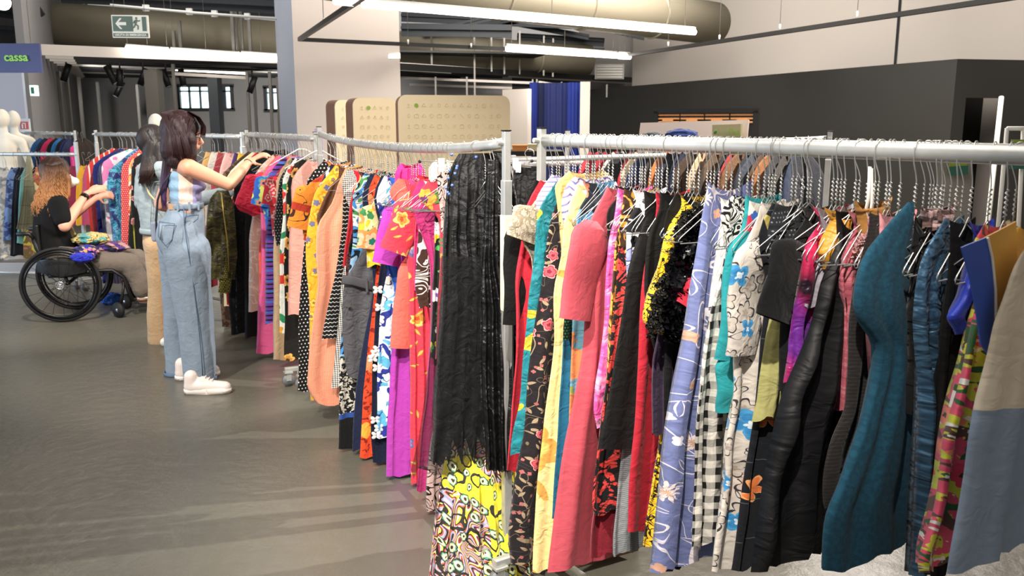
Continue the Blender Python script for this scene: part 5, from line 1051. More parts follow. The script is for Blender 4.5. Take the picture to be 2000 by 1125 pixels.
# white butterflies trimming the navy strip
def wbf(P, d, n):
    nv = [o for o in bpy.data.objects if o.get('label', '').startswith('navy sleeveless')][0]
    for u, v in [(738, 566), (742, 600), (733, 690), (728, 700), (738, 682), (737, 718), (733, 820), (740, 836), (735, 850)]:
        c = at_plane(u, v, P + n * .04, n)
        keep_world(simple('petal', m_ivory, lambda bm: [bm_ball(bm, c + d * (.011 * a) + Vector((0, 0, .008 * b)), (.013, .005, .009), Matrix.Rotation(.6 * a * b, 3, 'Y'), 8, 5) for a in (-1, 1) for b in (-1, 1)] and None, None, True), nv)
detail_on(R2, 770, 0, wbf)
for i in range(0, 46, 2):
    u = [644, 649, 655, 665, 672, 680, 688, 706, 709, 720, 725, 732, 740, 752, 755, 760, 767, 773, 783, 790, 794, 800, 803, 809, 812, 820, 828, 832, 840, 843, 850, 853, 860, 863, 872, 876, 880, 884, 905, 910, 948, 953, 960, 964, 966, 974][i]
    hang(R2, u=u, swing=RN.uniform(-.5, .4) if u < 900 else -1.2).scale.x = .8 if u < 900 else .6
m_redtop = C('cherry_red', '#c92a3a'); m_fuch = C('fuchsia', '#e8368f'); m_wpuff = C('ivory_puff', '#ece2cf')
G(R2, 862, 'top', 'ivory puffed top peeping above the middle of the sagging rail clothes', 'top', m_wpuff, [(852, 312), (845, 318), (838, 330), (838, 352)], auto=False, hook=False)
G(R2, 800, 'top', 'fuchsia top shoulder peeping between hangers of the middle rail', 'top', m_fuch, [(784, 318), (777, 325), (770, 340), (770, 366)], auto=False, hook=False)
G(R2, 842, 'top', 'cherry red top shoulders among the middle rail hangers', 'top', m_redtop, [(836, 345), (822, 350), (806, 362), (800, 385)], zt=.10, hook=False)
# ------------------------------------------------------------------ rack beside the woman in jeans, far to near
def strip(rk, hu, edge, vtop, vbot, lab, cat, mat, bell=0, nm=None, **k):
    pts = [(edge + 8, vtop), (edge + 2, vtop + 22), (edge, vtop + 60), (edge + 1, (vtop + vbot) / 2), (edge - bell, vbot)]
    return G(rk, hu, nm or cat, lab, cat, mat, pts, rows=22, cols=16, **k)
m_brn2 = C('dark_brown_velvet', '#2a1a12'); m_beigeP = C('beige_plain', '#bfa27f'); m_blk2 = m_blackm
strip(R3, 500, 420, 340, 640, 'dark brown patterned jacket behind the woman in jeans', 'jacket', C('brown_mottle', '#33231a', [('blotch', dict(scale=25, th=.55, col='#5c4432'))]))
strip(R3, 508, 432, 345, 600, 'cream sleeve blouse next to the dark brown jacket', 'blouse', C('cream_blouse', '#d9d4b0'))
m_olive = C('olive_iridescent', '#4a4520', [('blotch', dict(scale=12, th=.5, col='#2c2812', soft=1))], rough=.45, wrinkle=1.5)
RO = Rack((at_y(430, 374, 6.05).x, 6.05), (at_y(430, 374, 6.05).x + .5, 6.05), 1.15); RO.perp = Vector((-1, 0, 0))
oj = G(RO, 0, 'jacket', 'iridescent olive jacket held up by the woman in the denim jacket', 'jacket', m_olive, [(424, 372), (410, 382), (404, 410), (401, 460), (405, 520), (401, 545)], t=0, auto=False, hook=False, rows=26, cols=24, wr=.016, amp=.014, dip=.0, rp=[(446, 372), (455, 395), (460, 440), (462, 500), (458, 540)])
keep_world(tube_obj('gold_cord', plain('gold_cord', '#b59a4a', .5, .5), [at_y(432, 376, 5.99), at_y(437, 420, 5.98), at_y(444, 470, 5.98), at_y(447, 530, 5.99)], .004, seg=6), oj)
m_gseq = C('gold_sequin', '#4f4a1c', [('dots', dict(p=.014, r=.3, col='#a39a4a'))], rough=.3, metal=.5)
G(RO, 0, 'scarf', 'gold sequinned scarf hanging below the olive jacket', 'scarf', m_gseq, [(440, 470), (432, 490), (430, 540), (427, 572)], t=0.02, auto=False, hook=False, rows=20, cols=14, dip=0, rp=[(452, 470), (456, 520), (450, 572)])
strip(R3, 516, 412, 480, 600, 'bright red dress hem low behind the jeans', 'dress', m_redp)
strip(R3, 522, 434, 460, 655, 'dark navy long dress hem behind the gold sequins', 'dress', C('midnight', '#0d1018'))
strip(R3, 528, 462, 420, 640, 'tan beige long dress between two dark ones', 'dress', m_beigeP)
G(R3, 535, 'jacket', 'black velvet jacket with upright shoulders by the reaching hand', 'jacket', m_fuzz, [(520, 282), (500, 286), (470, 300), (458, 330), (456, 420), (460, 560), (455, 650)], zt=.09, rows=24)
strip(R3, 540, 478, 380, 660, 'black long dress right of the velvet jacket', 'dress', m_black)
m_lacep = C('blush_lace', '#d9b8a8', [('lines', dict(scale=16, rep=4, w=.2, col='#e9d6c8'))])
strip(R3, 549, 486, 430, 608, 'blush lace dress hem, pale strip beyond the coral dress', 'dress', m_lacep)
m_neonp = C('red_gauze', '#e23350', wrinkle=2, rough=.5)
G(R3, 552, 'blouse', 'bright red crumpled gauze blouse below the reaching hand', 'blouse', m_neonp, [(540, 320), (520, 330), (490, 345), (468, 370), (460, 400), (466, 412), (480, 416), (492, 420)], sl=[(510, 345, 480, 408, .20, .17)], wr=.015)
strip(R3, 558, 505, 440, 650, 'coral pink long dress, bright strip', 'dress', m_coral, 2)
strip(R3, 562, 502, 560, 692, 'pink underdress hem below the coral strip', 'dress', C('candy_pink', '#e8639a'), 2)
m_bfl = C('blue_floral', '#2f5fb8', [('flower', dict(scale=10, R=.05, n=5, prob=.7, col='#3f9fb8', mid='#d98a6a', eye='#1f3a7a')), ('blotch', dict(scale=13, th=.6, col='#cfd86a'))])
G(R3, 566, 'blouse', 'blue blouse with turquoise flowers right of the red gauze blouse', 'blouse', m_bfl, [(555, 315), (540, 325), (520, 345), (508, 372), (502, 395), (515, 412), (520, 450)], sl=[(522, 345, 508, 402, .15, .13)])
m_tribe = C('purple_stripe', '#6a3a9a', [('hstripe', dict(p=.03, w=.35, col='#14101c')), ('hstripe', dict(p=.07, w=.2, col='#3f6ab8'))])
strip(R3, 572, 518, 430, 632, 'purple and black striped dress strip', 'dress', m_tribe)
m_rfl = C('red_white_hibiscus', '#d93a4a', [('flower', dict(scale=13, R=.032, n=5, prob=.85, col='#e8c0bc', mid='#d93a4a', eye='#f0d8cc'))])
G(R3, 577, 'blouse', 'red blouse with white flower outlines beside the blue one', 'blouse', m_rfl, [(565, 318), (550, 325), (535, 345), (524, 370), (520, 395), (526, 402), (532, 460)], sl=[(536, 345, 525, 400, .11, .10)])
strip(R3, 583, 533, 420, 704, 'beige linen long dress by the striped strip', 'dress', m_beigeP)
m_tropic = C('tropical_white', '#e2e4da', [('leaf', dict(scale=10, l=.05, w=.02, prob=.8, col='#2f8a5a')), ('flower', dict(scale=9, R=.04, n=5, prob=.5, col='#d9392f', col2='#e0a02f'))])
m_bseq = C('black_white_sequin', '#0c0c0d', [('dots', dict(p=.018, r=.12, col='#c9c9c9'))])
G(R3, 588, 'dress', 'black dress flecked with white sequins near the rack joint', 'dress', m_bseq, [(572, 320), (558, 328), (546, 350), (538, 400), (534, 440), (540, 480)])
strip(R3, 595, 546, 430, 650, 'white tropical leaf print dress strip', 'dress', m_tropic)
strip(R3, 600, 557, 350, 600, 'dark brown sleeveless dress near the joint of the racks', 'dress', m_brn2)
m_bkyf = C('black_sunflower', '#15110c', [('flower', dict(scale=9, R=.045, n=9, prob=.75, col='#d9a85a', mid='#b97f3a', eye='#3a2a14'))])
strip(R3, 606, 554, 440, 705, 'black dress with yellow sunflowers, floor length strip', 'dress', m_bkyf)
strip(R3, 612, 566, 340, 590, 'long black coat near the joint of the racks', 'coat', m_black)
strip(R3, 620, 563, 430, 616, 'pale pink pleated dress left of the dotted dress', 'dress', m_palpk)
for i in range(12):
    hang(R3, u=490 + i * 11 + RN.uniform(-1, 1), swing=RN.uniform(-.5, .4)).scale.x = .8
# white plastic hanger tops near the joint
for q, (u, lb) in enumerate([(588, 'white plastic hanger near the rack joint, further one'), (622, 'white plastic hanger right beside the rack joint')]):
    rk = R3; P = rk.pos(rk.t_u(u)) ; d = (rotz(-.2) @ rk.perp).normalized(); o = empty('plastic_hanger', P, lb, 'hanger')
    keep_world(tube_obj('hook', M_WIRE, [P + d * -.02, P + Vector((0, 0, .021)), P + d * .021, P + Vector((0, 0, -.06))], .0018, seg=6), o)
    keep_world(tube_obj('arms', M_WHITEP, [P + d * .20 + Vector((0, 0, -.17)), P + d * .02 + Vector((0, 0, -.07)), P - d * .02 + Vector((0, 0, -.07)), P - d * .20 + Vector((0, 0, -.17))], [(.004, .010)] * 4, seg=8), o)
# ------------------------------------------------------------------ rack beyond the wheelchair
def hues(i): return ['#5c1f2c', '#20345c', '#3b3d44', '#7d2331', '#2d2a52', '#151518', '#4a5c3c', '#8a6a4a', '#a04a5c', '#27485c', '#6d6d72', '#1b2b22'][i % 12]
R4L = [(232, 168, 300, 520, 'red and white trimmed top by the low rail end', 'top', C('red_trim', '#c93a34', [('vstripe', dict(p=.05, w=.25, col='#e8dccf'))])),
       (238, 172, 330, 545, 'dark red long garment left of the navy coat', 'dress', C('wine', '#6e1a22')),
       (246, 166, 305, 560, 'navy blue coat with rounded shoulder behind the phone arm', 'coat', C('royal_navy', '#1c2566')),
       (256, 182, 310, 560, 'slate translucent dress with dark stripes', 'dress', C('slate_stripe', '#4a4a62', [('vstripe', dict(p=.03, w=.5, col='#2f2f45'))])),
       (264, 194, 300, 500, 'white pink and green pastel blouse', 'blouse', C('pastel', '#d9d6da', [('blotch', dict(scale=8, th=.52, col='#d97fae')), ('blotch', dict(scale=9, th=.58, col='#7fb8a0'))]))]
for hu, e_, vt, vb, lb, ct, mm in R4L: strip(R4, hu, e_, vt, vb, lb, ct, mm, wr=.003)
m_pais = C('blue_paisley', '#1f5f80', [('lines', dict(scale=11, rep=5, w=.35, col='#3fa3bd', dist=2)), ('lines', dict(scale=14, rep=4, w=.16, col='#8a9fc9', dist=2)), ('blotch', dict(scale=12, th=.58, col='#2a2f6a'))], rough=.6)
G(R4, 275, 'dress', 'blue paisley dress held by the seated woman', 'dress', m_pais, [(238, 318), (218, 322), (205, 350), (195, 385), (190, 420), (194, 450), (192, 480), (205, 484)], nf=3, rs=.55, neck=.05, zt=.12, amp=.02)
R4M = [(284, 236, 285, 560, 'red dress with tiny white dots right of the paisley dress', 'dress', C('red_ditsy', '#c93f42', [('dots', dict(p=.018, r=.22, col='#ecc9c2'))])),
       (292, 250, 290, 470, 'orange and cream floral blouse behind the denim jacket', 'blouse', C('orange_cream', '#e0a86a', [('blotch', dict(scale=12, th=.5, col='#b8503a')), ('blotch', dict(scale=15, th=.57, col='#ece0c8'))])),
       (298, 250, 400, 585, 'black dress with dotted lime border beside the beige trousers', 'dress', C('lime_edge', '#131310', [('vstripe', dict(p=.09, w=.2, col='#a8a83f'))])),
       (306, 255, 300, 440, 'black dress with pink flowers behind the long dark hair', 'dress', C('black_pink_fl', '#17171a', [('flower', dict(scale=12, R=.035, n=5, prob=.7, col='#c98f8f', mid='#8a5a5c'))])),
       (318, 262, 320, 590, 'plain black dress behind the denim jacket', 'dress', m_blackm)]
for hu, e_, vt, vb, lb, ct, mm in R4M: strip(R4, hu, e_, vt, vb, lb, ct, mm, wr=.003)
for i in range(12): hang(R4, t=.04 + i * .08, swing=RN.uniform(-.4, .4))
for i, (hu, col, lb, ct) in enumerate([(452, '#c9a09a', 'dusty pink blouse at the far right of the rail behind the women', 'blouse'), (438, '#8a3038', 'brick red top behind the woman with glasses', 'top'), (425, '#b9b4ac', 'light grey knit behind the face of the woman with glasses', 'top'), (414, '#b8935c', 'camel top between the two women', 'top'), (470, '#3a2a5a', 'indigo top behind the reaching forearm', 'top'), (478, '#c9a32f', 'ochre yellow top by the velvet jacket', 'top')]):
    strip(R4, hu, hu - 26, 312 + (i % 3) * 6, 560, lb, ct, C('plain_cloth', col), wr=.003)
# ------------------------------------------------------------------ low rack at the left edge
L5 = [(-22, 500, '#8a8f94', 'pale mottled skirt at the left border', [('blotch', dict(scale=20, th=.5, col='#b9b9b4'))]), (0, 470, '#3a4a78', 'blue patterned skirt beside the left border', [('blotch', dict(scale=14, th=.5, col='#6a86b5'))]),
      (14, 500, '#10131c', 'very dark navy dress, leftmost dark strip', []), (20, 498, '#0e0f16', 'second near-black dress touching the teal strip', []), (27, 476, '#6fa69f', 'narrow pale teal dress strip on the low rail', []),
      (36, 460, '#e0c070', 'yellow and pink floral dress on the low rail', [('blotch', dict(scale=9, th=.52, col='#d98a6a')), ('blotch', dict(scale=10, th=.56, col='#8aa06a'))]),
      (44, 505, '#1c1712', 'dark dress with green and orange print on the low rail', [('blotch', dict(scale=12, th=.55, col='#6a8a3a')), ('blotch', dict(scale=12, th=.6, col='#b84a2f'))]),
      (50, 440, '#b86a4a', 'rust and cream floral dress next to the olive tiered dress', [('blotch', dict(scale=10, th=.5, col='#e0cfa0')), ('blotch', dict(scale=12, th=.58, col='#7a2f2a'))])]
R5.perp = Vector((R5.dir.y, -R5.dir.x, 0))
for i, (e_, vb, c, lb, ly) in enumerate(L5):
    rr_ = R5; G(rr_, e_ + 26, 'dress', lb, 'dress', C('low_rail_cloth', c, ly), [(e_ + 22, 326), (e_ + 13, 340), (e_ + 9, 400), (e_ + 6, vb)], rows=20, cols=14, swing=-.9, zt=.10, wr=.003, auto=False)
m_olv = C('olive_linen', '#8a8a72', [('band', dict(lo=.62, hi=.627, col='#66664f')), ('band', dict(lo=.80, hi=.806, col='#66664f')), ('band', dict(lo=.98, hi=.986, col='#66664f'))])
G(R5, 84, 'dress', 'olive tiered linen pinafore dress with frilled hem', 'dress', m_olv, [(52, 305), (50, 320), (45, 370), (40, 410), (32, 448)], auto=False, rows=26, cols=24, nf=8, amp=.014, dip=.0, swing=-.95, rp=[(60, 305), (64, 340), (72, 400), (78, 448)])
G(R5, 83, 'skirt', 'mixed print skirt below the olive tiered dress', 'skirt', C('mixed_print', '#6a5a3a', [('blotch', dict(scale=10, th=.5, col='#a06a5a')), ('blotch', dict(scale=12, th=.58, col='#b9a83f'))]), [(52, 445), (46, 470), (45, 505)], auto=False, rows=14, cols=16, hook=False, swing=-.95)
for i, (e_, c, lb) in enumerate([(78, '#3a3a42', 'dark striped top behind the curly haired woman'), (92, '#55303a', 'plum top behind the curly haired woman'), (110, '#2f2f35', 'charcoal top above the curly hair'), (128, '#8a2f4a', 'raspberry top right of the curly hair'), (148, '#d9a42f', 'yellow top at the right end of the low rail'), (160, '#b04a6a', 'pink ruched top at the right end of the low rail')]):
    G(R5, e_ + 14, 'top', lb, 'top', C('low_rail_top', c), [(e_ + 10, 322), (e_ + 2, 335), (e_, 380), (e_, 440)], rows=14, cols=12, swing=-.9, auto=False, wr=.003)
for i in range(12): hang(R5, t=.30 + i * .055, swing=RN.uniform(-1.1, .2))
# ------------------------------------------------------------------ distant rack of dark tops
for i, (u, c, lb) in enumerate([(72, '#1b4a7a', 'bright blue top at the left end of the distant rail'), (82, '#171c30', 'midnight top, second on the distant rail'), (93, '#b01f4a', 'raspberry pink top, largest pink one on the distant rail'), (103, '#15151c', 'black top between pink and blue on the distant rail'), (111, '#2a6aa8', 'sky blue top on the distant rail'), (119, '#14161f', 'dark top right of the sky blue one'), (128, '#23265a', 'indigo top near the middle of the distant rail'), (134, '#2a2f4a', 'slate navy top near the right end of the distant rail'), (150, '#2d2420', 'dark brown top at the right end of the distant rail')]):
    G(R6, u + 10, 'top', lb, 'top', C('distant_top', c), [(u + 6, 269), (u - 6, 276), (u - 13, 292), (u - 14, 330)], rows=16, cols=14, auto=False, wr=.003, swing=-.8)
G(R6, 152, 'top', 'magenta top with dark yoke in front of the distant rail end', 'top', C('magenta_top', '#c4267a'), [(150, 280), (128, 284), (122, 300), (122, 330)], rows=16, cols=14, auto=False)
for i in range(9): hang(R6, t=.35 + i * .07, swing=RN.uniform(-.9, .0))
# ------------------------------------------------------------------ rack behind the right foreground rail
B7 = ['#b3303a', '#20242c', '#8f2230', '#b8b2aa', '#1a1d24', '#a02a34', '#c9b59a', '#1c2a4a', '#2a2320', '#b9652f', '#14182a', '#141a30', '#121830', '#3a2a20', '#b89a7a', '#2a211c', '#57402c', '#14141a', '#8a2a2c', '#6a4a30', '#1d1f2a', '#3a3f4a', '#4a3526', '#8a5a34', '#2b2b30', '#44403c', '#1f2a44', '#23252e']
nm7 = ['brick red', 'graphite', 'wine red', 'silver grey', 'coal black', 'cherry', 'sand', 'navy blue', 'dark chocolate', 'rust orange', 'midnight blue', 'deep navy', 'ink blue', 'umber', 'camel', 'espresso', 'hazel brown', 'jet black', 'oxblood', 'chestnut', 'blue-black', 'steel grey', 'walnut', 'caramel brown', 'smoke black', 'stone grey', 'denim blue', 'anthracite']
for i in range(28):
    u = 1150 + i * 15.2; e_ = u - 20
    G(R7, u + 12, 'jacket', nm7[i] + ' jacket on the rail seen through the foreground hangers', 'jacket', C('back_rail_cloth', B7[i]), [(.05, 1.44, 0), (.15, 1.40, 0), (.20, 1.33, 0), (.20, 1.0, 0), (.21, .5 + (i % 5) * .08, 0)], rows=16, cols=12, auto=False, wr=.003, swing=RN.uniform(-.2, .3), hook=False)
for i in range(20): hang(R7, t=.08 + i * .045, swing=RN.uniform(.0, .8))
for i, (c, nm) in enumerate([('#b3303a', 'red'), ('#16171c', 'black'), ('#a32a38', 'dark red'), ('#23303a', 'blue-grey'), ('#d06a3a', 'orange'), ('#b6b0a8', 'pale grey')]):
    u = 1098 + i * 26
    G(R8, u + 10, 'blouse', nm + ' blouse hanging on the lower rail behind the foreground hangers', 'blouse', C('lower_rail_cloth', c), [(.05, 1.26, 0), (.15, 1.21, 0), (.19, 1.15, 0), (.19, .6, 0)], rows=14, cols=12, auto=False, wr=.003, swing=RN.uniform(-.2, .3), hook=False)
for i in range(10): hang(R8, t=.08 + i * .09, swing=RN.uniform(.2, .9))
# crumpled navy garments on top of the back rail
for u, v, s, lb in ((1330, 263, .075, 'royal blue garment bundled on top of the back rail'), (1275, 266, .05, 'small dark blue-grey garment bundled on the back rail')):
    P = at_y(u, v, 4.75)
    def f(bm):
        bmesh.ops.create_icosphere(bm, subdivisions=4, radius=1)
        for q in bm.verts:
            k = 1 + .22 * noise.noise(q.co * 2.2 + Vector((u, 0, 0))) + .08 * noise.noise(q.co * 6); q.co = Vector((q.co.x * s * 1.15 * k, q.co.y * s * .8 * k, max(q.co.z, -.3) * s * .42 * k))
    o = simple('folded_garment', C('bundle', '#17275a' if s > .06 else '#1d2430', wrinkle=1.5), f, None, True); o.location = P; tag(o, lb, 'garment')
# black skirt clipped on the back rail in the gap between the posts
Pg = R8.pos(R8.t_u(1036)); Rg = Rack((.0, 4.0), (.5, 4.0), 1.45)
Rg.perp = Vector((-1, 0, 0))
o = G(Rg, 0, 'skirt', 'black skirt clipped behind the two central posts', 'skirt', m_tul, [(1003, 322), (1000, 400), (999, 620)], auto=False, hook=False, t=((at_y(1032, 310, 4.0).x) / .5), rows=24, cols=24, nf=6, amp=.015, wr=.01)
clip_hanger(Vector((at_y(1034, 309, 4.0).x, 3.99, at_y(1034, 300, 4.0).z)), Vector((-1, .15, 0)).normalized(), 'clip hanger between the two central rack posts', wid=.08)
gr = tube_obj('cross_rail', M_STEEL, [at_y(985, 313, 4.0), at_y(1300, 304, 4.05)], .012, seg=8); tag(gr, 'thin horizontal steel rail passing behind the two central posts', 'rail')
# box and pole on the floor under the right rack
pb = at_z(1150, 1110, 0); o = empty('cardboard_box', (pb.x, pb.y + .15, 0), 'brown cardboard box on the floor under the right rack', 'box', rz=.5)
mm = plain('kraft_card', '#7a5a3c', .8)
bb = box_obj('carton', mm, (0, 0, .06), (.34, .22, .12), None, .003, o); box_obj('flap', mm, (.0, -.12, .125), (.34, .06, .004), Matrix.Rotation(.5, 3, 'X'), 0, o); box_obj('flap', mm, (.0, .12, .125), (.34, .06, .004), Matrix.Rotation(-.5, 3, 'X'), 0, o)
# ------------------------------------------------------------------ people
def capsule(bm, a, b, ra, rb, flat=1.0, ref=None, seg=18):
    a = Vector(a); b = Vector(b); d = b - a; L = max(d.length, 1e-5); t = d / L; n = 10; pts = []; rs = []
    for i in range(5): q = i / 4 * PI / 2; pts.append(a - t * ra * math.cos(q) * .98); rs.append(max(.0008, ra * math.sin(q)))
    for i in range(1, n): pts.append(a + d * i / n); rs.append(ra + (rb - ra) * i / n)
    for i in range(5): q = PI / 2 - i / 4 * PI / 2; pts.append(b + t * rb * math.cos(q) * .98); rs.append(max(.0008, rb * math.sin(q)))
    bm_tube(bm, pts, [(r, r * flat) for r in rs], seg, ref=ref)
def chain(bm, pts, flat=1.0, ref=None):
    for (a, ra), (b, rb) in zip(pts, pts[1:]): capsule(bm, a, b, ra, rb, flat, ref)
def sculpt(name, fn, mat, parent=None, vox=.008, smooth=6, disp=None, faces=None, origin=None):
    bm = bmesh.new(); fn(bm); me = bpy.data.meshes.new('tmp'); bm.to_mesh(me); bm.free(); o = bpy.data.objects.new('tmp', me); COL.objects.link(o)
    r = o.modifiers.new('r', 'REMESH'); r.mode = 'VOXEL'; r.voxel_size = vox
    if smooth: s = o.modifiers.new('s', 'SMOOTH'); s.iterations = smooth; s.factor = .5
    dg = bpy.context.evaluated_depsgraph_get(); m2 = bpy.data.meshes.new_from_object(o.evaluated_get(dg)); bpy.data.objects.remove(o); m2.name = name
    if disp:
        nn = [v.normal.copy() for v in m2.vertices]
        for v, n in zip(m2.vertices, nn): v.co += disp(v.co, n)
    m2.materials.clear()
    for m in (mat if isinstance(mat, list) else [mat]): m2.materials.append(m)
    uv = m2.uv_layers.new(name='UVMap')
    for p in m2.polygons:
        p.use_smooth = True
        if faces: p.material_index = faces(p.center)
        for li in p.loop_indices:
            c = m2.vertices[m2.loops[li].vertex_index].co; uv.data[li].uv = (c.x + c.y * .6, c.z)
    q = bpy.data.objects.new(name, m2); COL.objects.link(q)
    if parent is not None: keep_world(q, parent)
    return q
def skin_mat(name, col):
    t = NT(name); f, _ = t.noise(t.obj(), 9, 4); c = t.mix(f, lin(col), tuple(min(1, x * y) for x, y in zip(lin(col), (1.12, .95, .92, 1))))
    t.put(t.b.inputs['Base Color'], c); t.b.inputs['Roughness'].default_value = .5; t.b.inputs['Subsurface Weight'].default_value = .12; t.b.inputs['Subsurface Radius'].default_value = (.02, .008, .004); t.b.inputs['Subsurface Scale'].default_value = .5; return t.m
def hair_mat(name, c0, c1, z0, z1, c2=None):
    t = NT(name); o = t.sep(t.obj()); f, _ = t.noise(t.V('MULTIPLY', t.obj(), (60, 60, 4)), 1.5, 3); m = t.n('ShaderNodeMapRange'); t.put(m.inputs[0], t.M('ADD', o[2], t.M('MULTIPLY', t.M('SUBTRACT', f, .5), .12))); m.inputs[1].default_value = z1; m.inputs[2].default_value = z0
    c = t.mix(m.outputs[0], lin(c1), lin(c0)); h = t.n('ShaderNodeHueSaturation'); t.put(h.inputs['Value'], t.M('MULTIPLY_ADD', f, 1.0, .55)); t.put(h.inputs['Color'], c)
    t.put(t.b.inputs['Base Color'], h.outputs[0]); t.b.inputs['Roughness'].default_value = .52; t.b.inputs['Specular IOR Level'].default_value = .35
    b = t.n('ShaderNodeBump'); b.inputs['Strength'].default_value = .6; b.inputs['Distance'].default_value = .006; t.put(b.inputs['Height'], f); t.put(t.b.inputs['Normal'], b.outputs[0]); return t.m
def denim_mat(name, col, wk=1.0):
    return cloth(name, col, [('blotch', dict(scale=5, th=.52, col=col, soft=1))], rough=.85, bump=.5, bs=1500, wrinkle=wk * .4)
def fingers(bm, wrist, palm_end, side, curl, nrm, r=.0085, L=.075, thumb=1):
    # four separate bent fingers of different length and a thumb leaving the side of the palm
    wrist = Vector(wrist); palm_end = Vector(palm_end); side = Vector(side).normalized(); nrm = Vector(nrm).normalized(); ax = (palm_end - wrist).normalized()
    capsule(bm, wrist, palm_end, .026, .036, .42, side)
    for i, (off, l) in enumerate(((-.030, .86), (-.010, 1.0), (.011, .94), (.031, .74))):
        p = palm_end + side * off - ax * .008; a = ax; prev = p
        for k, (seg, bend) in enumerate(((.42, .45), (.32, 1.0), (.26, 1.5))):
            dr = (ax * math.cos(curl * bend) + nrm * math.sin(curl * bend)); nx = prev + dr * L * l * seg; capsule(bm, prev, nx, r * (1 - .1 * k), r * (.92 - .1 * k), seg=10); prev = nx
    b = wrist.lerp(palm_end, .35) + side * (-.03 * thumb); m = b + (ax * .5 - side * thumb * .7 + nrm * .45).normalized() * .035; e_ = m + (ax * .9 - side * thumb * .1 + nrm * .5).normalized() * .03
    capsule(bm, b, m, .012, .010, seg=10); capsule(bm, m, e_, .010, .0085, seg=10)
def head(bm, c, fwd, r=.095, up=Vector((0, 0, 1))):
    c = Vector(c); fwd = Vector(fwd).normalized(); side = fwd.cross(up).normalized(); R = Matrix((fwd, -side, up)).transposed()
    bm_ball(bm, c + up * .012 - fwd * .008, (r * 1.02, r * .80, r * 1.02), R, 24, 16)
    bm_ball(bm, c + fwd * r * .30 - up * r * .42, (r * .62, r * .60, r * .80), R, 20, 14)      # face and jaw
    bm_ball(bm, c + fwd * r * .72 - up * r * 1.05, (r * .22, r * .26, r * .18), R, 12, 8)      # chin
    capsule(bm, c + fwd * r * .86 + up * r * .02, c + fwd * r * 1.13 - up * r * .38, r * .10, r * .15, seg=10)   # nose
    bm_ball(bm, c + fwd * r * .92 - up * r * .64, (r * .16, r * .26, r * .07), R, 12, 8); bm_ball(bm, c + fwd * r * .90 - up * r * .76, (r * .15, r * .22, r * .07), R, 12, 8)
    bm_ball(bm, c + fwd * r * .78 + up * r * .10, (r * .16, r * .50, r * .10), R, 14, 8)       # brow
    for s in (1, -1):
        bm_ball(bm, c + side * s * r * .84 - up * r * .12, (r * .20, r * .09, r * .32), R, 12, 8)     # ears
    return R
def face_bits(root, c, fwd, r=.095, up=Vector((0, 0, 1))):
    c = Vector(c); fwd = Vector(fwd).normalized(); side = fwd.cross(up).normalized(); K = lambda o: keep_world(o, root)
    for s in (1, -1):
        e_ = c + fwd * r * .82 + side * s * r * .34 - up * r * .10
        K(simple('eye', plain('eye_white', '#e8e4de', .3), lambda bm: bm_ball(bm, e_, (.013, .013, .011), None, 12, 8), None, True)); K(simple('iris', plain('iris', '#2e1e16', .2), lambda bm: bm_ball(bm, e_ + fwd * .009, .006, None, 10, 6), None, True))
        K(simple('eyebrow', plain('brow', '#2a1a16', .8), lambda bm: bm_tube(bm, [e_ + fwd * .012 + up * .02 - side * s * .016, e_ + fwd * .015 + up * .024, e_ + fwd * .004 + up * .018 + side * s * .022], .0028, 6)))
    K(simple('lips', plain('lips', '#c27f70', .45), lambda bm: [bm_ball(bm, c + fwd * r * 1.02 - up * r * .66, (.006, .014, .004), Matrix.Rotation(math.atan2(fwd.y, fwd.x), 3, 'Z'), 12, 8), bm_ball(bm, c + fwd * r * 1.0 - up * r * .75, (.006, .012, .004), Matrix.Rotation(math.atan2(fwd.y, fwd.x), 3, 'Z'), 12, 8)] and None, None, True))
def strands(name, mat, roots, path, n, r, parent, seed, curl=0.0, cf=30):
    rr = random.Random(seed); bm = bmesh.new()
    for i in range(n):
        a = roots(rr); pts = path(a, rr); ph = rr.uniform(0, 6); m = len(pts); out = []
        for k, p in enumerate(pts):
            q = k / (m - 1); p = Vector(p)
            if curl: p = p + Vector((math.cos(cf * q + ph), math.sin(cf * q + ph), 0)) * curl * q
            out.append(p)
        bm_tube(bm, out, [max(.0006, r * (1 - .75 * (k / (m - 1)) ** 2)) for k in range(m)], 4)
    o = bake(name, bm, mat, None, True); keep_world(o, parent); o['kind'] = 'stuff'; return o
UP = Vector((0, 0, 1))
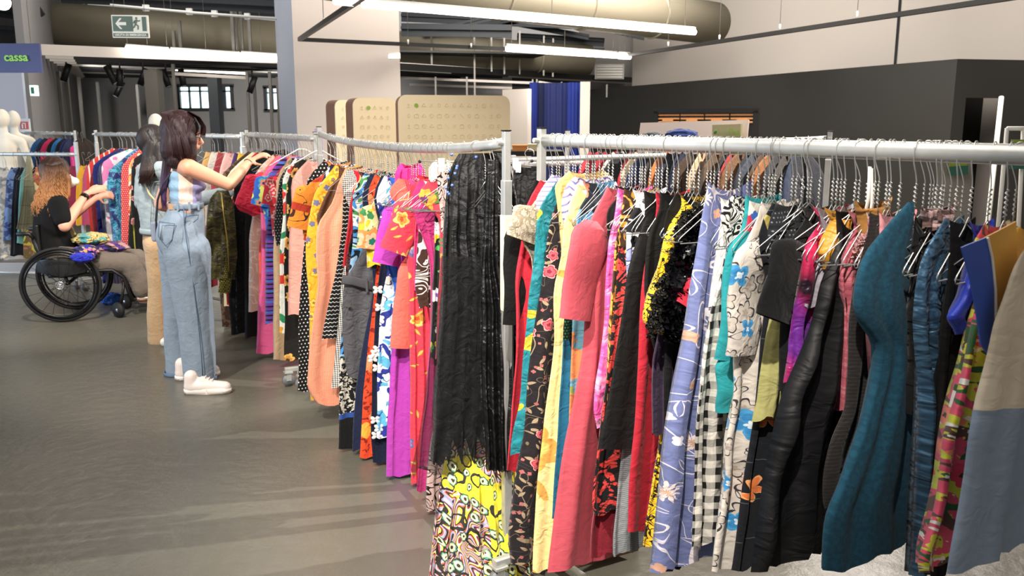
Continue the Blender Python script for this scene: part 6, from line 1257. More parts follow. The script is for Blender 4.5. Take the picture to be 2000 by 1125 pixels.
# ============ woman in light jeans
def woman_jeans():
    Y = 5.2; foot = at_z(400, 757, 0); root = empty('person', (foot.x, foot.y, 0), 'person with long dark purple-tipped hair, patchwork camisole and light wide jeans', 'person')
    A = lambda u, v, dy=0.0: at_y(u, v, Y + dy)
    fw = Vector((.86, .51, 0)); rt = Vector((.51, -.86, 0))            # facing and her right
    sk = skin_mat('skin_fair', '#dba487'); hc = A(357, 259, .03); hf = Vector((.93, .30, -.20)).normalized(); hu = Vector((.18, .06, 1)).normalized()
    shR = A(370, 328, -.10); elR = A(447, 361, -.02); wrR = A(489, 314, .22); shL = A(338, 326, .20); elL = A(312, 400, .26); wrL = A(352, 412, .52)
    nb = A(356, 300, .05)
    def body(bm):
        head(bm, hc, hf, .098, hu); chain(bm, [(hc - UP * .05 - fw * .02, .056), (nb, .052), (A(353, 318, .05), .062)])
        chain(bm, [(shL, .050), (A(354, 322, .05), .062), (shR, .052)])
        chain(bm, [(A(353, 332, .05), .100), (A(360, 362, .05), .108), (A(364, 392, .04), .106), (A(362, 420, .04), .130), (A(360, 455, .04), .150)], .72, rt)
        chain(bm, [(shR, .050), (shR.lerp(elR, .5), .043), (elR, .036), (elR.lerp(wrR, .35), .037), (wrR, .023)])
        chain(bm, [(shL, .048), (shL.lerp(elL, .5), .041), (elL, .036), (elL.lerp(wrL, .35), .035), (wrL, .023)])
        hd = (wrR - elR).normalized(); pe = wrR + (hd * .5 + Vector((.75, .2, .25))).normalized() * .075
        fingers(bm, wrR, pe, Vector((0, .9, .3)), .55, Vector((.3, .1, -1)), L=.078, thumb=1)
        fingers(bm, wrL, wrL + Vector((.07, .03, -.01)), Vector((0, .3, 1)), .6, Vector((.3, -.8, -.2)), L=.07)
        for q, (k1, k2) in enumerate(((A(375, 500, -.04), A(392, 725, .0)), (A(350, 500, .14), A(352, 718, .20)))): chain(bm, [(k1, .075), (k1.lerp(k2, .5), .055), (k2, .038)])
    sculpt('body', body, sk, root, .0065, 4)
    face_bits(root, hc, hf, .098, hu)
    # camisole with vertical colour panels
    def cam_(bm):
        chain(bm, [(A(355, 350, .05), .114), (A(361, 368, .05), .128), (A(364, 394, .04), .116), (A(363, 406, .04), .118)], .74, rt)
        capsule(bm, A(383, 356, .02), A(386, 362, .0), .052, .048)
    mc = [cloth('camisole_blue', '#93b7d6', wrinkle=.35), cloth('camisole_cream', '#ecd3c4', wrinkle=.35), cloth('camisole_lilac', '#a7a2cf', wrinkle=.35)]
    def pan(c):
        u = 1000 + FP * c.x / (c.y * math.cos(PT) - (c.z - CH) * math.sin(PT)) ; w = (c.z - A(360, 400, 0).z) * 25
        return 0 if u < 350 - w * .0 - (A(360, 340).z - c.z) * -18 and u < 349 else (1 if u < 376 else 2)
    cm = sculpt('camisole', cam_, mc, root, .006, 3, disp=lambda c, n: n * (.0035 * math.sin(c.z * 95 + 4 * c.x)), faces=pan)
    def trim(bm):
        c = A(357, 343, .05); bm_tube(bm, [c + rt * .118 * math.cos(k * PI / 14) + fw * .088 * math.sin(k * PI / 14) + UP * (.008 + .012 * math.cos(k * PI / 7)) for k in range(28)], (.004), 6, closed=True)
    for s, (u0, v0, u1, v1, dy) in enumerate([(333, 344, 341, 302, .02), (371, 338, 366, 310, -.06)]):
        keep_world(tube_obj('strap', mc[1], [A(u0, v0, dy - .05), A((u0 + u1) / 2 + 1, (v0 + v1) / 2, dy - .06), A(u1, v1, dy - .01)], [(.007, .003)] * 3, seg=8), root)
    # wide jeans
    mj = denim_mat('light_denim', '#8797a8', .9)
    def jeans(bm):
        chain(bm, [(A(364, 405, .04), .118), (A(361, 428, .04), .140), (A(356, 460, .04), .162), (A(358, 495, .04), .150)], .80, rt)
        bm_ball(bm, A(341, 462, .02), (.10, .13, .14)); bm_ball(bm, A(352, 464, -.06), (.11, .10, .16))
        chain(bm, [(A(366, 490, -.03), .135), (A(372, 550, -.02), .118), (A(381, 620, .0), .108), (A(388, 690, .0), .102), (A(390, 734, .0), .094)])
        chain(bm, [(A(350, 490, .12), .125), (A(351, 560, .16), .108), (A(350, 640, .20), .094), (A(349, 724, .22), .080)])
    def jd(c, n): return n * (.006 * noise.noise(Vector((c.x * 9, c.y * 9, c.z * 5))) + .003 * noise.noise(Vector((c.x * 30, c.y * 30, c.z * 14))))
    js = sculpt('jeans', jeans, mj, root, .009, 6, disp=jd)
    mjd = plain('denim_seam', '#4d6480', .9); mjl = plain('denim_hem', '#5d7590', .9)
    def ringp(name, c, rx, ry, w, m): keep_world(simple(name, m, lambda bm: bm_tube(bm, [c + rt * rx * math.cos(2 * PI * k / 30) + fw * ry * math.sin(2 * PI * k / 30) for k in range(30)], w, 6, closed=True, ref=UP), None, True), root)
    ringp('waistband', A(363, 401, .04), .124, .098, [(.018, .005)] * 30, mj)
    ringp('hem', A(391, 738, .0), .100, .096, [(.012, .004)] * 30, mjl); ringp('hem', A(347, 727, .22), .083, .082, [(.012, .004)] * 30, mjl)
    keep_world(simple('back_pocket', mj, lambda bm: bm_tube(bm, [A(326, 438, -.125), A(325, 470, -.135)], [(.045, .002), (.040, .002)], 14, ref=(1, .0, 0)), None, True), root)
    for pts in ([(311, 433), (309, 462), (324, 480), (336, 468), (341, 437), (311, 433)],):
        keep_world(tube_obj('pocket_stitch', mjd, [A(u, v, -.158) for u, v in pts], .0025, seg=5), root)
    keep_world(tube_obj('front_pocket', mjd, [A(360, 440, -.12), A(362, 424, -.125), A(372, 421, -.12), A(388, 420, -.10), A(386, 428, -.10), A(378, 434, -.115)], .003, seg=5), root)
    keep_world(tube_obj('side_seam', mjd, [A(359, 405, -.09), A(360, 440, -.135), A(366, 480, -.16), A(377, 550, -.125), A(386, 620, -.105), A(393, 690, -.105), A(396, 734, -.10)], .0028, seg=5), root)
    for u, v in ((347, 403), (370, 403), (388, 402)): keep_world(box_obj('belt_loop', mj, A(u, v, -.085), (.012, .010, .05)), root)
    keep_world(box_obj('leather_patch', plain('patch_tan', '#c79a72', .7), A(336, 404, -.055), (.05, .008, .032), rotz(-.4)), root)
    # shoes
    msh = plain('sneaker_white', '#e8dcd6', .5); mso = plain('sneaker_sole', '#f0e6df', .6)
    for i, (u0, v0, u1, v1, dy) in enumerate([(374, 748, 440, 752, 0), (356, 722, 418, 719, .0)]):
        a = at_z(u0, v0 + 6, .045); b = at_z(u1, v1 + 4, .035); 
        sh = sculpt('shoe', lambda bm: [capsule(bm, a, a.lerp(b, .45), .046, .046, .95), capsule(bm, a.lerp(b, .4), b, .044, .036, .95, UP), capsule(bm, a + UP * .01, a + UP * .06, .042, .040), capsule(bm, a.lerp(b, .35) + UP * .035, a.lerp(b, .7) + UP * .012, .030, .026)] and None, msh, root, .006, 5)
        dr = (b - a); dr.z = 0; dr.normalize(); sd = Vector((-dr.y, dr.x, 0)); s0 = Vector((a.x, a.y, .018)); e0 = Vector((b.x, b.y, .018)); bw = .047
        ol = [s0 - dr * .05 + sd * 0, s0 - dr * .03 - sd * .038, s0.lerp(e0, .5) - sd * .045, e0 - sd * .044, e0 + dr * .035 - sd * .02, e0 + dr * .035 + sd * .02, e0 + sd * .044, s0.lerp(e0, .5) + sd * .045, s0 - dr * .03 + sd * .038]
        def sole(bm):
            lo = [bm.verts.new((p.x, p.y, .001)) for p in ol]; hi = [bm.verts.new((p.x, p.y, .036)) for p in ol]; bm.faces.new(hi); bm.faces.new(list(reversed(lo)))
            for k in range(len(ol)): bm.faces.new((lo[k], lo[(k + 1) % len(ol)], hi[(k + 1) % len(ol)], hi[k]))
            bmesh.ops.bevel(bm, geom=bm.edges[:], offset=.006, segments=2, affect='EDGES')
        so = simple('sole', mso, sole, None, True); keep_world(so, root)
        for q in (.45, .55, .65): p = a.lerp(b, q) + UP * (.062 - .03 * (q - .45) * 3); keep_world(tube_obj('lace', mso, [p - sd * .022, p + UP * .006, p + sd * .022], .003, seg=5), root)
    # hair: smooth mass plus separate strands with purple tips
    hm = hair_mat('hair_dark_purple', '#2c1a1c', '#5b4470', 1.34, 1.12)
    def hmass(bm):
        R = Matrix.Rotation(.12, 3, 'Y')
        bm_ball(bm, hc - hf * .022 + hu * .018, (.112, .100, .112), R, 24, 16)
        chain(bm, [(A(347, 258, .0), .095), (A(342, 290, -.02), .095), (A(345, 312, -.05), .060)], .9, rt)
        chain(bm, [(A(348, 248, -.03), .080), (A(364, 272, -.05), .070), (A(372, 300, -.05), .045), (A(379, 312, -.05), .020)], .8, rt)
        chain(bm, [(A(336, 290, .0), .070), (A(326, 330, .0), .042), (A(319, 365, .0), .032), (A(321, 398, .0), .014)], .7, rt)
    sculpt('hair', hmass, hm, root, .006, 5, disp=lambda c, n: n * .003 * noise.noise(Vector((c.x * 120, c.y * 120, c.z * 8))))
    def hp(a, rr):
        q = rr.random(); top = hc + hu * .12 - hf * (.02 + .05 * q); 
        if rr.random() < .45:
            s = rr.uniform(-1, 1); return [top, hc - hf * .10 * q + hu * .085 + rt * .09 + hf * .05 * s, A(350 + 16 * s, 270, -.13), A(356 + 18 * s, 300, -.12), A(358 + 20 * s + rr.uniform(-3, 3), 316 - 14 * rr.random(), -.10)]
        s = rr.uniform(-1, 1); e_ = rr.uniform(0, 1); return [top, hc - hf * .10 + hu * .08 + rt * .05 * s, A(337 + 8 * s, 275, -.05), A(333 + 8 * s, 305, -.05), A(324 + 5 * s, 345, -.03), A(318 + 5 * s, 375, -.02), A(321 + 5 * s, 385 + 24 * e_, -.01)]
    strands('hair_strands', hm, lambda rr: 0, hp, 260, .0022, root, 4)
    strands('fringe', hm, lambda rr: 0, lambda a, rr: (lambda s: [hc + hu * .128 + hf * .01 + rt * .03 * s, hc + hf * .068 + hu * .104 + rt * .075 * s, hc + hf * .104 + hu * .060 + rt * .080 * s, hc + hf * .108 + hu * rr.uniform(-.01, .03) + rt * .084 * s])(rr.uniform(-.6, 1.15)), 150, .0024, root, 9)
    # glasses
    mg = plain('glasses_black', '#141012', .3)
    sd = hf.cross(hu).normalized()
    for s in (1, -1):
        c = hc + hf * .100 + sd * s * .034 - hu * .010; keep_world(simple('glasses_rim', mg, lambda bm: bm_tube(bm, [c + sd * .024 * math.cos(2 * PI * k / 20) + hu * .020 * math.sin(2 * PI * k / 20) for k in range(20)], .0022, 6, closed=True)), root)
        keep_world(tube_obj('temple_arm', mg, [c + sd * s * .024, c + sd * s * .045 - hf * .02, c + sd * s * .047 - hf * .10], .0022, seg=6), root)
    keep_world(tube_obj('glasses_bridge', mg, [hc + hf * .102 + sd * .011 - hu * .006, hc + hf * .102 - sd * .011 - hu * .006], .0022, seg=6), root)
    keep_world(simple('bracelet', mg, lambda bm: bm_ring(bm, wrR.lerp(elR, .1), wrR - elR, .027, .0025, 20, 5)), root)
    # shoulder strap of her bag
    bs = empty('shoulder_bag', A(308, 430, .1), 'thin dark bag strap hanging from the shoulder of the woman in jeans', 'bag')
    keep_world(tube_obj('strap', plain('strap_dark', '#2b2c38', .7), [A(345, 322, -.02), A(318, 360, -.06), A(308, 390, -.02), A(305, 430, .0), A(306, 470, .05)], [(.006, .002)] * 5, seg=6), bs)
    keep_world(tube_obj('strap_edge', plain('strap_light', '#9a9cb0', .7), [A(316, 362, -.055), A(306, 392, -.015), A(303, 432, .01)], .003, seg=5), bs)
    keep_world(simple('pouch', plain('bag_grey', '#8f97aa', .7), lambda bm: bm_box(bm, A(312, 452, .16), (.10, .04, .12), rotz(.5), .01)), bs)
woman_jeans()
# ============ woman in denim jacket
def woman_denim():
    Y = 6.25; root = empty('person', (at_z(315, 668, 0).x, at_z(315, 668, 0).y, 0), 'person with long dark hair in a pale denim jacket and beige trousers', 'person')
    A = lambda u, v, dy=0.0: at_y(u, v, Y + dy)
    fw = Vector((.75, .66, 0)); rt = Vector((.66, -.75, 0)); sk = skin_mat('skin_light', '#d3a184'); hc = A(303, 280, .02); hf = Vector((.8, .55, -.25)).normalized()
    shR = A(318, 332, -.10); elR = A(380, 392, -.05); wrR = A(452, 374, .15); shL = A(283, 335, .18); elL = A(277, 395, .2); wrL = A(300, 425, .4)
    def body(bm):
        head(bm, hc, hf, .095); chain(bm, [(hc - UP * .05, .055), (A(302, 322, .04), .055)])
        chain(bm, [(shL, .048), (A(300, 330, .05), .06), (shR, .048)])
        chain(bm, [(A(302, 345, .04), .11), (A(303, 400, .04), .11), (A(306, 450, .04), .13)], .7, rt)
        chain(bm, [(shR, .045), (elR, .036), (wrR, .022)]); chain(bm, [(shL, .045), (elL, .036), (wrL, .022)])
        fingers(bm, wrR, wrR + Vector((.06, .02, .01)), Vector((0, .3, 1)), .6, Vector((.2, -.3, -.8)))
        fingers(bm, wrL, wrL + Vector((.06, .03, 0)), Vector((0, .3, 1)), .6, Vector((.3, -.8, -.2)))
        chain(bm, [(A(315, 460, .0), .08), (A(318, 560, .0), .055), (A(318, 655, .02), .04)]); chain(bm, [(A(330, 460, .15), .08), (A(338, 560, .17), .055), (A(340, 640, .2), .04)])
    sculpt('body', body, sk, root, .008, 4)
    face_bits(root, hc, hf, .095)
    mj = denim_mat('pale_denim', '#8a979c', 1.2)
    def jk(bm):
        chain(bm, [(A(302, 340, .04), .135), (A(299, 370, .03), .148), (A(302, 415, .03), .142), (A(306, 446, .03), .138)], .75, rt)
        chain(bm, [(shL, .066), (A(300, 330, .05), .075), (shR, .068)])
        chain(bm, [(shR, .070), (shR.lerp(elR, .5), .062), (elR, .056), (elR.lerp(wrR, .9), .048)]); chain(bm, [(shL, .068), (elL, .058), (elL.lerp(wrL, .85), .046)])
        chain(bm, [(A(292, 322, .0), .035), (A(312, 320, -.02), .035)])
    sculpt('denim_jacket', jk, mj, root, .009, 5, disp=lambda c, n: n * (.006 * noise.noise(c * 10) + .004 * noise.noise(c * 24)))
    ms = plain('denim_stitch', '#7a868c', .9)
    keep_world(tube_obj('back_seam', ms, [A(278, 352, -.09), A(300, 356, -.13), A(322, 352, -.13)], .0025, seg=5), root)
    keep_world(tube_obj('back_seam', ms, [A(290, 356, -.12), A(296, 400, -.13), A(294, 440, -.12)], .0025, seg=5), root)
    keep_world(simple('waistband', mj, lambda bm: bm_tube(bm, [A(306, 450, .03) + rt * .14 * math.cos(2 * PI * k / 26) + fw * .108 * math.sin(2 * PI * k / 26) for k in range(26)], [(.022, .006)] * 26, 6, closed=True, ref=UP), None, True), root)
    keep_world(tube_obj('bag_strap', plain('strap_straw', '#cdb98c', .8), [A(282, 358, -.10), A(291, 378, -.14), A(306, 396, -.15), A(322, 405, -.15)], [(.011, .003)] * 4, seg=8, ref=(0, 0, 1)), root)
    mt = cloth('beige_trousers', '#b89a76', wrinkle=.5)
    def tr(bm):
        chain(bm, [(A(308, 452, .04), .135), (A(310, 475, .04), .145)], .75, rt)
        chain(bm, [(A(312, 480, -.02), .105), (A(315, 560, .0), .09), (A(311, 620, .0), .084), (A(312, 664, .0), .086)]); chain(bm, [(A(330, 480, .14), .105), (A(338, 560, .16), .09), (A(342, 640, .2), .085)])
    sculpt('trousers', tr, mt, root, .010, 5, disp=lambda c, n: n * (.007 * noise.noise(Vector((c.x * 12, c.y * 12, c.z * 7)))))
    for a in (at_z(322, 668, .03), at_z(352, 645, .03)):
        sculpt('shoe', lambda bm: capsule(bm, a, a + fw * .12, .036, .034, .8), M_WHITEP, root, .008, 3)
    hm = hair_mat('hair_near_black', '#1b1413', '#3a2620', 1.35, 1.15)
    def hmass(bm):
        bm_ball(bm, hc - hf * .02 + UP * .02, (.108, .10, .112), None, 24, 16)
        chain(bm, [(A(300, 285, -.02), .095), (A(294, 310, -.05), .075), (A(286, 335, -.10), .060), (A(278, 352, -.12), .030)], .75, rt); chain(bm, [(A(310, 290, -.05), .07), (A(312, 320, -.09), .05), (A(306, 340, -.12), .03)], .7, rt)
    sculpt('hair', hmass, hm, root, .007, 5)
    strands('hair_strands', hm, lambda rr: 0, lambda a, rr: (lambda s, e_: [hc + UP * .125, hc - hf * .08 + UP * .07 + rt * .09 * s, A(299 + 14 * s, 300, -.10), A(290 + 14 * s, 330, -.15), A(281 + 12 * s, 352 + 14 * e_, -.17)])(rr.uniform(-1, 1), rr.uniform(-.5, 1)), 200, .0024, root, 12)
woman_denim()
# ============ wheelchair and its user
WN = Vector((-.26, 1, 0)).normalized()       # axle direction, away from the camera
WF = Vector((1, .26, 0)).normalized()        # chair points this way
c1 = at_z(126, 629, 0); c1.z = .308; c2 = c1 + WN * .50
def wheelchair():
    root = empty('wheelchair', (c1.x, c1.y, 0), 'black active wheelchair with spoked wheels, far left', 'wheelchair'); K = lambda o: keep_world(o, root)
    mt = plain('tyre_rubber', '#101010', .7); mr = plain('rim_black', '#0c0c0d', .3, .3, coat=.4); ms = plain('hub_silver', '#c9ccd0', .25, .9)
    for i, c in enumerate((c1, c2)):
        w = empty('wheel', c, None, None); keep_world(w, root); W = lambda o: (keep_world(o, root)); sg = -1 if i == 0 else 1
        W(simple('tyre', mt, lambda bm: bm_ring(bm, c, WN, .294, .014, 64, 10), None, True)); W(simple('rim', mr, lambda bm: bm_ring(bm, c, WN, .272, .011, 64, 8), None, True)); W(simple('handrim', mr, lambda bm: bm_ring(bm, c + WN * sg * .035, WN, .256, .009, 64, 8), None, True))
        for k in range(6):
            a = k * PI / 3; p = (WF * math.cos(a) + UP * math.sin(a)); W(tube_obj('handrim_tab', mr, [c + WN * sg * .033 + p * .256, c + p * .272], .004, seg=5))
        for k in range(20):
            a = k * PI / 10; p = WF * math.cos(a) + UP * math.sin(a); a2 = a + (.9 if k % 2 else -.9); h = WF * math.cos(a2) + UP * math.sin(a2)
            W(tube_obj('spoke', M_BLACKM, [c + h * .022 + WN * (.015 if k % 2 else -.02), c + p * .268], .0016, seg=4))
        W(simple('hub', ms, lambda bm: [bm_tube(bm, [c - WN * .035, c + WN * .03], .016, 16), bm_ring(bm, c + WN * sg * .033, WN, .030, .005, 24, 6), bm_ring(bm, c + WN * sg * .033, WN, .012, .003, 16, 6)] and None, None, True))
        for k in range(9):
            a = k * 2 * PI / 9; W(simple('hub_tooth', ms, lambda bm: bm_ball(bm, c + WN * sg * .034 + (WF * math.cos(a) + UP * math.sin(a)) * .020, .004, None, 6, 4)))
        bpy.data.objects.remove(w)
    T = lambda nm, pts, r, m=M_BLACKM: K(tube_obj(nm, m, pts, r, seg=10))
    B = lambda f, s, z: c1 + WN * s + WF * f + UP * (z - .308)
    T('axle_tube', [B(.04, .03, .308), B(.04, .47, .308)], .014)
    for s in (.07, .43):
        T('seat_tube', [B(-.10, s, .37), B(.30, s, .40), B(.38, s, .40), B(.46, s, .34), B(.49, s, .22), B(.52, s, .13)], .016); T('axle_strut', [B(.02, s, .37), B(.04, s, .30)], .013)
        T('back_post', [B(-.10, s, .38), B(-.15, s, .56), B(-.18, s, .68)], .013); T('push_handle', [B(-.18, s, .68), B(-.21, s, .72), B(-.30, s, .72)], .017, M_BLACKP)
        T('caster_stem', [B(.46, s, .30), B(.44, s, .18), B(.42, s, .10)], .011)
        p = B(.40, s, .065)
        K(simple('caster_wheel', mt, lambda bm: bm_tube(bm, [p - WF * .010 - WN * .010, p + WF * .010 + WN * .010], .064, 24), None, True)); K(simple('caster_hub', ms, lambda bm: bm_tube(bm, [p - WN * .017, p + WN * .017], .018, 12), None, True))
        K(simple('side_guard', plain('guard_carbon', '#1d1d1f', .4), lambda bm: bm_tube(bm, [B(-.17, s - .03, .46), B(.0, s - .03, .44), B(.17, s - .03, .45), B(.24, s - .03, .47)], [(.05, .004), (.085, .004), (.06, .004), (.02, .004)], 12, ref=UP), None, True))
    T('rigid_bar', [B(-.16, .07, .64), B(-.16, .43, .64)], .011)
    T('lower_bar', [B(.49, .07, .24), B(.49, .43, .24)], .012)
    K(box_obj('seat_cushion', M_BLACKP, B(.10, .25, .38), (.42, .38, .05), rotz(math.atan2(WF.y, WF.x)), .015)); K(box_obj('backrest', M_BLACKP, B(-.15, .25, .66), (.03, .38, .26), rotz(math.atan2(WF.y, WF.x)), .01))
    K(box_obj('footplate', M_BLACKM, B(.62, .25, .125), (.20, .30, .012), rotz(math.atan2(WF.y, WF.x)), .003))
    T('brake_lever', [B(.22, .05, .50), B(.25, .03, .46), B(.20, .03, .40)], .006, ms)
    a = at_z(126, 629, 0)
    text_obj('lettering', 'AERO RAY'[0:0] or 'GRIT RAY', .030, M_WHITEP, c1 - WN * .016 + WF * .07 + UP * .272, WF.lerp(-UP, .12), UP, parent=root) if False else None
    return B
B = wheelchair()
def woman_seated():
    root = empty('person', B(.0, .25, .0), 'person seated in the wheelchair with long curly hair and black t-shirt', 'person'); root.location.z = 0
    sk = skin_mat('skin_rosy', '#dea68c'); Yb = c1.y + .24; A = lambda u, v, dy=0.0: at_y(u, v, Yb + dy)
    hc = A(112, 338, .02); hf = Vector((.80, .58, -.15)).normalized(); rt = Vector((.35, -.94, 0)); fw = Vector((.94, .35, 0))
    shR = A(114, 398, -.15); elR = A(126, 442, -.20); wrR = A(169, 378, .10); shL = A(100, 396, .18); elL = A(120, 440, .24); wrL = A(190, 385, .40)
    hipc = B(-.03, .25, .50); kR = B(.50, .15, .44); kL = B(.53, .36, .44); aR = B(.57, .15, .19); aL = B(.60, .36, .19)
    def body(bm):
        head(bm, hc, hf, .10); chain(bm, [(hc - UP * .06, .058), (A(105, 388, .0), .06)])
        chain(bm, [(shL, .055), (A(104, 392, .0), .07), (shR, .055)]); chain(bm, [(A(104, 405, .0), .13), (A(102, 440, .0), .14), (hipc, .15)], .75, rt)
        chain(bm, [(shR, .058), (elR, .046), (elR.lerp(wrR, .35), .045), (wrR, .026)]); chain(bm, [(shL, .055), (elL, .044), (wrL, .026)])
        fingers(bm, wrR, wrR + Vector((.075, .03, .03)), Vector((0, .3, 1)), .7, Vector((.5, .6, -.2)), L=.072, thumb=-1)
        fingers(bm, wrL, wrL + Vector((.07, .02, .02)), Vector((0, .3, 1)), .6, Vector((.2, .3, -.6)))
        for k, a, s in ((kR, aR, -.12), (kL, aL, .12)): chain(bm, [(hipc + WN * s, .09), (k, .065), (a, .04), (a + UP * -.06, .035), (a + fw * .12 - UP * .075, .03)])
    sculpt('body', body, sk, root, .009, 4); face_bits(root, hc, hf, .10)
    mb = cloth('black_tshirt', '#0b0b0d', rough=.95, sheen=.0, wrinkle=.35)
    def tee(bm):
        chain(bm, [(A(104, 404, .0), .150), (A(100, 430, .0), .165), (A(102, 470, .0), .180), (hipc + UP * .02, .185)], .8, rt); chain(bm, [(shL, .075), (A(104, 394, .0), .078), (shR, .076)])
        chain(bm, [(A(104, 392, -.02), .07), (shR, .074), (shR.lerp(elR, .68), .068)]); chain(bm, [(shL, .072), (shL.lerp(elL, .7), .064)]); chain(bm, [(A(106, 410, -.08), .10), (A(108, 440, -.06), .12)])
    sculpt('tshirt', tee, mb, root, .010, 5, disp=lambda c, n: n * (.006 * noise.noise(c * 9)))
    mp = cloth('taupe_trousers', '#6f655c', wrinkle=.5)
    def tr(bm):
        capsule(bm, hipc - WN * .08, hipc + WN * .08, .135, .135)
        for k, a, s in ((kR, aR, -.11), (kL, aL, .11)): chain(bm, [(hipc + WN * s, .105), (k, .088), (k.lerp(a, .5) + fw * .02, .085), (a + UP * .02 + fw * .01, .078)])
    sculpt('trousers', tr, mp, root, .010, 5, disp=lambda c, n: n * (.010 * noise.noise(c * 8) + .004 * noise.noise(c * 20)))
    msn = plain('black_canvas', '#121214', .7); mso = plain('rubber_cream', '#d9cdb4', .6)
    for a in (aR, aL):
        f = Vector((a.x, a.y, .145)) + fw * .02
        sculpt('shoe', lambda bm: [capsule(bm, f + UP * .03, f + fw * .17 + UP * .015, .040, .034, .95), capsule(bm, f + UP * .03, f + UP * .075, .036, .036)] and None, msn, root, .008, 4)
        keep_world(simple('sole', mso, lambda bm: bm_tube(bm, [f - fw * .045, f + fw * .03, f + fw * .12, f + fw * .205], [(.014, .036), (.014, .044), (.014, .046), (.014, .022)], 12, ref=UP), None, True), root)
        keep_world(simple('star_badge', M_WHITEP, lambda bm: bm_tube(bm, [f - rt * -.036 + UP * .05, f + rt * .041 + UP * .05], .014, 14)), root)
    # watch
    wp = wrR.lerp(elR, .10); keep_world(simple('watch_strap', M_BLACKP, lambda bm: bm_tube(bm, [wp + (wrR - elR).normalized() * -.014, wp + (wrR - elR).normalized() * .014], .034, 18), None, True), root)
    keep_world(box_obj('watch_face', plain('watch_glass', '#1a1a1e', .15), wp - WN * .028 + UP * .012, (.032, .016, .030)), root)
    # white face mask
    sd = hf.cross(UP).normalized()
    sculpt('face_mask', lambda bm: [bm_ball(bm, hc + hf * .085 - UP * .060, (.05, .065, .05), Matrix.Rotation(math.atan2(hf.y, hf.x), 3, 'Z'), 16, 12), bm_ball(bm, hc + hf * .12 - UP * .055, (.04, .035, .035), Matrix.Rotation(math.atan2(hf.y, hf.x), 3, 'Z'), 16, 12)] and None, plain('mask_white', '#ece4d8', .8), root, .006, 4)
    # sunglasses pushed into the hair
    keep_world(tube_obj('headband', M_BLACKP, [hc + UP * .112 - rt * -.03 + hf * .02, hc + UP * .09 + rt * .09 + hf * .02, hc + rt * .112 + UP * .03 + hf * .01], .006, seg=8), root)
    hm = hair_mat('hair_ombre_curly', '#2e1c15', '#b07a4c', 1.26, 1.02)
    def hmass(bm):
        bm_ball(bm, hc - hf * .02 + UP * .02, (.118, .115, .118), None, 24, 16)
        chain(bm, [(A(108, 345, -.03), .110), (A(102, 372, -.03), .11), (A(96, 388, -.04), .08)], .85, rt); chain(bm, [(A(124, 350, -.04), .070), (A(127, 378, -.06), .05)], .8, rt)
    sculpt('hair', hmass, hm, root, .008, 4, disp=lambda c, n: n * .010 * noise.noise(Vector((c.x * 30, c.y * 30, c.z * 14))))
    strands('curls', hm, lambda rr: 0, lambda a, rr: (lambda s, e_: [hc + UP * .12, hc + UP * .07 + rt * .1 + fw * .07 * s] + [A(110 + 27 * s * (.7 + .45 * k / 14) - 8 * (k / 14), 335 + k * (5.4 + .9 * e_), -.15 + .06 * abs(s) - .03 * rr.random()) for k in range(15)])(rr.uniform(-1.2, .9), rr.uniform(-1, 1)), 420, .0045, root, 21, curl=.024, cf=17)
woman_seated()
# garments piled on her lap
def pile(u, v, dy, r, mat, lab, seed):
    P = at_y(u, v, c1.y + .2 + dy)
    def f(bm):
        bmesh.ops.create_icosphere(bm, subdivisions=5, radius=1)
        for q in bm.verts:
            k = 1 + .22 * noise.noise(q.co * 1.8 + Vector((seed, 0, 0))) + .12 * noise.noise(q.co * 4.5 + Vector((0, seed, 0))); q.co = Vector((q.co.x * r[0] * k, q.co.y * r[1] * k, q.co.z * r[2] * k))
    bm = bmesh.new(); f(bm); uv = bm.loops.layers.uv.new('UVMap')
    for fc in bm.faces:
        for l in fc.loops: l[uv].uv = (l.vert.co.x + l.vert.co.y, l.vert.co.z * 1.5 + l.vert.co.y)
    o = bake('folded_garment', bm, mat, None, True); o.location = P; tag(o, lab, 'garment')
pile(165, 492, -.10, (.115, .10, .055), C('blue_pebble_print', '#1a2a8c', [('flower', dict(scale=26, R=.018, n=3, prob=.8, col='#d9a05a', col2='#d96a9a', deep=.1)), ('blotch', dict(scale=10, th=.56, col='#15164a'))], rough=.5, wrinkle=2), 'royal blue garment with orange and pink spots, front of the lap pile', 3)
pile(178, 466, .05, (.14, .12, .05), C('sand_teal_print', '#c9b976', [('lines', dict(scale=12, rep=5, w=.2, col='#2a2218')), ('blotch', dict(scale=8, th=.58, col='#4f9a9a'))], wrinkle=2), 'sand and turquoise print garment on top of the lap pile', 7)
pile(212, 482, .10, (.16, .12, .045), C('violet_print', '#4a2a7a', [('blotch', dict(scale=9, th=.5, col='#b58a84')), ('blotch', dict(scale=9, th=.58, col='#1d1a3a'))], rough=.5, wrinkle=2), 'violet and pink garment at the right side of the lap pile', 12)
pile(160, 503, -.22, (.09, .05, .04), C('electric_blue', '#1f28b0', rough=.4, wrinkle=2), 'shiny electric blue cloth hanging over the wheel', 17)
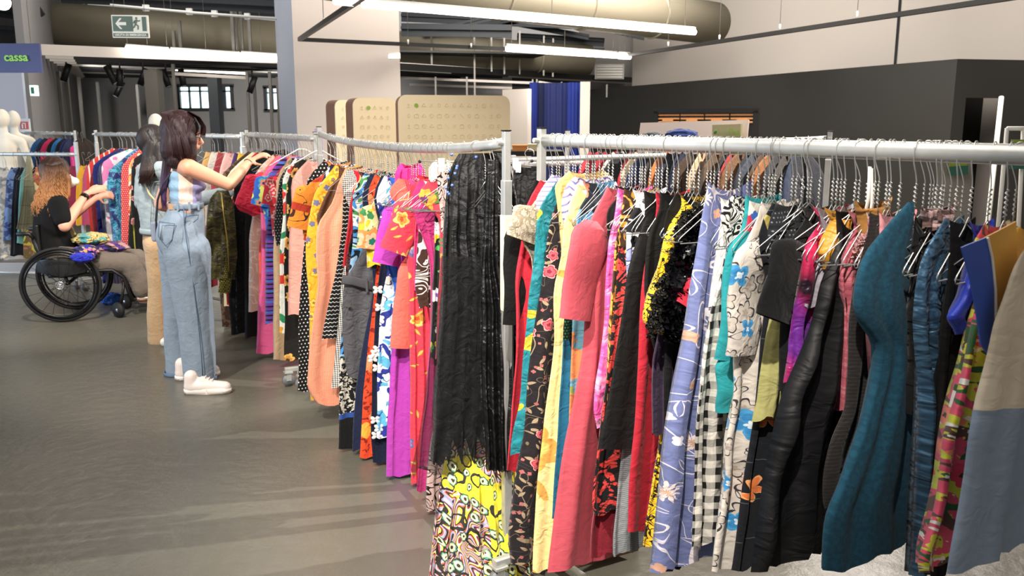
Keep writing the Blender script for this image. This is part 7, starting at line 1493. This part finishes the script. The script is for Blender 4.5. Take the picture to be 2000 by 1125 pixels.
bb_ = at_y(218, 575, c1.y + .55); pile(216, 583, .5, (.10, .08, .05), C('sky_bag', '#2f6ad0', rough=.3, wrinkle=2), 'bright blue plastic bag on the floor under the wheelchair', 22)
# ============ mannequins
def mannequin(u, vt, y, lab, arms=True, zb=.13, yaw=0.0, s=1.0):
    top = at_y(u, vt, y); c = Vector((top.x, y, 0)); H = top.z - zb; k = H / 1.78; root = empty('mannequin', (c.x, c.y, zb), lab, 'mannequin')
    X = Vector((math.cos(yaw), math.sin(yaw), 0)); Q = lambda x, z, f=0: c + X * x * k + Vector((-X.y, X.x, 0)) * f * k + UP * (zb + z * k)
    def f(bm):
        bm_ball(bm, Q(0, 1.67), (.082 * k, .095 * k, .115 * k)); chain(bm, [(Q(0, 1.58), .048 * k), (Q(0, 1.46), .055 * k)])
        chain(bm, [(Q(-.17, 1.40), .055 * k), (Q(0, 1.45), .065 * k), (Q(.17, 1.40), .055 * k)]); chain(bm, [(Q(0, 1.34), .135 * k), (Q(0, 1.12), .118 * k), (Q(0, .95), .150 * k), (Q(0, .88), .15 * k)], .68, X)
        for s_ in (-1, 1):
            chain(bm, [(Q(.18 * s_, 1.39), .052 * k), (Q(.25 * s_, 1.10), .038 * k), (Q(.23 * s_, .86, .05), .025 * k), (Q(.22 * s_, .78, .06), .03 * k)])
            chain(bm, [(Q(.09 * s_, .88), .092 * k), (Q(.10 * s_, .50), .055 * k), (Q(.10 * s_, .32), .052 * k), (Q(.11 * s_, .08), .036 * k)]); chain(bm, [(Q(.11 * s_, .05, .03), .036 * k), (Q(.13 * s_, .03, -.16), .026 * k)])
    sculpt('figure', f, M_WHITEMAN, root, .012, 5)
    keep_world(simple('base_plate', M_STEEL, lambda bm: bm_tube(bm, [c + UP * zb, c + UP * (zb + .01)], .18, 24)), root)
mannequin(2, 213, 9.5, 'front white mannequin at the left edge of the photo', yaw=.35)
mannequin(24, 216, 10.2, 'white mannequin standing behind the front one at the left edge', yaw=.5)
mannequin(303, 222, 9.6, 'white mannequin head and shoulders beyond the woman in the denim jacket', zb=.02, yaw=.1)
mannequin(62, 330, 9.9, 'small white child mannequin whose feet show behind the big wheel', yaw=.2)
